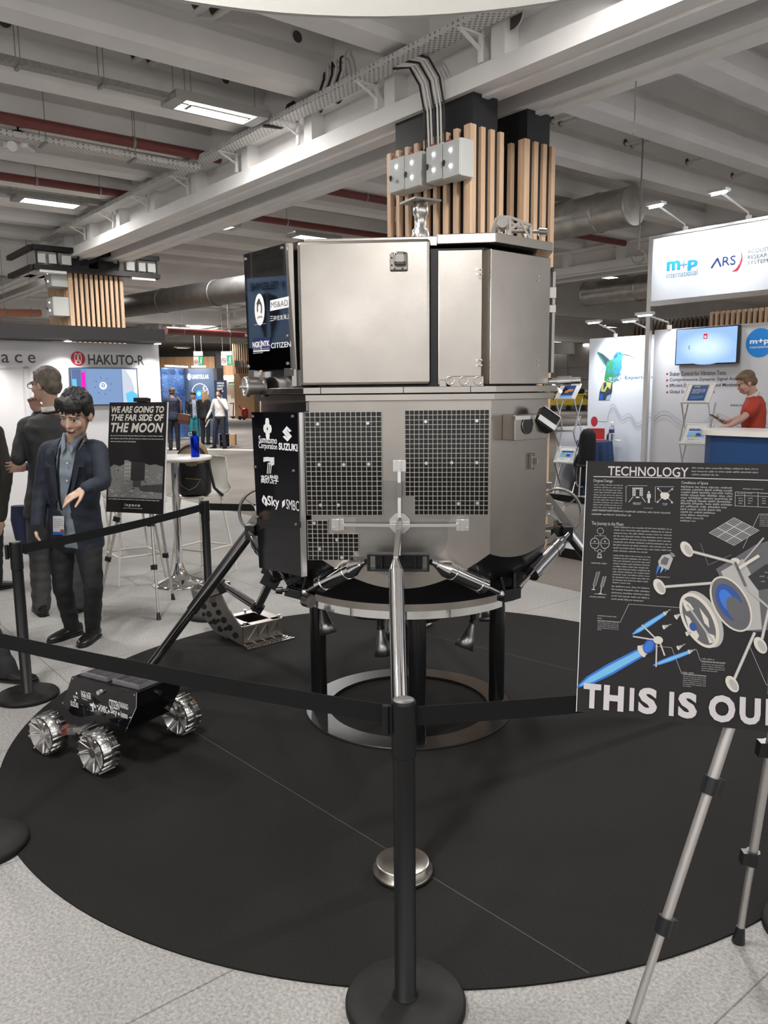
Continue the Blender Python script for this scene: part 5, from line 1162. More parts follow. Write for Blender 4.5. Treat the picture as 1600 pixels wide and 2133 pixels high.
m.greek(*mr(.04, .872, .93, .892), 1, mi=1, rnd=rn, last=1.); mt('ispace', .33, .915, .60, .948, mi=0, bold=.02, spacing=1.2); m.greek(*mr(.30, .952, .64, .966), 1, mi=1, rnd=rn, last=1.)
m.build('printed_design', [mat('poster_title_cream', (.78, .74, .66), .5), mat('poster_small_white', (.55, .55, .54), .5), mat('moon_grey', (.22, .215, .21), .5), mat('moon_light', (.42, .41, .40), .5), mat('moon_mid', (.30, .295, .285), .5), mat('moon_dark', (.06, .058, .057), .5), mat('craft_black', (.03, .028, .03), .5)], bd2)

# ---------------------------------------------------------------- high table, bottle, backpack, stools
WPL = mat('white_moulded_plastic', (.74, .72, .66), .35); WLAM = mat('white_laminate', (.78, .76, .72), .3)
tb_ = PZ(375, 1216); tb_.z = 0; zt_ = P(375, 951, tb_.y).z
t = thing('high_table', 'round white bar table on a chrome pole with domed foot, left of the lander', 'table', tb_)
m = MB(); m.lathe([(0, zt_ - .028), (.31, zt_ - .028), (.322, zt_ - .022), (.322, zt_ - .004), (.316, zt_), (0, zt_)], tb_, n=64); m.build('table_top', WLAM, t)
m = MB(); m.cyl(tb_ + UP * .14, tb_ + UP * (zt_ - .028), .033, n=28); m.build('pole', CHROME, t)
m = MB(); m.lathe([(.235, 0.002), (.235, .012), (.20, .024), (.13, .05), (.07, .09), (.045, .15), (.034, .19)], tb_, n=64); m.build('domed_foot', CHROME, t)
bb = P(407, 953, tb_.y - .05); bb.z = zt_
t = thing('water_bottle', 'shiny blue metal drinking bottle on the white bar table', 'bottle', bb)
BH = P(407, 905, bb.y).z - zt_
m = MB(); m.lathe([(0, 0), (.034, 0), (.037, .004), (.037, BH * .80), (.033, BH * .90), (.020, BH), (0, BH)], bb, n=32); m.build('body', mat('blue_anodised', (.005, .03, .55), .22, .85), t)
m = MB(); m.lathe([(.018, BH), (.020, BH + .005), (.020, BH + .03), (.015, BH + .036), (0, BH + .036)], bb, n=24); cp = m.build('cap', BLACK_MET, t)
m = MB(); m.tube([bb + UP * (BH + .012) + V((-.03 + .022 * math.cos(a), 0, .012 * math.sin(a) - .008)) for a in [i * PI / 8 for i in range(16)]], .003, 6, closed=True); m.build('carabiner', ALU, cp)
WROD = mat('white_painted_rod', (.70, .67, .60), .45)
def make_stool(loc, rz, label):
    t = thing('bar_stool', label, 'bar stool', loc, rz, 'white bar stools'); I = ROOTINV[t.name].inverted(); SH = .74
    m = MB(I); secs = []
    prof = [(-.20, .0), (-.17, -.012), (0, -.02), (.14, -.008), (.19, .03), (.215, .12), (.225, .22), (.225, .34)]
    vs = []; n = 12
    for q, (y, z) in enumerate(prof):
        w = .205 if q < 5 else .20 - (q - 4) * .012
        for off in (0, .014):
            pass
        for k in range(n + 1):
            s = -1 + 2 * k / n; e = .02 * s * s if q < 5 else 0; b = -.05 * s * s if q >= 5 else 0
            vs.append((w * s, y + b, SH + z + e))
    top = vs; th = [(x, y + (.014 if i // (n + 1) >= 5 else 0), z - (.014 if i // (n + 1) < 5 else 0)) for i, (x, y, z) in enumerate(vs)]
    fs = [(r * (n + 1) + k, r * (n + 1) + k + 1, (r + 1) * (n + 1) + k + 1, (r + 1) * (n + 1) + k) for r in range(len(prof) - 1) for k in range(n)]
    N = len(top); rim = [k for k in range(n + 1)] + [(r + 1) * (n + 1) + n for r in range(len(prof) - 1)] + [(len(prof) - 1) * (n + 1) + n - 1 - k for k in range(n)] + [(len(prof) - 2 - r) * (n + 1) for r in range(len(prof) - 2)]
    m.add(top + th, fs + [tuple(i + N for i in f[::-1]) for f in fs] + [(rim[i], rim[(i + 1) % len(rim)], N + rim[(i + 1) % len(rim)], N + rim[i]) for i in range(len(rim))], 0, True)
    m.build('seat_shell', WPL, t)
    feet = []
    for sx in (-1, 1):
        for sy in (-1, 1):
            m = MB(I); a = V((sx * .13, sy * .13, SH - .02)); b = V((sx * .215, sy * .215, .0)); m.tube([a, a.lerp(b, .5), b], .011, 10); m.build('leg', WROD, t); feet.append(a.lerp(b, .66))
    m = MB(I)
    for i, j in ((0, 1), (1, 3), (3, 2), (2, 0)): m.tube([feet[i], feet[j]], .009, 8)
    m.build('footrest', WROD, t); return t
cpos = PZ(412, 1184); cpos = V((cpos.x + .18, 7.35, 0))
c0 = make_stool(V((P(418, 1030, 7.35).x, 7.35, 0)), -2.0 if False else -.5, 'white bar stool behind the table with a backpack on its seat')
dup(c0, V((P(272, 1030, 7.1).x, 7.1, 0)), .6, 'white bar stool standing behind the moon poster easel')
dup(c0, V((P(195, 1030, 8.2).x, 8.2, 0)), 2.2, 'white bar stool mostly hidden behind the young man')
bp = V((P(407, 1026, 7.28).x, 7.28, .735))
t = thing('backpack', 'black and tan backpack sitting on the white bar stool behind the blue bottle', 'backpack', bp)
BK = mat('black_nylon', (.014, .014, .015), .6, bump=.1, bscale=120); TAN = mat('tan_canvas', (.30, .22, .13), .7, var=.15, vscale=40)
wB = 64 / F_PX * 7.28 / 2
m = MB(); m.loft([(bp + UP * z, V((wB * k, 0, 0)), V((0, .11 * k2, 0))) for z, k, k2 in ((.0, .8, .8), (.03, 1.0, 1), (.15, 1.02, 1.08), (.26, .98, 1.0), (.31, .93, .95))], 28, power=.6); m.build('main_bag', BK, t)
m = MB(); m.loft([(bp + UP * z + V((0, .0, 0)), V((wB * k, 0, 0)), V((0, .11 * k2, 0))) for z, k, k2 in ((.28, .96, .98), (.36, .97, .95), (.44, .82, .8), (.49, .5, .5), (.50, .2, .2))], 28, power=.7); m.build('top_pocket', TAN, t)
m = MB(); m.tube([bp + V((wB * 1.0 * math.cos(a), -.09, .30 + .17 * math.sin(a))) for a in [i * PI / 14 for i in range(15)]], .010, 8); m.build('zip_piping', BK, t)
m = MB(); m.loft([(bp + V((0, -.11, z)), V((wB * k, 0, 0)), V((0, .035, 0))) for z, k in ((.03, .7), (.06, .84), (.14, .84), (.17, .7))], 20, power=.6); fpk = m.build('front_pocket', BK, t)
m = MB(); m.tube([bp + V((x, -.15, z)) for x, z in ((-wB * .8, .16), (-wB * .6, .11), (-.02, .07), (wB * .3, .10), (wB * .62, .165), (-.01, .175), (-.05, .18))], .004, 6); m.build('tan_cord', TAN, fpk)
m = MB(); m.tube([bp + V((wB * .95, -.02, .36)), bp + V((wB * 1.15, -.06, .22)), bp + V((wB * 1.35, -.06, .08)), bp + V((wB * 1.6, -.02, .03)), bp + V((wB * 1.8, 0, -.0))], .014, 8); m.build('shoulder_strap', BK, t)
# ---------------------------------------------------------------- left stand
SWHITE = mat('stand_wall_white', (.58, .575, .59), .55, bump=.02, bscale=20); CHAR = mat('charcoal_fascia', (.045, .043, .044), .6)
PHONEBLK = mat('screen_frame_black', (.008, .008, .009), .3)
o = PZ(347, 1046); LB = Plane(V((o.x, o.y, 0)), BV)
zt0 = LB.uv(340, 717)[1]; zt1 = LB.uv(340, 697)[1]
m = MB(LB.T); m.box((-4.0, zt0 / 2 - .004, -.06), (8.0, zt0 - .008, .12)); lw = m.build('stand_wall', SWHITE, kind='structure')
m = MB(LB.T); m.box((-4.12, (zt0 + zt1) / 2 + .02, .22), (8.0, zt1 - zt0 + .03, .62)); tag(m.build('stand_fascia', CHAR), 'dark grey fascia along the top of the left white stand', 'fascia')
d0, d1 = LB.uv(-45, 900)[0], LB.uv(57, 900)[0]; dz = LB.uv(40, 768)[1]
m = MB(LB.T); m.box(((d0 + d1) / 2, dz / 2, .006), (d1 - d0, dz, .02)); dr = m.build('door_1', mat('door_off_white', (.66, .65, .655), .5), kind='structure')
m = MB(LB.T)
for x in (d0 - .03, d1 + .03): m.box((x, dz / 2, .012), (.06, dz + .06, .03))
m.box(((d0 + d1) / 2, dz + .03, .012), (d1 - d0 + .12, .06, .03)); m.build('door_frame', SWHITE, dr)
m = MB(LB.T); m.cyl((d0 + .10, 1.02, .016), (d0 + .10, 1.02, .06), .012, n=10); m.cyl((d0 + .10, 1.02, .055), (d0 + .22, 1.02, .055), .009, n=10); m.build('door_handle', ALU, dr)
m = MB(LB.T); m.box((-4.0, .05, .006), (8.0, .10, .014)); m.build('baseboard_left', SWHITE, kind='structure')
SG = mat('charcoal_sign_print', (.05, .05, .055), .5); SR = mat('sign_red', (.42, .02, .04), .45)
m = MB(LB.T)
for k, ch in enumerate('ispace'):
    x = 3.5 - 27.6 * (3 - k); y0, y1 = (738, 755.5)
    if ch == 'i': y0 = 733
    if ch == 'p': y1 = 761
    LB.tx(m, ch, x + (5 if ch == 'i' else 0), y0 + x * .01, x + (8 if ch == 'i' else 14.5), y1 + x * .01, z=.002, bold=.004)
tag(m.build('wall_lettering', SG), 'widely spaced thin dark letters above the door of the left white stand', 'sign lettering')
m = MB(LB.T); LB.tx(m, 'HAKUTO-R', 184, 740, 299.5, 759.5, z=.002, bold=.022); tag(m.build('wall_lettering', SG), 'bold dark capital letters above the screen on the left white stand wall', 'sign lettering')
m = MB(LB.T); c = LB.uv(162.5, 747); r = LB.uv(177.5, 747)[0] - c[0]; m.disc(c, r, .002, 0, 40)
for s in (-1, 1): 
    pts = [(c[0] + s * r * (.26 + .20 * math.sin(t)), c[1] + r * (.12 + .62 * math.cos(t))) for t in [i * 2 * PI / 20 for i in range(20)]]; m.line(pts, r * .10, .003, 1, True)
m.line([(c[0] - r * .18, c[1] - r * .2), (c[0] - r * .42, c[1] - r * .62), (c[0], c[1] - r * .72), (c[0] + r * .42, c[1] - r * .62), (c[0] + r * .18, c[1] - r * .2)], r * .10, .003, 1)
tag(m.build('round_logo', [SR, WHITE_INK]), 'round red emblem with white looped lines on the left white stand wall', 'logo')
def scrmat(name, c, s=1.): return mat(name, (0, 0, 0), .2, emit=c, estr=s)
a, b = LB.uv(146, 845), LB.uv(282, 767)
t = thing('wall_screen', 'wall mounted screen showing a blue scene with a round target, on the left white stand', 'screen', LB.pt((a[0] + b[0]) / 2, a[1]))
m = MB(LB.T); m.box(((a[0] + b[0]) / 2, (a[1] + b[1]) / 2, .04), (b[0] - a[0], b[1] - a[1], .06)); m.build('frame', PHONEBLK, t, bevel=.004)
m = MB(LB.T); W_, H_ = b[0] - a[0], b[1] - a[1]
def sx(x, y): return a[0] + W_ * x, a[1] + H_ * (1 - y)
def srect(x0, y0, x1, y1, z, mi): m.poly([sx(x0, y0), sx(x1, y0), sx(x1, y1), sx(x0, y1)], z, mi)
srect(.012, .02, .988, .98, .072, 0); srect(.03, .04, .16, .6, .0722, 4); srect(.24, .05, .74, .98, .0722, 1); srect(.16, .12, .22, .60, .0724, 2); srect(.76, .03, .985, .97, .0722, 3); m.poly([sx(*p) for p in ((.82, .06), (.90, .3), (.94, .6), (.86, .95), (.98, .95), (.98, .06))], .0724, 5); srect(.03, .3, .09, .6, .0724, 6)
m.poly([sx(*p) for p in ((.80, .7), (.9, .62), (.98, .72), (.98, .97), (.82, .97))], .0726, 6)
m.disc(sx(.47, .48), W_ * .055, .0726, 5); m.disc(sx(.465, .475), W_ * .036, .0728, 1); m.ring2(sx(.46, .48), W_ * .016, W_ * .026, .073, 5)
for k in range(8): t_ = k * PI / 4 + .2; m.disc((sx(.47, .48)[0] + W_ * .12 * math.cos(t_), sx(.47, .48)[1] + W_ * .12 * math.sin(t_)), W_ * .007, .0728, 7, 10)
m.build('display', [scrmat('screen_grey_blue', (.13, .22, .40)), scrmat('screen_mid_blue', (.16, .25, .43)), scrmat('screen_magenta', (.75, .01, .42)), scrmat('screen_pale_grey', (.45, .50, .58)), scrmat('screen_dark_blue', (.08, .13, .26)), scrmat('screen_white', (.75, .82, .88)), scrmat('screen_cyan', (.10, .45, .80)), scrmat('screen_black', (.01, .02, .04))], t)
DL = mat('lit_downlight', (1, 1, 1), .3, emit=(1, .98, .95), estr=12)
for px, lb in ((127, 'round downlight under the left stand fascia, above the grey haired man'), (311, 'round downlight under the left stand fascia, at its right end'), (-60, 'round downlight under the left stand fascia, outside the frame at left')):
    x = LB.uv(px, 716)[0]; q = LB.pt(x, zt0 - .004, .30); t = thing('downlight', lb, 'downlight', q, 0, 'downlights under the left fascia')
    m = MB(); m.cyl(q - UP * .012, q + UP * .02, .06, n=24); m.build('housing', ALU, t); m = MB(); m.cyl(q - UP * .016, q - UP * .012, .048, n=24); m.build('lens', DL, t)
    spot_light('downlight_beam', q - UP * .03, LB.pt(x, .6, .05), 60, 1.9, .9, (1, .98, .96), .04)

# ---------------------------------------------------------------- blue star stand in the distance
YU = 28.4
NAVYP = bpy.data.materials.new('starry_blue_print'); NAVYP.use_nodes = True
nt = NAVYP.node_tree; b_ = nt.nodes['Principled BSDF']; L = nt.links.new; tc = nt.nodes.new('ShaderNodeTexCoord')
v = nt.nodes.new('ShaderNodeTexVoronoi'); v.inputs['Scale'].default_value = 11; L(tc.outputs['Object'], v.inputs['Vector']); lt = nt.nodes.new('ShaderNodeMath'); lt.operation = 'LESS_THAN'; lt.inputs[1].default_value = .17; L(v.outputs['Distance'], lt.inputs[0])
n = nt.nodes.new('ShaderNodeTexNoise'); n.inputs['Scale'].default_value = .9; L(tc.outputs['Object'], n.inputs[0]); mx = nt.nodes.new('ShaderNodeMix'); mx.data_type = 'RGBA'; mx.inputs[6].default_value = (.025, .06, .19, 1); mx.inputs[7].default_value = (.10, .22, .50, 1); mr_ = nt.nodes.new('ShaderNodeMapRange'); mr_.inputs[1].default_value = .35; mr_.inputs[2].default_value = .65; L(n.outputs[0], mr_.inputs[0]); L(mr_.outputs[0], mx.inputs[0])
m2 = nt.nodes.new('ShaderNodeMix'); m2.data_type = 'RGBA'; m2.inputs[7].default_value = (.75, .85, 1, 1); L(mx.outputs[2], m2.inputs[6]); L(lt.outputs[0], m2.inputs[0]); L(m2.outputs[2], b_.inputs['Base Color']); b_.inputs['Roughness'].default_value = .4
SLATE = mat('slate_blue_print', (.065, .095, .15), .45)
ca, cb_, cc_ = P(338, 800, YU - 1.5), P(384, 800, YU), P(446, 800, YU - .3)
for q in (ca, cb_, cc_): q.z = 0
ztp = P(384, 768, YU).z
t = thing('display_wall', 'tall blue starry backdrop with a white ring drawing in the far distance', 'display wall', cb_)
S1 = Plane(ca, (cb_ - ca)); S2 = Plane(cb_, (cc_ - cb_)); l1, l2 = (cb_ - ca).length, (cc_ - cb_).length
m = MB(S1.T); m.box((l1 / 2, ztp / 2 + .05, -.03), (l1, ztp - .1, .06)); m.build('star_panel', NAVYP, t)
m = MB(S2.T); m.box((l2 / 2, ztp / 2 + .05, -.03), (l2, ztp - .1, .06)); sp_ = m.build('slate_panel', SLATE, t)
m = MB(S2.T); m.box((l2 + .06, ztp / 2 + .05, -.25), (.12, ztp - .1, .5)); m.build('side_panel', CHAR, t)
m = MB(S2.T); S2.tx(m, 'UNISTELLAR', 400, 780, 435, 789.5, z=.004, bold=.03); c = S2.uv(394, 785); m.disc(c, .075, .004, 0, ry=.115); c = S2.uv(417, 818); m.ring2(c, .30, .325, .004, 0, a0=-.5, a1=3.0); c2 = S2.uv(427, 809); m.ring2(c2, .06, .085, .005, 0); m.disc((c2[0] - .02, c2[1]), .02, .006, 0); c3 = S2.uv(417, 822); m.disc(c3, .17, .004, 1); m.disc((c3[0] - .04, c3[1] + .03), .08, .005, 2)
m.build('lettering', [WHITE_INK, mat('planet_blue', (.03, .20, .60), .4), mat('planet_glow', (.2, .5, .8), .4)], sp_)
for pl, x0, x1 in ((S1, .1, l1 * .62), (S1, l1 * .75, l1), (S2, l2 * .35, l2 * .78)):
    m = MB(pl.T); m.box(((x0 + x1) / 2, ztp + .06, .12), (x1 - x0, .05, .10)); m.build('top_light', mat('lit_strip', (1, 1, 1), .4, emit=(.95, .97, 1), estr=3), t)
spot_light('backdrop_light', S2.pt(.2, ztp + .2, 1.4), S2.pt(0, 1.2, 0), 160, 2.2, .9, (.85, .92, 1))
kb = P(463, 926, 25.6); kb.z = 0; KP = Plane(kb, V((.96, -.28, 0)))
t = thing('roll_up_banner', 'narrow navy banner stand with rows of white words beside the blue starry backdrop', 'banner', kb)
m = MB(KP.T); ka, kc = KP.uv(450, 900)[0], KP.uv(475, 900)[0]; kz = KP.uv(462, 792)[1]; m.box(((ka + kc) / 2, kz / 2, -.02), (kc - ka, kz, .03)); kk = m.build('banner_panel', mat('navy_banner', (.02, .035, .085), .5), t)
m = MB(KP.T)
for k, st in enumerate(('UNISTELLAR', 'COMMUNITY', 'COLLEGE', 'PROGRAM')): KP.tx(m, st, 452, 796 + k * 5.6, 467 - (0, 0, 3, 2)[k], 800 + k * 5.6, z=.003, bold=.03)
q0, q1 = KP.uv(453, 840), KP.uv(464, 822); m.greek(q0[0], q0[1], q1[0], q1[1], 4, .003); m.build('lettering', WHITE_INK, kk)
t = thing('info_stand', 'low black sign with a white frame near the man in the white shirt', 'sign', P(470, 930, 23.) * 1)
SGp = Plane(V((P(470, 930, 24.2).x, 24.2, 0)), V((1, -.1, 0))); a = SGp.uv(457, 927); b = SGp.uv(478, 899)
m = MB(SGp.T); m.box(((a[0] + b[0]) / 2, .22, -.02), (b[0] - a[0], .42, .03)); m.build('panel', BLACK_MET, t); m = MB(SGp.T); m.line([(a[0], .02), (b[0], .02), (b[0], .42), (a[0], .42)], .02, .003, 0, True); m.greek(a[0] + .05, .16, a[0] + .2, .22, 1, .003); m.build('white_frame', WHITE_INK, t)
cbx = PZ(485, 927); m = MB(); m.box((cbx.x, cbx.y + .1, .17), (.16, .3, .34)); tag(m.build('cardboard_box', mat('brown_card', (.45, .27, .15), .8)), 'brown cardboard box on the far floor beside the low black sign', 'box')
t_ = [PZ(300, 934, .003), PZ(545, 939, .003), PZ(545, 937, .003), PZ(300, 931.5, .003)]; m = MB(); m.add(t_, [(0, 1, 2, 3)]); tag(m.build('floor_strip', mat('white_floor_tape', (.66, .65, .62), .6)), 'white tape line across the far hall floor near the distant visitors', 'floor tape')
# far timber walls, pillar, signs
FW = Plane(V((P(400, 800, 54.).x, 54., 0)), V((1, .0, 0)))
def fwbox(px0, py0, px1, py1, name, mats, label=None, cat=None, d=.3, pl=FW, kind=None, z0=None):
    a = pl.uv(px0, py1); b = pl.uv(px1, py0); y0 = a[1] if z0 is None else z0; m = MB(pl.T); m.box(((a[0] + b[0]) / 2, (y0 + b[1]) / 2, -d / 2), (b[0] - a[0], b[1] - y0, d)); return tag(m.build(name, mats), label, cat, None, kind)
fwbox(330, 742, 462, 860, 'wall_timber', WOODD, kind='structure', z0=0); fwbox(330, 730, 545, 743, 'wall_band', BLACK_PAINT, kind='structure', pl=FW.shift(.1)); fwbox(462, 743, 545, 782, 'wall_timber', WOODD, kind='structure'); fwbox(453, 735, 462, 850, 'wall_pier', BLACK_PAINT, kind='structure', pl=FW.shift(.5), z0=0)
fwbox(462, 782, 545, 862, 'wall_lobby', mat('pale_lobby_wall', (.60, .58, .54), .6), kind='structure', pl=FW.shift(-2.5), z0=0)
for px, lb in ((469, 'left glowing wall lamp in the far lobby opening beside the timber pillar'), (484, 'right glowing wall lamp in the far lobby opening beside the timber pillar')): fwbox(px - 6, 782, px + 5, 789, 'wall_lamp', mat('lit_warm_lamp', (1, 1, 1), .4, emit=(1, .9, .75), estr=4), lb, 'lamp', d=.2, pl=FW.shift(-2.2))
PPl = Plane(V((P(510, 866, 50.).x, 50., 0)), V((1, -.12, 0))); a = PPl.uv(490, 866)[0]; b = PPl.uv(531, 866)[0]; z1 = PPl.uv(510, 778)[1]; z2 = PPl.uv(510, 700)[1]
m = MB(PPl.T); m.box(((a + b) / 2, z1 / 2, -.6), (b - a, z1, 1.2)); pp = m.build('pillar', mat('oak_panel_light', (.55, .34, .19), .5, var=.1, vscale=2, stretch=(6, 6, .4)), kind='structure')
m = MB(PPl.T); m.box(((a + b) / 2, (z1 + 5.4) / 2, -.6), (b - a - .1, 5.4 - z1, 1.0)); m.build('pillar_core', BLACK_PAINT, pp)
m = MB(PPl.T)
for k in range(10): m.box((a + (b - a) * k / 9, (z1 + z2) / 2, -.03), (.07, z2 - z1, .06))
m.build('wood_slats', WOOD, pp)
for i, (px, py) in enumerate(((487, 706), (502, 706))):
    q = PPl.shift(.1).hit(px, py); m = MB(); m.box(q, (.16, .16, .25)); tag(m.build('distribution_box', BOXGREY), ('left' if i == 0 else 'right') + ' one of two small grey boxes high on the distant timber pillar behind the lander', 'electrical box')
for i, px in enumerate((491, 497, 504, 512)):
    q = PPl.shift(.05).hit(px, 758); m = MB(); m.box(q, (.14, .1, .42)); tag(m.build('notice', mat('pale_notice', (.62, .62, .58), .5) if i > 1 else STEELD), ['first', 'second', 'third', 'fourth'][i] + ' from the left of four small notices on the distant timber pillar', 'notice')
GREEN = mat('exit_green', (.02, .28, .13), .5); NOSM = mat('sign_white', (.68, .62, .58), .5); RED = mat('no_smoking_red', (.45, .06, .05), .5)
def exit_sign(px0, py0, px1, py1, Y, label):
    pl = Plane(V((P(px0, 750, Y).x, Y, 0)), V((1, .0, 0))); a = pl.uv(px0, py1); b = pl.uv(px1, py0); xm = (a[0] + b[0]) / 2; w = xm - a[0]; h = b[1] - a[1]
    t = thing('hanging_sign', label, 'sign', pl.pt(xm, a[1])); 
    m = MB(pl.T); m.box((xm, (a[1] + b[1]) / 2, -.02), (b[0] - a[0], h, .03)); m.box((xm, b[1] + h * .2, -.02), ((b[0] - a[0]) * .95, h * .4, .05)); m.build('panel', NOSM, t)
    m = MB(pl.T); m.rect(xm, a[1], b[0], b[1], .001, 0); c = (xm + w * .5, a[1] + h * .5)
    m.disc((c[0] + w * .12, c[1] + h * .30), w * .12, .003, 1, 12); m.poly([(c[0] - w * .10, c[1] + h * .18), (c[0] + w * .20, c[1] + h * .16), (c[0] + w * .10, c[1] - h * .08), (c[0] - w * .08, c[1] - h * .06)], .003, 1); m.line([(c[0] + w * .05, c[1] - h * .05), (c[0] + w * .15, c[1] - h * .2), (c[0] + w * .05, c[1] - h * .36)], w * .1, .003, 1); m.line([(c[0] - w * .05, c[1] - h * .05), (c[0] - w * .15, c[1] - h * .2), (c[0] - w * .34, c[1] - h * .26)], w * .1, .003, 1)
    q = (a[0] + w * .5, a[1] + h * .48); m.ring2(q, w * .30, w * .40, .003, 2, sy=1.1); m.line([(q[0] - w * .25, q[1] + w * .25), (q[0] + w * .25, q[1] - w * .25)], w * .08, .003, 2); m.line([(q[0] - w * .2, q[1]), (q[0] + w * .2, q[1])], w * .08, .004, 3)
    m.build('pictograms', [GREEN, WHITE_INK, RED, BLACK_INK], t)
    m = MB(pl.T)
    for x in (a[0] + w * .3, b[0] - w * .3): m.cyl((x, b[1], -.02), (x, ZS, -.02), .01, n=6)
    m.build('hanger_wire', GALV, t)
exit_sign(404, 741, 423, 764, 33., 'hanging no smoking and running man sign above the blue starry backdrop')
exit_sign(461, 740, 484, 761, 30., 'hanging no smoking and running man sign farther right, near the timber pillar')
pl = FW.shift(-1.); a = pl.uv(477, 804); b = pl.uv(490, 796); t = thing('exit_sign', 'small green SORTIE sign on the far lobby wall left of the timber pillar', 'sign', pl.pt((a[0] + b[0]) / 2, a[1]))
m = MB(pl.T); m.box(((a[0] + b[0]) / 2, (a[1] + b[1]) / 2, 0), (b[0] - a[0], b[1] - a[1], .05)); m.build('panel', GREEN, t); m = MB(pl.T); m.text('SORTIE', a[0] + .04, a[1] + .06, b[0] - .04, b[1] - .06, .03, bold=.02); m.build('lettering', WHITE_INK, t)
q = PZ(507, 874.5); t = thing('extinguisher_trolley', 'red fire extinguisher trolley standing against the distant timber pillar', 'fire extinguisher', q)
m = MB(); m.lathe([(0, .1), (.17, .1), (.2, .2), (.2, .55), (.14, .68), (0, .7)], q + V((.12, 0, 0)), n=20); m.build('cylinder', mat('fire_red', (.42, .02, .015), .35), t); m = MB(); m.tube([q + V((-.05, 0, .15)), q + V((-.1, .1, .6)), q + V((-.28, .1, .85))], .03, 8); m.build('handle', mat('fire_red', (.4, .02, .02), .4), t)
for s in (-1, 1): m = MB(); m.cyl(q + V((-.05 + s * .12, -.16, .12)), q + V((-.05 + s * .12, -.10, .12)), .12, n=18); m.build('wheel', BLACK_MET, t)
q = PZ(486, 872); t = thing('hand_truck', 'dark pallet hand truck with a tall handle left of the distant timber pillar', 'hand truck', q)
m = MB(); m.tube([q + V((-.2, 0, .95)), q + V((.1, 0, .95)), q + V((.05, 0, .9)), q + V((.0, 0, .12))], .03, 8); m.box(q + V((.0, .3, .1)), (.3, .8, .08)); m.build('frame', BLACK_MET, t); m = MB(); m.cyl(q + V((-.06, 0, .1)), q + V((.06, 0, .1)), .1, n=16); m.build('wheel', BLACK_MET, t)

# ---------------------------------------------------------------- right hand stand
E1 = PZ(1145, 1041); E1.z = 0
PLW = mat('pale_platform_floor', (.60, .62, .64), .4); NAVYC = mat('navy_cloth', (.012, .035, .10), .8, bump=.1, bscale=60)
def eu(a, b, z=0): return E1 + BU * a + BV * b + UP * z
m = MB(frame(E1, BU, BV, UP)); m.prism([(-.02, 0), (2.7, 0), (2.7, -3.2), (8, -3.2), (8, 4.0), (-.02, 4.0)], .005, .10, 0, 1); m.build('stand_platform', [PLW, BLACK_MET], kind='structure')
HP = Plane(eu(0, .85, .1), BU); hx0 = HP.uv(1226, 800)[0]; hz = HP.uv(1226, 706)[1]
PRW = mat('cool_white_print', (.70, .74, .80), .35)  # one even bluish white base colour
hx1 = HP.uv(1362, 800)[0]
m = MB(HP.T); m.box(((hx0 + hx1 + .6) / 2, hz / 2, -.03), (hx1 + .6 - hx0, hz, .06)); hw_ = tag(m.build('print_wall', PRW), 'white print wall with a hummingbird picture on the right hand stand', 'display wall')
Yh = HP.hit(1357, 805).y; MW0 = P(1359, 805, Yh / 1.10); MW0.z = .1; MW = Plane(MW0, BU); mz = MW.uv(1362, 688)[1]
m = MB(MW.T); m.box((2.6, mz / 2, -.03), (5.2, mz, .06)); mw_ = tag(m.build('print_wall', mat('white_print_panel', (.52, .515, .53), .4)), 'white print wall with bullet list and round blue logo on the right hand stand', 'display wall')
def bz(x, y): return HP.uv(1120 + x / 5.077, 640 + y / 5.077)
m = MB(HP.T); BM = [mat('bird_green', (.035, .24, .11), .5), mat('bird_cyan', (.04, .26, .46), .5), mat('bird_blue', (.02, .10, .42), .5), mat('bird_dark', (.03, .05, .07), .5), mat('bird_teal', (.04, .20, .18), .5), mat('bird_yellow', (.55, .55, .18), .5), mat('line_grey', (.30, .32, .36), .5), SR, mat('petrol_print', (.03, .16, .25), .5), mat('bird_pale', (.35, .45, .62), .5)]
def bp_(pts, z, mi): m.poly([bz(*p) for p in pts], z, mi)
bp_([(745, 650), (700, 600), (660, 540), (630, 485), (640, 470), (690, 490), (740, 530), (770, 560)], .002, 4); bp_([(735, 640), (700, 560), (650, 490), (690, 500), (760, 560)], .0025, 3); bp_([(720, 640), (680, 690), (665, 690), (700, 620)], .002, 9); bp_([(690, 800), (655, 900), (645, 985), (760, 985), (790, 890), (792, 800), (740, 770)], .002, 3); bp_([(660, 910), (652, 980), (690, 985), (695, 920)], .003, 2); bp_([(735, 940), (720, 985), (760, 982), (775, 920)], .003, 9); bp_([(690, 800), (670, 890), (715, 895), (740, 840), (770, 870), (785, 800), (735, 770)], .003, 5); bp_([(700, 800), (695, 880), (730, 830), (725, 790)], .0034, 3)
bp_([(760, 565), (800, 545), (850, 520), (890, 560), (892, 640), (860, 720), (800, 800), (735, 790), (705, 770), (715, 700), (730, 620)], .0036, 0); bp_([(820, 560), (880, 545), (892, 620), (870, 700), (820, 720), (800, 650)], .004, 1); bp_([(735, 770), (800, 800), (850, 730), (800, 740), (760, 740)], .004, 9)
bp_([(795, 550), (805, 520), (825, 485), (850, 465), (885, 480), (925, 500), (900, 520), (892, 550), (860, 580), (810, 580)], .0044, 1); bp_([(805, 520), (845, 480), (850, 520), (815, 545)], .0048, 2); bp_([(850, 468), (880, 480), (860, 490)], .005, 0); m.disc(bz(872, 490), .014, .0052, 3)
rr = random.Random(11)
for k in range(90): x = rr.uniform(725, 880); y = rr.uniform(560, 780); m.disc(bz(x, y), .012, .0054 + k * 1e-6, rr.choice((0, 1, 4, 0, 1)) if x + (y - 560) * .3 < 900 else 1, 6)
m.line([bz(*p) for p in ((920, 500), (970, 508), (1005, 525), (1032, 545))], .008, .0046, 3)
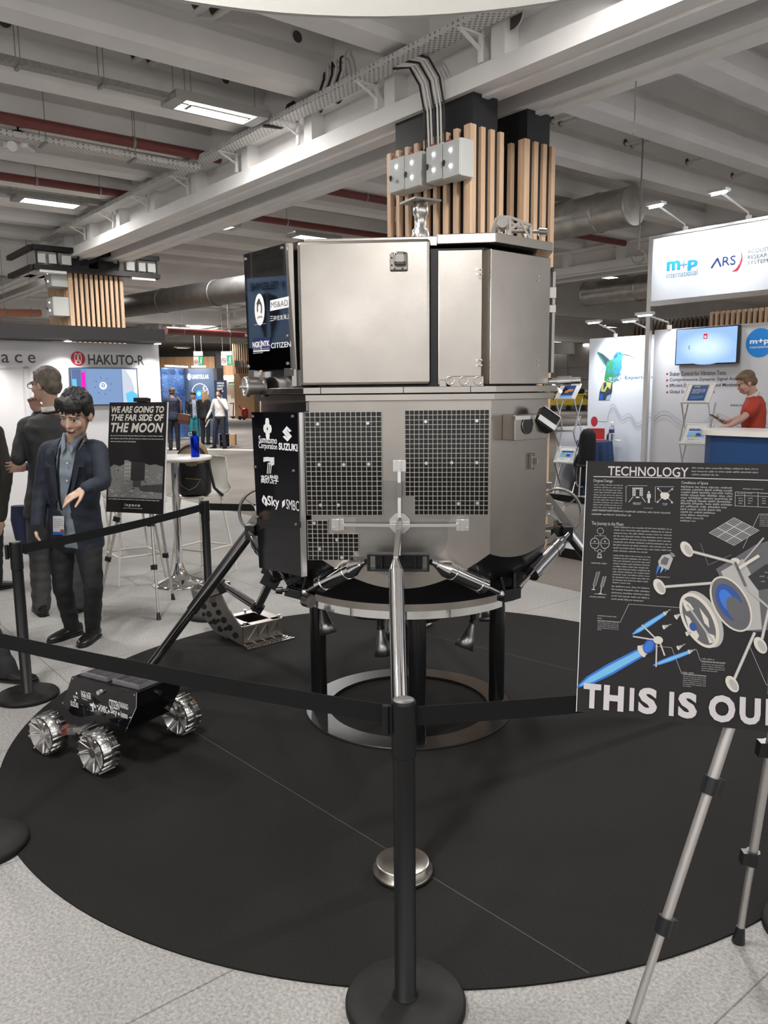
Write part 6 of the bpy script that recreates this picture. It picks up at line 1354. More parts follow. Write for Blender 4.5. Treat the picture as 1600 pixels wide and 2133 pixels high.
q = bz(600, 1208); m.disc(q, .064, .002, 7, ry=.078); base_w = [(630, 1206), (735, 1208), (745, 1160), (765, 1090), (795, 1062), (825, 1085), (865, 1160), (900, 1192), (950, 1165), (985, 1170), (1030, 1240), (1070, 1262), (1110, 1230), (1150, 1175), (1185, 1160), (1215, 1185)]
def wave(off, amp, w, mi=6):
    pts = []
    for i, (x, y) in enumerate(base_w):
        if i < 3 and off: continue
        pts.append(bz(x, y + off * (1 if 1 else 0)))
    m.line(smooth_path(pts), w, .002, mi)
wave(0, 1, .007); wave(-26, 1, .0028); wave(-40, 1, .0028); wave(24, 1, .0028); wave(38, 1, .0028)
HP.tx(m, 'Experts in Vibration', 1302, 780, 1421, 792, z=.002, mi=8, bold=.01)
m.build('printed_design', BM, hw_)
m = MB(MW.T)
for k, st in enumerate(('Shaker Control for Vibration Tests', 'Comprehensive Dynamic Signal Analysis', 'Efficient Data Acquisition and Monitoring', 'Global Service and Support')):
    y = (779, 792, 804, 817)[k]; xe = (1512, 1552, 1548, 1489)[k]; sl = (.022, .018, .012, .006)[k] * (xe - 1395); a = MW.uv(1395, y + 4.2); b = MW.uv(xe, y + 4.2 - sl); ht = MW.uv(1395, y - 4.5)[1] - a[1]; m.text(st, a[0], a[1], b[0], a[1] + ht, .002, 0, bold=.008); m.disc(MW.uv(1390, y), .014, .002, 1)
MW.tx(m, 'www.mpihome.com', 1521, 841, 1590, 848, z=.002, mi=0)
wv = [(1362, 878), (1372, 868), (1384, 864), (1396, 868), (1408, 878), (1422, 887), (1440, 889), (1460, 890), (1472, 882), (1485, 872), (1500, 870), (1520, 880), (1545, 890), (1600, 890)]
for off, w in ((0, .007), (-6, .003), (-9, .003), (6, .003), (10, .003)): m.line(smooth_path([MW.uv(x, y + off) for x, y in wv]), w, .002, 2)
c = MW.uv(1583, 714); r = MW.uv(1583, 714)[0] - MW.uv(1554, 714)[0]; m.disc(c, r, .002, 3, 48); MW.tx(m, 'm+p', 1562, 705, 1603, 720, z=.004, mi=4, bold=.03); MW.tx(m, 'international', 1562, 719, 1601, 726, z=.004, mi=4)
m.build('printed_design', [mat('navy_text', (.02, .025, .06), .5), SR, mat('line_grey', (.3, .32, .36), .5), mat('logo_blue', (.015, .20, .58), .4), WHITE_INK], mw_)
# tall header on an aluminium mast
mast = MW.pt(-.02, 0, .10); HZ0, HZ1 = P(1363, 637, mast.y).z, P(1363, 493, mast.y).z
HD = Plane(V((mast.x, mast.y, 0)), BU)
t = thing('header_sign', 'tall lit white header sign on a silver mast above the right hand stand', 'sign', mast)
m = MB(HD.T); m.box((.0, HZ1 / 2 + .05, 0), (.06, HZ1 - .1, .06)); m.build('mast', ALU, t)
m = MB(HD.T); m.box((2.4, (HZ0 + HZ1) / 2, 0), (4.8, HZ1 - HZ0, .05)); hp = m.build('sign_panel', mat('header_white', (.74, .76, .79), .45), t)
m = MB(HD.T); m.box((2.4, HZ0 + .02, .005), (4.8, .06, .07)); m.box((2.4, HZ1 - .015, .005), (4.8, .03, .07)); m.build('sign_rail', ALU, t)
HS = HD.shift(.028); m = MB(HS.T)
def hz_(x, y): return HS.uv(1340 + x / 4.638, 440 + y / 4.638)
def htext(st, x0, yb0, x1, yb1, hpx, **k):
    a = hz_(x0, yb0); b = hz_(x1, yb1); h = hz_(x0, yb0 - hpx)[1] - a[1]; m.text(st, a[0], a[1], b[0], a[1] + h, .001, **k)
htext('m', 225, 577, 356, 560, 88, mi=0, bold=.04); htext('+', 356, 556, 424, 545, 74, mi=1); htext('p', 426, 574, 524, 560, 98, mi=0, bold=.04)
htext('international', 222, 650, 522, 612, 58, mi=1)
p_ = [hz_(*q) for q in ((660, 545), (718, 456), (748, 530))]; m.line(p_, .022, .001, 2); htext('RS', 764, 530, 892, 512, 88, mi=2, bold=.005)
arc = [((932, 352), (945, 392), (962, 440), (955, 480), (938, 530), (908, 576), (850, 584), (890, 560), (925, 515), (945, 470), (948, 440), (940, 395))]
m.poly([hz_(*q) for q in ((934, 356), (958, 420), (958, 470), (938, 530), (908, 576), (850, 584), (896, 556), (930, 505), (946, 455), (948, 420))], .001, 3)
htext('ACOUSTIC', 1008, 410, 1270, 372, 40, mi=4); htext('RESEARCH', 1008, 464, 1280, 428, 38, mi=4); htext('SYSTEMS', 1006, 518, 1232, 492, 38, mi=4)
m.build('lettering', [mat('m_p_blue', (.02, .30, .66), .45), mat('steel_blue_print', (.14, .28, .40), .5), mat('navy_logo', (.012, .03, .14), .5), mat('crimson_swoosh', (.40, .02, .05), .5), mat('grey_print_header', (.16, .17, .19), .5)], hp)
LHEAD = mat('white_lamp_metal', (.62, .62, .60), .4, .3); LIT = mat('lit_stand_lamp', (1, 1, 1), .3, emit=(.93, .97, 1), estr=25)
def arm_lamp(base, label, outv, up=.42, out=.46, power=260, tgt=None, side=0.):
    base = V(base); hd = base + UP * up + V(outv) * out + BU * side; t = thing('arm_spotlight', label, 'spotlight', base, 0, 'arm spotlights of the right stand')
    m = MB(); m.box(base, (.05, .05, .06)); m.tube([base, base + UP * .06 + V(outv) * .03, hd], .013, 8); m.build('arm', ALU, t)
    m = MB(); m.bar(hd - BU * .11, hd + BU * .11, .12, .035, 0, UP); h_ = m.build('lamp_head', LHEAD, t, bevel=.006)
    m = MB(); d = (V(tgt) - hd).normalized(); m.bar(hd - BU * .09 + d * .021, hd + BU * .09 + d * .021, .08, .006, 0, d); m.build('lamp_glass', LIT, h_)
    spot_light('arm_spot_beam', hd + d * .05, tgt, power, 2.0, .8, (.90, .95, 1), .05)
for px, py, lb in ((1428, 476, 'left arm spotlight leaning out over the tall white header sign'), (1560, 449, 'right arm spotlight leaning out over the tall white header sign')):
    x, _z = HD.uv(px, py); arm_lamp(HD.pt(x, HZ1 + .02, 0), lb, HD.n, .25, .50, 70, HD.pt(x + .1, (HZ0 + HZ1) / 2 + .2, 0), -.1)
x, _z = HP.uv(1282, 705); arm_lamp(HP.pt(x, hz + .02, 0), 'arm spotlight on top of the hummingbird wall', HP.n, .20, .40, 45, HP.pt(x + .3, hz * .62, 0), -.1)
x, _z = HP.uv(1359, 697); arm_lamp(HP.pt(x - .05, hz + .02, 0), 'glaring arm spotlight at the mast, in front of the hummingbird wall', HP.n, .18, .34, 45, HP.pt(x - .4, hz * .6, 0), -.1)
x, _z = MW.uv(1394, 690); arm_lamp(MW.pt(x, mz + .02, 0), 'arm spotlight on top of the bullet list wall beside the mast', MW.n, .16, .40, 35, MW.pt(x + .6, mz * .6, 0), -.1)
# screen on the bullet list wall
sc_ = MW.shift(.02); a = sc_.uv(1411, 761); b = sc_.uv(1541, 752); c = sc_.uv(1412, 686); W_ = b[0] - a[0]; H_ = c[1] - a[1]
t = thing('wall_screen', 'wall screen with a pale blue picture and small red n, on the right stand', 'screen', sc_.pt(a[0] + W_ / 2, a[1]))
m = MB(sc_.T); m.box((a[0] + W_ / 2, a[1] + H_ / 2, .03), (W_, H_, .06)); m.build('frame', PHONEBLK, t, bevel=.004)
m = MB(sc_.T); m.rect(a[0] + W_ * .018, a[1] + H_ * .03, a[0] + W_ * .982, a[1] + H_ * .97, .062, 0); c_ = (a[0] + W_ * .5, a[1] + H_ * .45)
for k in range(7): m.disc(c_, W_ * (.47 - .05 * k), .0623 + k * .00005, 5 + k, 40, H_ * (.46 - .055 * k))
x = a[0] + W_ * .46; y = a[1] + H_ * .68; m.rect(x, y, x + W_ * .06, y + H_ * .14, .0632, 3); m.text('n', x + W_ * .014, y + H_ * .02, x + W_ * .046, y + H_ * .09, .0636, 2, bold=.04); m.text('1', a[0] + W_ * .225, a[1] + H_ * .42, a[0] + W_ * .24, a[1] + H_ * .53, .0632, 4)
m.build('display', [scrmat('pale_screen_edge', (.26, .42, .68)), scrmat('pale_screen_mid', (.36, .52, .78)), scrmat('pale_screen_core', (.60, .74, .9)), scrmat('screen_red', (.5, .02, .04)), scrmat('screen_teal', (.06, .25, .32))] + [scrmat('pale_screen_%d' % k, (.28 + .045 * k, .44 + .045 * k, .69 + .03 * k)) for k in range(7)], t)
# counter
cy0 = 8.1; cl = P(1472, 900, cy0); ztc = P(1520, 892, cy0 - .05).z
CT = Plane(V((cl.x, cl.y, 0)), BU)
t = thing('reception_counter', 'curved navy counter with a white top in front of the right stand', 'counter', V((cl.x, cl.y, .1)))
def cshape(off): return [(x, z) for x, z in [(2.6 + off, .30 + off), (2.6 + off, -.30 - off)] + [(.30 + (.30 + off) * math.cos(-PI / 2 - k * PI / 14), (.30 + off) * math.sin(-PI / 2 - k * PI / 14)) for k in range(15)]]
CTT = frame(CT.o, BU, BV, UP)
m = MB(CTT); m.prism(cshape(-.03), .10, ztc - .05); m.build('counter_body', mat('navy_counter', (.012, .055, .17), .45), t)
m = MB(CTT); m.prism(cshape(.02), ztc - .05, ztc); m.build('counter_top', WLAM, t, bevel=.006)
# folding brochure stands
def brochure_stand(loc, rz, H, label, decks, sheets=()):
    t = thing('brochure_stand', label, 'brochure stand', loc, rz, 'folding brochure stands'); I = ROOTINV[t.name].inverted(); W_ = .30; D = .14; n = 3; out = []
    for sx_ in (-1, 1):
        m = MB(I)
        for k in range(n):
            z0 = .02 + (H - .12) * k / n; z1 = .02 + (H - .12) * (k + 1) / n; x = sx_ * W_ / 2
            m.bar((x, -D, z0), (x, D, z1), .012, .018); m.bar((x * .96, D, z0), (x * .96, -D, z1), .012, .018)
        m.build('zigzag_side', ALU, t)
    for k in range(n + 1):
        z = .02 + (H - .12) * k / n
        if k == 0:
            m = MB(I); m.bar((-W_ / 2, -D, z), (W_ / 2, -D, z), .015, .015); m.bar((-W_ / 2, D, z), (W_ / 2, D, z), .015, .015); m.build('foot_bar', ALU, t); continue
        T = I @ Matrix.Translation((0, -D, z)) @ Matrix.Rotation(math.radians(42), 4, 'X')
        m = MB(T); m.box((0, .15, 0), (W_ - .02, .32, .006)) if k in decks else None
        m.box((0, -.005, .012), (W_, .012, .03)); m.box((0, .315, .005), (W_, .012, .016))
        for sx_ in (-1, 1): m.box((sx_ * W_ / 2, .155, .006), (.014, .33, .02))
        m.build('brochure_tray', WLAM if k in decks else ALU, t); out.append((k, T))
    return t, dict(out)
TXB = mat('brochure_blue', (.02, .06, .20), .4); TXW = mat('brochure_paper', (.66, .67, .68), .5); TXO = mat('brochure_orange', (.60, .20, .05), .5); TXS = mat('brochure_sky', (.18, .42, .75), .5)
def sheet(T, label, style):
    m = MB(T); w, h = .20, .27
    m.box((0, .16, .008), (w, h, .006), 0); rr = random.Random(len(label))
    x0, x1, y0, y1 = -w / 2 + .008, w / 2 - .008, .03, .16 + h / 2 - .008
    if style == 0: m.rect(x0, y0, x1, y1, .0116, 1); m.disc((.03, .18), .05, .012, 2, 16, .03); m.disc((-.02, .15), .03, .0122, 2, 10); m.rect(x0, y0, x1, .07, .012, 3); m.poly([(-.08, .10), (-.02, .20), (-.05, .24), (-.09, .2)], .0121, 4)
    elif style == 1: m.rect(x0, y0, x1, y1, .0116, 1); m.text('m+p', -.06, .245, .0, .27, .0122, 0, bold=.03); m.greek(-.07, .14, .07, .22, 4, .0122, 0, rnd=rr); m.greek(-.07, .05, .07, .11, 4, .0122, 3, rnd=rr)
    else: m.rect(x0, .20, x1, .24, .0116, 1); m.rect(x0, .10, x1, .19, .0116, 3); m.disc((-.02, .12), .035, .012, 5, 14, .02); m.rect(-.0, .12, .06, .17, .0122, 1); m.greek(-.07, .05, .05, .08, 2, .0122, 1, rnd=rr)
    tag(m.build('brochure', [TXW, TXB, TXO, TXS, PHONEBLK, mat('brochure_gold', (.5, .36, .06), .5)]), label, 'brochure')
def yaw_of(v): return math.atan2(v.y, v.x)
q = PZ(1180, 1030, .1); s1, T1 = brochure_stand(V((q.x, q.y, .1)), yaw_of(BU) + .25, 1.52, 'folding zigzag brochure stand at the left end of the right stand platform', (1, 3))
sheet(T1[3], 'blue and orange brochure on the top tray of the left zigzag stand', 0); sheet(T1[1], 'white brochure with a small gold picture on the bottom tray of the left zigzag stand', 2)
q = P(1452, 900, 9.1); s2, T2 = brochure_stand(V((q.x, q.y, .1)), yaw_of(BU) + .25, 1.50, 'folding zigzag brochure stand beside the navy counter', (2, 3))
sheet(T2[3], 'dark blue brochure on the top tray of the zigzag stand beside the counter', 1); sheet(T2[2], 'white brochure with a dark photo strip on the lower tray of the counter side stand', 2)
# table with navy cloth, laptop, bottle, chairs
tc0 = HP.hit(1272, 918) + HP.n * .40; ztb = P(1262, 917, tc0.y).z; tc0.z = .1
t = thing('cloth_table', 'round table under a navy cloth in front of the hummingbird wall', 'table', tc0)
m = MB(); vs = []; n = 96; rs = .235
for k in range(n):
    a = 2 * PI * k / n; 
    for r, z in ((.01, ztb), (rs, ztb), (rs + .008, ztb - .02), (rs + .02 + .016 * math.cos(a * 14), ztb - .25), (rs + .045 + .026 * math.cos(a * 14), .13)): vs.append(V((tc0.x + r * math.cos(a) * 1.08, tc0.y + r * math.sin(a) * 1.08, z)))
m.add(vs, [(k * 5 + j, ((k + 1) % n) * 5 + j, ((k + 1) % n) * 5 + j + 1, k * 5 + j + 1) for k in range(n) for j in range(4)], 0, True); m.build('tablecloth', NAVYC, t)
m = MB(); m.cyl(tc0, V((tc0.x, tc0.y, ztb - .01)), .05); m.build('pedestal', ALU, t)
lp = V((P(1240, 915, tc0.y).x, tc0.y - .02, ztb)); t = thing('laptop', 'open red laptop on the navy cloth table', 'laptop', lp); CORAL = mat('coral_laptop_shell', (.55, .075, .075), .4)
LPT = Matrix.Translation(lp) @ Matrix.Rotation(-.25, 4, 'Z'); m = MB(LPT); m.box((0, 0, .008), (.26, .17, .014)); m.build('keyboard_base', CORAL, t, bevel=.004); m = MB(LPT @ Matrix.Translation((0, .085, .012)) @ Matrix.Rotation(math.radians(100) - PI / 2, 4, 'X')); m.box((0, .0, .085), (.26, .008, .17)); m.build('lid', CORAL, t, bevel=.004)
wbp = V((P(1269, 917, tc0.y).x, tc0.y - .12, ztb)); t = thing('water_bottle', 'clear plastic water bottle with a blue label on the navy cloth table', 'bottle', wbp)
m = MB(); m.lathe([(0, 0), (.036, 0), (.040, .01), (.040, .09), (.036, .10), (.040, .11), (.040, .17), (.030, .21), (.014, .245), (.013, .26), (0, .26)], wbp, n=24); m.build('body', mat('clear_pet', (.85, .92, .97), .05, trans=.9), t); m = MB(); m.lathe([(.0405, .115), (.0405, .165)], wbp, n=24); m.build('label', TXB, t); m = MB(); m.lathe([(.014, .255), (.014, .28), (0, .28)], wbp, n=16); m.build('cap', WHITE_INK, t)
q = V((P(1283, 916, tc0.y).x, tc0.y - .1, ztb)); m = MB(Matrix.Translation(q) @ Matrix.Rotation(.3, 4, 'Z')); m.box((0, 0, .004), (.10, .14, .006)); tag(m.build('leaflet', TXW), 'white leaflet lying on the navy cloth table beside the water bottle', 'leaflet')
q = V((P(1277, 908, tc0.y).x, tc0.y + .14, ztb)); m = MB(); m.loft([(q + UP * z, V((.055 * k, 0, 0)), V((0, .04 * k, 0))) for z, k in ((0, 1), (.06, 1.05), (.10, .6))], 16); tag(m.build('pouch', BK), 'small black pouch behind the water bottle on the navy cloth table', 'pouch')
q = V((P(1201, 915, tc0.y).x, tc0.y - .0, ztb)); m = MB(); m.lathe([(0, 0), (.035, 0), (.04, .12), (.03, .125), (0, .125)], q, n=20); 
jc = V((P(1219, 980, tc0.y - .30).x, tc0.y - .30, .1))
t = thing('chair', 'chair draped with a black coat between the zigzag stand and the navy cloth table', 'chair', jc); JK = mat('black_coat_cloth', (.006, .0065, .0075), .75, 0, .3, bump=.3, bscale=25)
zc = P(1222, 893, jc.y).z - .1
m = MB(); m.loft([(jc + V((.0 + .03 * z, 0, z)), V((w, .0, 0)), V((0, d, 0))) for z, w, d in ((.22, .12, .12), (.5, .125, .11), (.8, .12, .08), (zc - .08, .11, .06), (zc - .01, .07, .04), (zc, .02, .02))], 28, power=.7); m.build('draped_coat', JK, t)
for sx_ in (-.11, .11):
    for sy in (-.11, .11): m = MB(); m.cyl(jc + V((sx_, sy, 0)), jc + V((sx_ * .8, sy * .8, .46)), .011, n=10); m.build('leg', ALU, t)
m = MB(); m.box(jc + UP * .46, (.24, .26, .03)); m.build('seat', BK, t, bevel=.01)
bgp = V((P(1208, 1000, tc0.y - .15).x, tc0.y - .12, .1)); m = MB(); m.loft([(bgp + UP * z, V((.13 * k, 0, 0)), V((0, .1 * k, 0))) for z, k in ((0, .9), (.05, 1.), (.35, .95), (.42, .6))], 20, power=.7); t = m.build('holdall', BK); tag(t, 'black bag with a pale ring print under the navy cloth table', 'bag')
m = MB(frame(bgp + V((0, -.105, .2)), V((1, 0, 0)), UP, V((0, -1, 0)))); m.ring2((0, 0), .06, .08, .01, 0); m.build('ring_print', mat('pale_teal_print', (.35, .5, .5), .5), t)
m = MB(frame(eu(.0, .0), BU, BV, UP)); m.box((.05, .44, .60), (.06, .66, 1.0)); m.T = Matrix(); tag(m.build('end_panel', SWHITE), 'low white panel at the end of the pale platform behind the zigzag stand', 'panel')
# slatted timber screens behind the right stand
SW1 = Plane(V((P(1479, 805, 15.5).x, 15.5, 0)), BU); x0 = SW1.uv(1478, 700)[0]; zt_1 = SW1.uv(1482, 650)[1]
m = MB(SW1.T); m.box((x0 + 2.5, zt_1 / 2, -.2), (5, zt_1 - .1, .3)); s_ = m.build('timber_screen', BLACK_PAINT, kind='structure'); m = MB(SW1.T)
for k in range(44): m.box((x0 + .03 + k * .105, zt_1 / 2, 0), (.055, zt_1, .06))
m.build('wood_slats', WOOD, s_)
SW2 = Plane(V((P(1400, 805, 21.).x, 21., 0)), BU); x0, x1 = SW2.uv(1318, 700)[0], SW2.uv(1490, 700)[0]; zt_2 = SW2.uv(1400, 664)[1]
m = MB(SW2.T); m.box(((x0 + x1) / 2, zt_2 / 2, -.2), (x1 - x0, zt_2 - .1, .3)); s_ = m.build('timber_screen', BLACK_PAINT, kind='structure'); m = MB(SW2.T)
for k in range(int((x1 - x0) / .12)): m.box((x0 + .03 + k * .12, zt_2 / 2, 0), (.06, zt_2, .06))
m.build('wood_slats', mat('unlit_wood_slats', (.16, .12, .09), .6), s_)  # darker copy of the slat wood, painted as if unlit
# far loading bay on the right: skip, tube lamp, bay number
GW = Plane(bw(0, 45.9, 0), BU)
t = thing('yellow_skip', 'yellow rubbish skip heaped with white bags at the far right wall', 'skip', PZ(1185, 856))
SKP = Plane(PZ(1185, 856), V((1, -.15, 0))); a = SKP.uv(1142, 854); b = SKP.uv(1224, 820); YEL = mat('skip_yellow', (.60, .42, .02), .5, var=.15, vscale=2)
m = MB(SKP.T); m.prism([(a[0], .45), (b[0] + .6, .45), (b[0] + .9, b[1]), (a[0] - .2, b[1])], -1.5, 0); m.box(((a[0] + b[0]) / 2, b[1] - .06, .04), (b[0] - a[0] + 1.0, .12, .08)); m.build('container', YEL, t)
m = MB(SKP.T)
for x in (a[0] + .5, (a[0] + b[0]) / 2 + .3, b[0] - .1): m.text('N', x - .18, .85, x + .12, 1.2, .01, bold=.05)
m.build('stencil', BLACK_INK, t)
m = MB(SKP.T)
for x in (a[0] + .4, a[0] + 1.5, b[0] - .3): m.cyl((x, .2, -.3), (x, .2, -.1), .2, n=16)
m.build('wheels', BLACK_MET, t)
rr = random.Random(2); m = MB(SKP.T)
for k in range(22): m.ell((rr.uniform(a[0], b[0]), b[1] + rr.uniform(-.05, .18), rr.uniform(-1.3, -.1)), (rr.uniform(.15, .35), rr.uniform(.1, .24), .25), n=8, mi=k % 3)
tag(m.build('rubbish', [TXW, STEELD, BK]), 'heap of white and dark rubbish bags in the yellow skip', 'rubbish', None, 'stuff')
for px0, py0, px1, py1, lb in ((1140, 718, 1167, 726, 'glowing white tube lamp on the far grey wall right of the lander'), (1216, 716, 1225, 722, 'small round glowing lamp under the bay number on the far grey wall')):
    pl = GW.shift(.2); a = pl.uv(px0, py1); b = pl.uv(px1, py0); m = MB(pl.T); m.cyl((a[0], (a[1] + b[1]) / 2, 0), (b[0], (a[1] + b[1]) / 2, 0), (b[1] - a[1]) / 2, n=12); tag(m.build('wall_lamp', mat('lit_wall_tube', (1, 1, 1), .4, emit=(1, .98, .92), estr=5)), lb, 'lamp')
pl = GW.shift(.1); a = pl.uv(1207, 716); b = pl.uv(1236, 703); t = thing('bay_sign', 'dark sign reading 72.04 on the far grey wall above the hummingbird wall corner', 'sign', pl.pt((a[0] + b[0]) / 2, a[1]))
m = MB(pl.T); m.box(((a[0] + b[0]) / 2, (a[1] + b[1]) / 2, 0), (b[0] - a[0], b[1] - a[1], .05)); m.build('panel', mat('brown_sign', (.05, .045, .04), .5), t); m = MB(pl.T); W_ = b[0] - a[0]; m.text('72.04', a[0] + W_ * .1, a[1] + .08, a[0] + W_ * .93, b[1] - .06, .03, bold=.03); m.build('lettering', WHITE_INK, t)
m = MB(GW.T)
for px in (1183, 1160): x = GW.uv(px, 750)[0]; m.box((x, 2.7, .03), (.05, 5.4, .06))
for py in (718, 765, 790): y = GW.uv(1180, py)[1]; m.box((GW.uv(1180, py)[0], y, .03), (8, .05, .06))
m.build('trim_1', GREYWALL, kind='structure')
# ---------------------------------------------------------------- people
import numpy as np
def remesh(mb, voxel, smooth=3, name='tmp'):
    me = bpy.data.meshes.new(name); me.from_pydata([tuple(p) for p in mb.v], [], mb.f); me.update()
    o = bpy.data.objects.new(name, me); COL.objects.link(o)
    r = o.modifiers.new('r', 'REMESH'); r.mode = 'VOXEL'; r.voxel_size = voxel; r.use_smooth_shade = True
    if smooth: s = o.modifiers.new('s', 'SMOOTH'); s.factor = .5; s.iterations = smooth
    out = bpy.data.meshes.new_from_object(o.evaluated_get(bpy.context.evaluated_depsgraph_get()))
    bpy.data.objects.remove(o); bpy.data.meshes.remove(me); return out
def coords(me):
    a = np.empty(len(me.vertices) * 3); me.vertices.foreach_get('co', a); return a.reshape(-1, 3)
def setco(me, a): me.vertices.foreach_set('co', a.reshape(-1)); me.update()
def normals(me):
    a = np.empty(len(me.vertices) * 3); me.vertices.foreach_get('normal', a); return a.reshape(-1, 3)
def link_mesh(me, name, mats, parent, label=None):
    inv = ROOTINV[parent.name]; me.transform(inv); me.name = name
    for m_ in (mats if isinstance(mats, (list, tuple)) else [mats]): me.materials.append(m_)
    me.polygons.foreach_set('use_smooth', [True] * len(me.polygons))
    o = bpy.data.objects.new(name, me); COL.objects.link(o); o.parent = parent; ROOTINV[o.name] = inv
    if label: o['label'] = label
    return o
def cut(me, fn):                                    # drop the faces whose centre satisfies fn
    import bmesh
    bm = bmesh.new(); bm.from_mesh(me); d = [f for f in bm.faces if fn(f.calc_center_median())]; bmesh.ops.delete(bm, geom=d, context='FACES'); bm.to_mesh(me); bm.free()
def ruffle(me, amp, scale, stretch=(1, 1, 1), seed=0.):
    c = coords(me); n = normals(me); k = np.array([noise.noise(V((p[0] * scale * stretch[0] + seed, p[1] * scale * stretch[1], p[2] * scale * stretch[2]))) for p in c]); setco(me, c + n * (k * amp)[:, None])

def hand(mb, w, d, n, t, s=1., curl=(.3, .35, .4, .45), thumb=.5, r=.0082):
    w, d = V(w), V(d).normalized(); n = V(n); n = (n - d * n.dot(d)).normalized(); t = V(t); t = (t - d * t.dot(d) - n * t.dot(n)).normalized()
    R = Matrix(((d.x, t.x, n.x), (d.y, t.y, n.y), (d.z, t.z, n.z)))
    mb.ell(w + d * .05 * s, (.056 * s, .040 * s, .017 * s), R); mb.ell(w + d * .075 * s, (.03 * s, .041 * s, .014 * s), R); mb.limb([w - d * .02, w + d * .03 * s], [.026 * s, .026 * s])
    for k, (off, L) in enumerate(((.031, .070), (.0105, .079), (-.0105, .074), (-.031, .058))):
        p = w + d * .088 * s + t * off * s; a = 0.; pts = [p]; dd = (d + t * off * 2.2).normalized()
        for fr in (.45, .30, .25):
            a += curl[k]; p = p + (dd * math.cos(a) + n * math.sin(a)) * (L * fr * s); pts.append(p)
        mb.limb(pts, [r * s * 1.08, r * s, r * s * .92, r * s * .82], 10)
    b = w + d * .022 * s + t * .030 * s; d1 = (d * .62 + t * .72 + n * .25).normalized(); d2 = (d * (.9) + t * (.45 - thumb * .6) + n * (.3 + thumb * .3)).normalized()
    mb.limb([b, b + d1 * .042 * s, b + d1 * .042 * s + d2 * .032 * s, b + d1 * .042 * s + d2 * .056 * s], [r * 1.7 * s, r * 1.28 * s, r * 1.1 * s, r * .92 * s], 10)

def joints(base, ang, h):
    b = V(base); f = V((math.cos(ang), math.sin(ang), 0)); l = V((-f.y, f.x, 0)); s = h / 1.75; p = lambda x, y, z: b + l * (x * s) + f * (y * s) + UP * (z * s)
    return dict(s=s, f=f, l=l, head=p(0, .02, 1.632), hf=f.copy(), hu=UP.copy(), neck=p(0, -.02, 1.485), pel=p(0, 0, .93), sL=p(.185, -.015, 1.425), sR=p(-.185, -.015, 1.425), eL=p(.235, -.03, 1.13), eR=p(-.235, -.03, 1.13), wL=p(.235, .06, .885), wR=p(-.235, .06, .885),
                hL=p(.09, 0, .92), hR=p(-.09, 0, .92), kL=p(.10, .02, .50), kR=p(-.10, .02, .50), aL=p(.105, -.02, .085), aR=p(-.105, -.02, .085), tL=(f + l * .2).normalized(), tR=(f - l * .2).normalized())
TORSO = [(-.14, .105, .095, .0), (-.06, .160, .118, -.005), (.04, .168, .118, -.006), (.20, .152, .105, .0), (.36, .142, .100, .006), (.55, .152, .110, .008), (.72, .165, .115, .004), (.86, .168, .102, -.004), (.94, .130, .080, -.006), (1.0, .066, .062, 0.)]
def torso(mb, J, grow=0., f0=-.2, f1=1.05, flare=None, belly=0.):
    s = J['s']; a, b = J['pel'], J['neck']; sp = (b - a); up = sp.normalized(); secs = []
    hs = (J['hL'] - J['hR']).normalized(); ss = (J['sL'] - J['sR']).normalized()
    tors = list(TORSO)
    if flare: tors = [(flare[0], flare[1], flare[2], -.005), (-.10, .165 + .3 * (flare[1] - .165), .120, -.005)] + tors[2:]
    for f, wx, wy, off in tors:
        if f < f0 or f > f1: continue
        t = min(max(f, 0), 1); x = hs.lerp(ss, t); x = (x - up * x.dot(up)).normalized(); y = up.cross(x) * -1
        y = x.cross(up) * -1 if False else (up.cross(x)); fw = J['f'] if (y.dot(J['f']) > 0) else -J['f']
        if y.dot(J['f']) < 0: y = -y
        bl = belly * math.exp(-((f - .18) / .2) ** 2)
        c = a + sp * f + y * (off * s + bl * .5); secs.append((c, x * (wx * s + grow), y * (wy * s + grow + bl * .5)))
    mb.loft(secs, 28)
def headgeo(mb, J):
    c = J['head']; s = J['s'] * J.get('hs', 1.); f = J['hf'].normalized(); u = (J['hu'] - f * J['hu'].dot(f)).normalized(); x = u.cross(f) * -1
    x = f.cross(u) * -1; R = Matrix(((x.x, f.x, u.x), (x.y, f.y, u.y), (x.z, f.z, u.z))); q = lambda a, b, d: c + R @ (V((a, b, d)) * s)
    e = lambda p, r: mb.ell(q(*p), tuple(k * s for k in r), R, 20)
    e((0, -.014, .036), (.076, .095, .084)); e((0, .022, -.024), (.063, .070, .086)); e((0, .046, -.086), (.034, .034, .028)); e((0, .03, -.06), (.055, .05, .05))
    for k in (-1, 1): e((k * .034, .062, -.026), (.026, .024, .026)); e((k * .077, -.008, -.008), (.011, .021, .032)); e((k * .030, .080, .022), (.026, .014, .009))
    mb.limb([q(0, .082, .012), q(0, .091, -.012), q(0, .099, -.028)], [.008 * s, .009 * s, .0115 * s], 10); e((0, .086, -.033), (.018, .012, .009))
    e((0, .086, -.058), (.023, .013, .008)); e((0, .084, -.070), (.020, .013, .008))
    J['hR3'] = R; J['hq'] = q; J['hsz'] = s
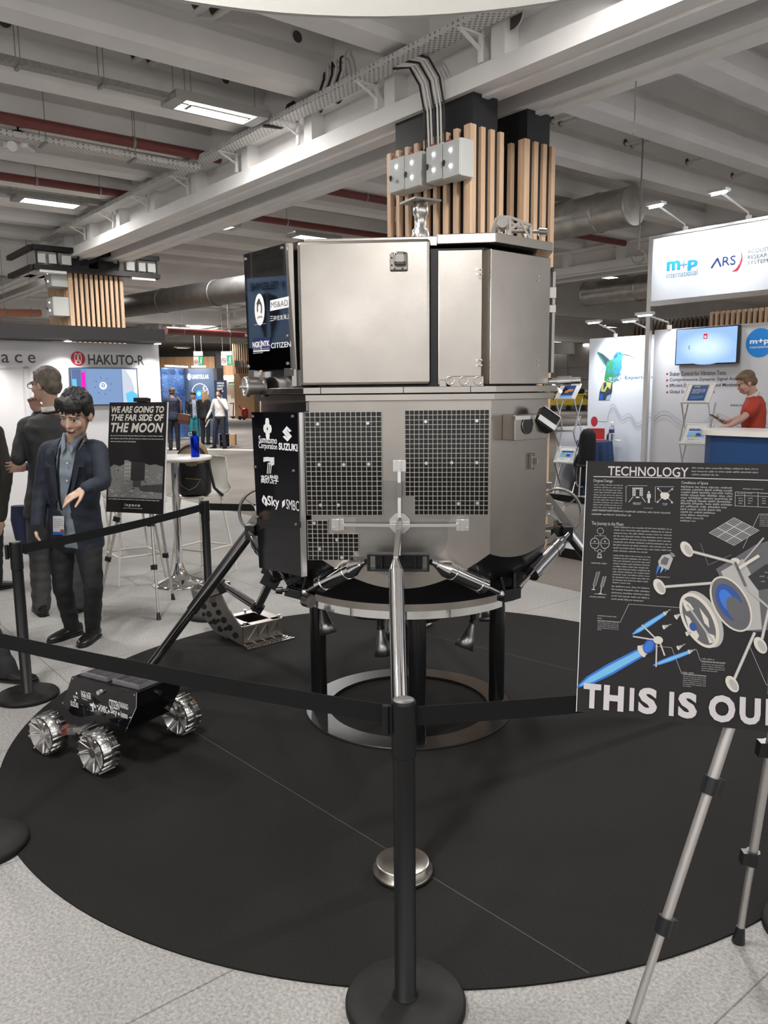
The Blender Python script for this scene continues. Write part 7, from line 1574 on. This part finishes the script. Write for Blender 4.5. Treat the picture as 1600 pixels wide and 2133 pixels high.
def paint_head(me, J, skin, open_mouth=False, iris=(.02, .012, .01), brow=(.02, .014, .012), beard=None, brows=1.):
    P_ = coords(me); R = np.array([list(r) for r in J['hR3']]); loc = (P_ - np.array(J['head'])) @ R / J['hsz']; x, y, z = loc[:, 0], loc[:, 1], loc[:, 2]
    col = np.tile(np.array([*skin, 1.]), (len(P_), 1)); front = y > .035; near = (np.abs(x) < .12) & (np.abs(y) < .16) & (np.abs(z) < .16)
    def blend(mask, c): col[mask, :3] = np.array(c)
    var = np.exp(-((np.abs(x) - .036) ** 2 + (z + .03) ** 2) / .0007); m_ = front & near; col[m_, :3] *= (1 - var[m_, None] * np.array([.02, .14, .14]))
    if beard is not None: blend(near & front & (z < -.045) & (z > -.13), beard)
    for k in (-1, 1):
        ex = (x - k * .031); ez = z - .003 + .0
        blend(front & (np.abs(ex) < .0185) & (np.abs(ez - .001) < .0075 * (1 - (ex / .02) ** 2)), (.55, .52, .49)); blend(front & (ex ** 2 + ez ** 2 < .0062 ** 2), iris); blend(front & (np.abs(ex) < .020) & (np.abs(ez - .0085 + (ex / .02) ** 2 * .006) < .0025), (.03, .02, .018))
        blend(front & (np.abs(ex + k * -.001) < .024) & (np.abs(z - .0265 + (ex / .024) ** 2 * .004) < .0034 * brows), brow)
    lip = (.40, .20, .16)
    blend(front & (y > .07) & (np.abs(x) < .024) & (np.abs(z + .0635) < .010 * (1 - (x / .026) ** 2)), lip)
    blend(front & (y > .07) & (np.abs(x) < .019) & (np.abs(z + .0640) < (.0055 if open_mouth else .0018) * (1 - (x / .022) ** 2)), (.05, .012, .012))
    for k in (-1, 1): blend(front & ((x - k * .006) ** 2 + (z + .042) ** 2 < .003 ** 2), (.10, .04, .03))
    at = me.color_attributes.new('Col', 'FLOAT_COLOR', 'POINT'); at.data.foreach_set('color', col.astype(np.float32).reshape(-1))
def hair(J, parent, mat_, style='short', voxel=.006, amp=.004):
    q, s, R = J['hq'], J['hsz'], J['hR3']; mb = MB(); e = lambda p, r: mb.ell(q(*p), tuple(k * s for k in r), R, 20)
    e((0, -.022, .048), (.083, .097, .085))
    if style in ('short', 'fringe', 'grey'): e((0, -.055, -.01), (.072, .062, .065))
    if style == 'fringe':
        e((0, .035, .085), (.070, .058, .042)); e((.0, -.02, .070), (.086, .094, .072)); e((.070, -.012, .035), (.018, .042, .042)); e((-.070, -.012, .035), (.018, .042, .042)); e((0, -.065, .0), (.072, .045, .075))
        rr = random.Random(4)
        for k in range(13): x = -.062 + .0103 * k; mb.limb([q(x, .058, .105), q(x * 1.05 + rr.uniform(-.006, .006), .088 - abs(x) * .35, .075), q(x * 1.1 + rr.uniform(-.012, .008), .090 - abs(x) * .5, .036 + rr.uniform(-.010, .012))], [.013 * s, .011 * s, .004 * s], 8)
        for k in range(24): a = rr.uniform(0, 2 * PI); b = rr.uniform(.1, 1.2); d = V((math.cos(a) * math.sin(b), math.sin(a) * math.sin(b), math.cos(b))); p = V((0, -.018, .06)) + V((d.x * .086, d.y * .095, d.z * .083)); mb.limb([q(*p), q(*(p + d * .008 + V((rr.uniform(-.02, .02), .02, -.012))))], [.012 * s, .004 * s], 7)
    if style == 'grey': e((0, .02, .088), (.060, .058, .026)); e((.070, -.01, .01), (.014, .035, .04)); e((-.070, -.01, .01), (.014, .035, .04))
    if style == 'short': e((0, .02, .085), (.066, .062, .032)); e((.071, -.005, .015), (.014, .035, .04)); e((-.071, -.005, .015), (.014, .035, .04))
    if style == 'bun': e((0, .0, .06), (.082, .09, .07)); e((0, -.085, .02), (.05, .05, .06))
    if style == 'long':
        for k in range(9): x = -.075 + .019 * k; mb.limb([q(x, -.05, .06), q(x * 1.15, -.10, -.03), q(x * 1.25, -.115, -.13), q(x * 1.15 + .008 * (k % 2), -.12, -.24), q(x * .9, -.11, -.31)], [.030 * s, .034 * s, .034 * s, .028 * s, .012 * s], 9)
        e((.070, .0, .0), (.022, .05, .08)); e((-.070, .0, .0), (.022, .05, .08)); e((0, .01, .075), (.078, .08, .05))
    me = remesh(mb, voxel, 2); ruffle(me, amp, 60, (1, 1, .35), 3.)
    Rn = np.array([list(r) for r in R]); hc = J['head']
    def face(p):
        l = [(p - hc).dot(V((R[0][k], R[1][k], R[2][k]))) / s for k in range(3)]
        lim = {'fringe': .022, 'grey': .075, 'short': .068, 'bun': .066, 'long': .060}[style]
        return l[1] > .052 and l[2] < lim - abs(l[0]) * .45 and abs(l[0]) < .062
    cut(me, face); return link_mesh(me, 'hair', mat_, parent)
def person(label, J, skin=(.48, .30, .22), top=None, trousers=None, shoe=None, hairm=None, style='short', shirt=None, jl=-.28, opening=None, voxel=.008, group=None, sleeve=1., hands={}, fat=0., paint={}, collar=None, tight=0., rz=None, sleeve_grow=0., skirt=False):
    s = J['s']; base = (J['aL'] + J['aR']) / 2; base.z = min(J['aL'].z, J['aR'].z) - .085 * s; t = thing('person', label, 'person', base, 0, group)
    headgeo_mb = MB(); headgeo(headgeo_mb, J); mb = headgeo_mb
    mb.limb([J['hq'](0, -.025, -.05), J['neck'] + (J['head'] - J['neck']) * .15, J['neck'] - (J['neck'] - J['pel']) * .06], [.052 * s, .054 * s, .062 * s]); torso(mb, J, -.016)
    for k in 'LR':
        sh, el, wr = J['s' + k], J['e' + k], J['w' + k]
        mb.limb([sh + (J['neck'] - sh) * .25, sh, el, wr], [.05 * s, .046 * s, .036 * s, .0255 * s])
        mb.limb([el.lerp(wr, .25), wr], [.041 * s, .0255 * s])
        hd = hands.get(k, {}); d = hd.get('d', (wr - el).normalized()); n = hd.get('n', (J['pel'] - wr)); tt = hd.get('t', J['f'])
        hand(mb, wr + V(d).normalized() * .015, d, n, tt, s * hd.get('s', 1.), hd.get('curl', (.25, .3, .32, .36)), hd.get('thumb', .4))
        mb.limb([J['h' + k], J['k' + k], J['a' + k]], [.075 * s, .05 * s, .034 * s]); mb.limb([J['a' + k], J['a' + k] - UP * .05 * s], [.028 * s, .020 * s])
    me = remesh(mb, voxel, 2); paint_head(me, J, skin, **paint); link_mesh(me, 'body', attr_mat('skin', .5, .4), t)
    vx = max(voxel, .0075)
    # trousers
    mb = MB(); torso(mb, J, .012, -.2, .10)
    for k in 'LR':
        hip, kn, an = J['h' + k], J['k' + k], J['a' + k]; q = an - (an - kn).normalized() * .0
        mb.limb([hip, hip.lerp(kn, .45), kn, kn.lerp(an, .4), an - UP * .02], [(.092 + fat) * s, (.088 + fat - tight) * s, (.070 + fat - tight) * s, (.066 + fat - tight) * s, (.058 + fat - tight) * s], 18)
    me = remesh(mb, vx, 4); ruffle(me, .006, 14, (1, 1, 1.6), 1.); link_mesh(me, 'trousers', trousers, t)
    # shoes
    for k in 'LR':
        a = J['a' + k]; d = J['t' + k]; x = UP.cross(d); f0 = V((a.x, a.y, a.z - .085 * s)); mb = MB()
        mb.loft([(f0 + d * y * s + UP * (z * s), x * (w * s), UP * (hh * s)) for y, z, w, hh in ((-.075, .045, .020, .040), (-.06, .045, .036, .042), (0, .048, .040, .046), (.06, .038, .043, .036), (.12, .032, .047, .028), (.165, .028, .040, .022), (.19, .025, .018, .014))], 20); mb.limb([f0 + UP * .05 * s, a + UP * .01], [.042 * s, .044 * s])
        c = V(f0); sh = mb.build('shoe', shoe, t); m2 = MB(); m2.loft([(f0 + d * y * s + UP * .012 * s, x * (w * s), UP * (.010 * s)) for y, w in ((-.085, .012), (-.07, .036), (0, .040), (.07, .044), (.13, .048), (.175, .040), (.20, .012))], 20, power=.6); m2.build('sole', BLACK_MET, sh)
    # shirt and jacket or single top
    def garment(grow, f0, sl, flare, extra=.0, name='jacket', mats=None, ropen=None, vox=vx, ruf=.006):
        mb = MB(); torso(mb, J, grow, f0 - .05, 1.01, flare)
        for k in 'LR':
            sh, el, wr = J['s' + k], J['e' + k], J['w' + k]; g = grow * .45 + extra
            top_ = sh + (J['neck'] - sh) * .3 - UP * .01
            if sl >= .99: end = wr - (wr - el).normalized() * .005; mb.limb([top_, sh, sh.lerp(el, .5), el, el.lerp(wr, .5), end], [.052 * s + g, .050 * s + g, .046 * s + g, .042 * s + g, .036 * s + g, .031 * s + g], 18)
            else: end = sh.lerp(el, sl); mb.limb([top_, sh, end], [.052 * s + g, .050 * s + g, .050 * s + g], 18)
        me = remesh(mb, vox, 4); ruffle(me, ruf, 11, (1, 1, 1.5), 5.)
        ss = (J['sL'] - J['sR']).normalized(); up = (J['neck'] - J['pel']).normalized(); L = (J['neck'] - J['pel']).length
        if ropen:
            ff = J['f']
            def inside(p):
                d = p - J['pel']; h = d.dot(up) / L; x = (d - up * (h * L)).dot(ss) / s; y = (d - up * (h * L)).dot(ff)
                if y < .02 or (p - J['eL']).length < .10 or (p - J['eR']).length < .10 or (p - J['wL']).length < .16 or (p - J['wR']).length < .16: return False
                xs = ropen; 
                for (h0, a0, b0), (h1, a1, b1) in zip(xs[:-1], xs[1:]):
                    if h0 <= h <= h1: u = (h - h0) / (h1 - h0); return a0 + (a1 - a0) * u < x < b0 + (b1 - b0) * u
                return False
            cut(me, inside)
        hem = J['pel'] + up * (f0 * L); cut(me, lambda p: (p - hem).dot(up) < 0 and min((p - J['w' + k]).length for k in 'LR') > .13 and min((p - J['w' + k].lerp(J['e' + k], .5)).length for k in 'LR') > .13 and (p - hem).dot(up) > -.3)
        o = link_mesh(me, name, mats, t); sd = o.modifiers.new('thickness', 'SOLIDIFY'); sd.thickness = .006; sd.offset = -1; return o
    if shirt: garment(.010, -.12 if opening else .0, 1., None, .0, 'shirt', shirt)
    if top: garment(.024 if shirt or jl < -.1 else .014, jl, sleeve, (jl - .06, .20, .135) if jl < -.1 else None, sleeve_grow, 'jacket' if shirt or jl < -.1 else 'shirt', top, opening)
    if hairm: hair(J, t, hairm, style, max(.006, voxel * .8))
    return t
NAVYJ = mat('navy_jacket_cloth', (.016, .021, .036), .75, bump=.25, bscale=90, var=.2, vscale=10); GREYJ = mat('charcoal_suit_cloth', (.030, .030, .031), .7, bump=.2, bscale=80, var=.15, vscale=12); BROWNJ = mat('dark_olive_coat', (.020, .018, .014), .75, bump=.2, bscale=60)
CHAMB = mat('grey_blue_shirt', (.20, .235, .28), .7, bump=.15, bscale=90, var=.1, vscale=16); WSHIRT = mat('white_shirt_cloth', (.62, .60, .58), .7, bump=.1, bscale=60); DARKT = mat('black_trouser_cloth', (.010, .010, .011), .8); GREYT = mat('grey_trouser_cloth', (.045, .045, .045), .75, var=.1, vscale=12); NAVYT = mat('navy_trouser_cloth', (.016, .019, .028), .75)
SHOEB = mat('black_shoe_leather', (.010, .009, .009), .3); BLKHAIR = mat('black_hair', (.010, .009, .009), .45, bump=.4, bscale=180, stretch=(1, 1, .2)); GREYHAIR = mat('grey_brown_hair', (.13, .105, .08), .55, var=.4, vscale=50, bump=.4, bscale=180, stretch=(1, 1, .25)); BROWNH = mat('brown_hair', (.07, .035, .018), .5, bump=.3, bscale=120); BLOND = mat('blond_hair', (.34, .21, .10), .5, var=.35, vscale=30, stretch=(3, 3, .6)); SANDY = mat('sandy_hair', (.14, .085, .045), .5, var=.3, vscale=40)
# 1. young man pointing
J = joints(PZ(168, 1340), -1.75, 1.73); J['f'] = V((-.12, -1, 0)).normalized()
J.update(head=P(159, 863, 4.93), hf=V((-.20, -.88, -.40)).normalized(), hu=V((.03, -.45, .9)), hs=1.13, neck=P(156, 917, 5.05), pel=P(155, 1112, 5.24), sL=P(206, 938, 5.06), sR=P(101, 938, 5.10), eL=P(215, 1004, 4.96), wL=P(180, 1017, 4.74), eR=P(86, 1022, 5.12), wR=P(78, 1098, 5.02),
         hL=P(182, 1120, 5.24), hR=P(128, 1120, 5.26), kL=P(194, 1218, 5.16), kR=P(130, 1222, 5.22), tL=V((-.10, -1, 0)).normalized(), tR=V((-.55, -.85, 0)).normalized())
a = PZ(190, 1336); J['aL'] = V((a.x, a.y + .04, .085)); a = PZ(146, 1330); J['aR'] = V((a.x, a.y + .05, .085))
p1m = person('young man in an open navy jacket and grey shirt, pointing downwards', J, (.56, .37, .27), NAVYJ, DARKT, SHOEB, BLKHAIR, 'fringe', CHAMB, -.16, [(-.4, -.12, .12), (.05, -.10, .075), (.30, -.075, .035), (.42, -.062, .03), (.70, -.07, .05), (.92, -.075, .065), (1.1, -.09, .08)], .0052,
             hands={'L': dict(d=V((-.72, -.35, -.42)), n=V((.1, .4, -.9)), t=V((-.35, -.3, -.9)), curl=(.12, .22, .30, .36), thumb=.1), 'R': dict(d=V((.0, -.25, -1)), n=V((.9, .2, 0)), t=V((0, -1, 0)), curl=(.7, .75, .8, .8), thumb=1.)}, paint=dict(open_mouth=True), tight=.006)
m = MB(); q = J['wR']; m.bar(q + V((.03, -.07, -.13)), q + V((.02, -.03, .02)), .008, .07); tag(m.build('smartphone', PHONEBLK), 'black phone held low in the right hand of the young man in the navy jacket', 'phone')
nk = J['neck']; upv = (J['neck'] - J['pel']).normalized(); side = (J['sL'] - J['sR']).normalized(); fw = (side.cross(upv)); fw = fw if fw.dot(J['f']) > 0 else -fw
def onb(x, h, d=0.): return J['pel'] + upv * h + side * x + fw * (.123 + d)
L_ = (J['neck'] - J['pel']).length
m = MB()
for s_ in (-1, 1):
    m.loft([(nk + side * s_ * .055 + fw * .035 + upv * .045, side * .012, upv * .02), (nk + side * s_ * .040 + fw * .075 + upv * .02, side * .016, upv * .024), (nk + side * s_ * .026 + fw * .105 - upv * .02, side * .016, upv * .016), (nk + side * s_ * .03 + fw * .118 - upv * .045, side * .004, upv * .004)], 12)
m.tube([nk + side * .062 * math.cos(a) + fw * (.01 + .065 * math.sin(a)) + upv * .035 for a in [PI * (1.0 + i / 10) for i in range(11)]] , .014, 8)
m.build('shirt_collar', CHAMB, p1m)
m = MB()
for s_ in (-1, 1): m.tube([nk + side * s_ * .062 + upv * .03, nk + side * s_ * .058 + fw * .09 - upv * .03, onb(s_ * .05, L_ * .72, .012), onb(s_ * .03 - .012, L_ * .50, .014), onb(-.022, L_ * .36, .016)], .0065, 6)
m.build('lanyard', BLACK_MET, p1m)
bt = frame(onb(-.035, L_ * .20, .030), side, upv, fw); m = MB(bt); m.box((0, 0, 0), (.075, .135, .004)); bg_ = m.build('name_badge', mat('badge_paper', (.62, .62, .64), .4), p1m); m = MB(bt); m.rect(-.037, -.067, .037, -.045, .0026, 0); m.rect(.012, -.045, .037, -.028, .0028, 1); m.greek(-.03, -.02, .03, .05, 5, .0026, 2); m.build('badge_print', [mat('badge_blue', (.03, .12, .40), .4), mat('badge_red', (.5, .05, .04), .4), mat('badge_grey', (.3, .3, .32), .5)], bg_)
for s_ in (-1, 1):
    m = MB(); pts = [(.066, .97, .010), (.120, .86, .016), (.118, .80, .018), (.088, .81, .020), (.045, .50, .024), (.030, .44, .022), (.034, .60, .018), (.050, .80, .012)]
    a_ = [onb(s_ * x + (.012 if s_ > 0 else -.012), L_ * h, d) for x, h, d in pts]; b_ = [p + fw * .005 for p in a_]; n_ = len(a_)
    m.add(a_ + b_, [tuple(range(n_))[::-1], tuple(range(n_, 2 * n_))] + [(k, (k + 1) % n_, n_ + (k + 1) % n_, n_ + k) for k in range(n_)]); m.build('lapel', NAVYJ, p1m)
m = MB()
for h in (.84, .66, .5): q = onb(.012 if h > .2 else -.0, L_ * h, .008 if h > .2 else .006); m.cyl(q, q + fw * .004, .006, n=10)
m.build('shirt_buttons', mat('pearl_button', (.7, .68, .66), .3), p1m)
# 2. grey haired man seen from behind
J = joints(PZ(118, 1282), 1.85, 1.84); 
J.update(head=P(95, 802, 5.98), hf=V((-.93, .28, -.06)).normalized(), hs=1.02, neck=P(108, 862, 6.0), pel=P(108, 1058, 6.02), sL=P(54, 888, 6.02), sR=P(160, 890, 6.0), eL=P(38, 955, 5.92), wL=P(80, 862, 6.10), eR=P(172, 975, 5.98), wR=P(64, 972, 6.27), hL=P(84, 1068, 6.02), hR=P(140, 1068, 6.02), kL=P(84, 1172, 6.0), kR=P(158, 1172, 6.04), tL=V((-.55, .8, 0)).normalized(), tR=V((.3, .9, 0)).normalized())
J['f'] = V((-.2, 1, 0)).normalized()
a = PZ(88, 1280); J['aL'] = V((a.x, a.y, .085)); a = PZ(164, 1274); J['aR'] = V((a.x, a.y, .085))
p2m = person('grey haired man in a charcoal suit and glasses seen from behind, hand to his chin', J, (.52, .33, .25), GREYJ, GREYT, SHOEB, GREYHAIR, 'grey', WSHIRT, -.34, None, .0062, hands={'L': dict(d=V((-.1, -.35, .9)), n=V((.3, -.9, .1)), t=V((.9, .3, 0)), curl=(.6, .6, .6, .6)), 'R': dict(d=V((-.95, -.3, .0)), n=V((0, -1, 0)), t=V((0, 0, 1)))}, fat=.006)
q = J['hq']; m = MB()
for k in (-1, 1): m.tube([q(k * .032 + .026 * math.cos(a), .102, .002 + .019 * math.sin(a)) for a in [i * PI / 8 for i in range(16)]], .0028, 6, closed=True); m.tube([q(k * .058, .10, .01), q(k * .078, .04, .012), q(k * .082, -.015, .006), q(k * .080, -.03, -.012)], .0028, 6)
m.tube([q(-.008, .106, .006), q(.008, .106, .006)], .0025, 6); m.build('glasses', PHONEBLK, p2m)
m = MB(); nn = J['neck'] + UP * .01; m.lathe([(.066, .0), (.070, .01), (.066, .05), (.060, .05)], nn, (J['head'] - nn), 28); m.build('white_collar', WSHIRT, p2m); m = MB(); m.lathe([(.073, .0), (.075, .01), (.072, .018)], nn - UP * .004, (J['head'] - nn), 28); m.build('lanyard', BLACK_MET, p2m)
m = MB(); b_ = P(56, 1095, 6.2); m.loft([(b_ + UP * z, V((.12 * k, 0, 0)), V((0, .05, 0))) for z, k in ((-.22, .25), (-.1, .8), (.05, 1), (.16, .9))], 16, power=.7); tag(m.build('tote_bag', mat('navy_bag_cloth', (.012, .018, .06), .7)), 'navy bag hanging in front of the grey haired man, its corner showing at his left', 'bag')
# 3. man cut by the left edge, and two more beside him whose shoes show
J = joints(PZ(-22, 1226), 1.1, 1.80); J['s'] *= 1.0
J['eR'] = P(14, 985, 6.72); J['sR'] = P(-8, 900, 6.8); J['wR'] = P(2, 1080, 6.7)
person('man in a dark coat cut off by the left edge of the picture', J, (.50, .32, .24), BROWNJ, DARKT, SHOEB, BROWNH, 'short', WSHIRT, -.36, None, .008)
J = joints(PZ(-66, 1316), .2, 1.76); person('man in a dark suit outside the left edge, the tip of one shoe in view', J, (.50, .32, .24), GREYJ, DARKT, SHOEB, BROWNH, 'short', WSHIRT, -.34, None, .010)
b5 = PZ(-130, 1424); J = joints(V((b5.x, b5.y, 0)), .15, 1.66); _a = PZ(20, 1420); J['aL'] = V((_a.x, _a.y, .085)); J['kL'] = P(-40, 1285, _a.y + .05); J['tL'] = V((.97, -.2, 0)).normalized()
person('woman in dark clothes outside the frame, only one black flat shoe in view', J, (.52, .33, .25), BROWNJ, DARKT, SHOEB, BROWNH, 'bun', None, -.20, None, .010)
# 4. man in the red polo shirt behind the counter
YR = 8.75; b_ = P(1566, 880, YR); b_.z = .10; J = joints(b_, PI + .12, 1.76)
J.update(head=P(1554, 797, YR - .02), hf=V((-.86, .12, -.44)).normalized(), hu=V((-.4, 0, .9)), neck=P(1570, 826, YR), sL=P(1571, 842, YR - .17), sR=P(1576, 840, YR + .18), eL=P(1551, 868, YR - .22), wL=P(1522, 886, YR - .22), eR=P(1548, 870, YR + .2), wR=P(1514, 880, YR + .02))
J['pel'] = P(1572, 935, YR)
redt = person('man in a red polo shirt looking down at his phone behind the navy counter', J, (.52, .32, .25), mat('red_polo_cloth', (.42, .045, .02), .75, bump=.1, bscale=60), DARKT, SHOEB, SANDY, 'short', None, -.05, None, .0075, sleeve=.52, hands={'L': dict(d=V((-.95, 0, -.2)), n=V((0, .2, -1)), t=V((0, 1, 0)), curl=(.35, .35, .4, .4)), 'R': dict(d=V((-.9, -.2, .25)), n=V((.1, -.3, .95)), t=V((0, -.9, -.2)), curl=(.5, .5, .55, .6))}, sleeve_grow=.012)
m = MB(); m.lathe([(.060, -.01), (.072, .0), (.066, .04), (.058, .04)], J['neck'] + UP * .01, (J['head'] - J['neck']), 24); m.build('polo_collar', WSHIRT, redt)
q = J['wR'] + V((-.13, -.03, .05)); m = MB(Matrix.Translation(q) @ Matrix.Rotation(.55, 4, 'Y')); m.box((0, 0, 0), (.15, .07, .009)); tag(m.build('smartphone', PHONEBLK), 'black phone held by the man in the red polo shirt', 'phone')
# 5. distant visitors
b_ = PZ(364, 938); J = joints(b_, PI / 2 + .1, 1.80); person('man in a navy suit with a brown satchel facing the blue starry backdrop', J, (.48, .3, .22), mat('dark_blue_suit', (.014, .018, .040), .7), NAVYT, SHOEB, BROWNH, 'short', None, -.30, None, .011)
c = P(384, 873, b_.y - .15); t = thing('satchel', 'brown leather satchel at the side of the distant man in the navy suit', 'bag', c - UP * .2); LEA = mat('brown_leather', (.085, .035, .022), .45); m = MB(); m.box(c, (.34, .12, .30), 0, Matrix.Rotation(.2, 3, 'Y')); m.build('body', LEA, t, bevel=.03); m = MB(); m.box(c + V((0, -.065, .05)), (.33, .015, .20), 0, Matrix.Rotation(.2, 3, 'Y')); m.build('flap', LEA, t, bevel=.01); m = MB(); m.tube([c + V((-.08, -.02, .14)), P(377, 836, b_.y - .14), P(368, 826, b_.y)], .02, 6); m.build('strap', LEA, t)
b_ = PZ(406, 924); J = joints(b_, -1.0, 1.68); J['hf'] = V((-.5, -.85, -.1)).normalized(); person('woman with dark hair in a dark open jacket and teal trousers by the starry backdrop', J, (.42, .26, .19), mat('black_leather_jacket', (.012, .012, .014), .4), mat('teal_trousers', (.015, .22, .25), .7), SHOEB, BLKHAIR, 'bun', mat('pale_blue_top', (.38, .42, .52), .7), -.10, [(-.4, -.08, .08), (1.1, -.07, .07)], .011)
b_ = PZ(429, 926); J = joints(b_, 1.2, 1.70); J['hf'] = V((-.5, .8, 0)).normalized(); person('woman with long blond hair in black clothes seen from behind near the starry backdrop', J, (.5, .32, .25), mat('black_cardigan', (.010, .010, .011), .8), DARKT, SHOEB, BLOND, 'long', None, -.25, None, .011)
b_ = PZ(461, 934); J = joints(b_, -1.9, 1.74); J.update(wL=J['head'] + J['f'] * .12 - UP * .10 + J['l'] * .03, eL=J['sL'] + J['l'] * .12 - UP * .26 + J['f'] * .08, wR=J['sR'] - J['l'] * .18 - UP * .50 + J['f'] * .14, eR=J['sR'] - J['l'] * .12 - UP * .28); J['aR'] += J['l'] * -.14; J['aL'] += J['l'] * .02; J['kR'] += J['l'] * -.08
person('bearded man in a white shirt walking with a hand at his mouth', J, (.36, .21, .15), None, NAVYT, SHOEB, BLKHAIR, 'short', WSHIRT, 0, None, .011, hands={'L': dict(d=V((0, .1, 1)), n=V((0, 1, 0)), t=V((1, 0, 0)), curl=(.6, .6, .6, .6))}, paint=dict(beard=(.02, .014, .012)))
q = J['wR'] + V((.02, -.05, -.16)); m = MB(Matrix.Translation(q) @ Matrix.Rotation(.5, 4, 'Y')); m.box((0, 0, 0), (.02, .16, .24)); tag(m.build('leaflet', TXW), 'folded paper in the hand of the distant man in the white shirt', 'leaflet')
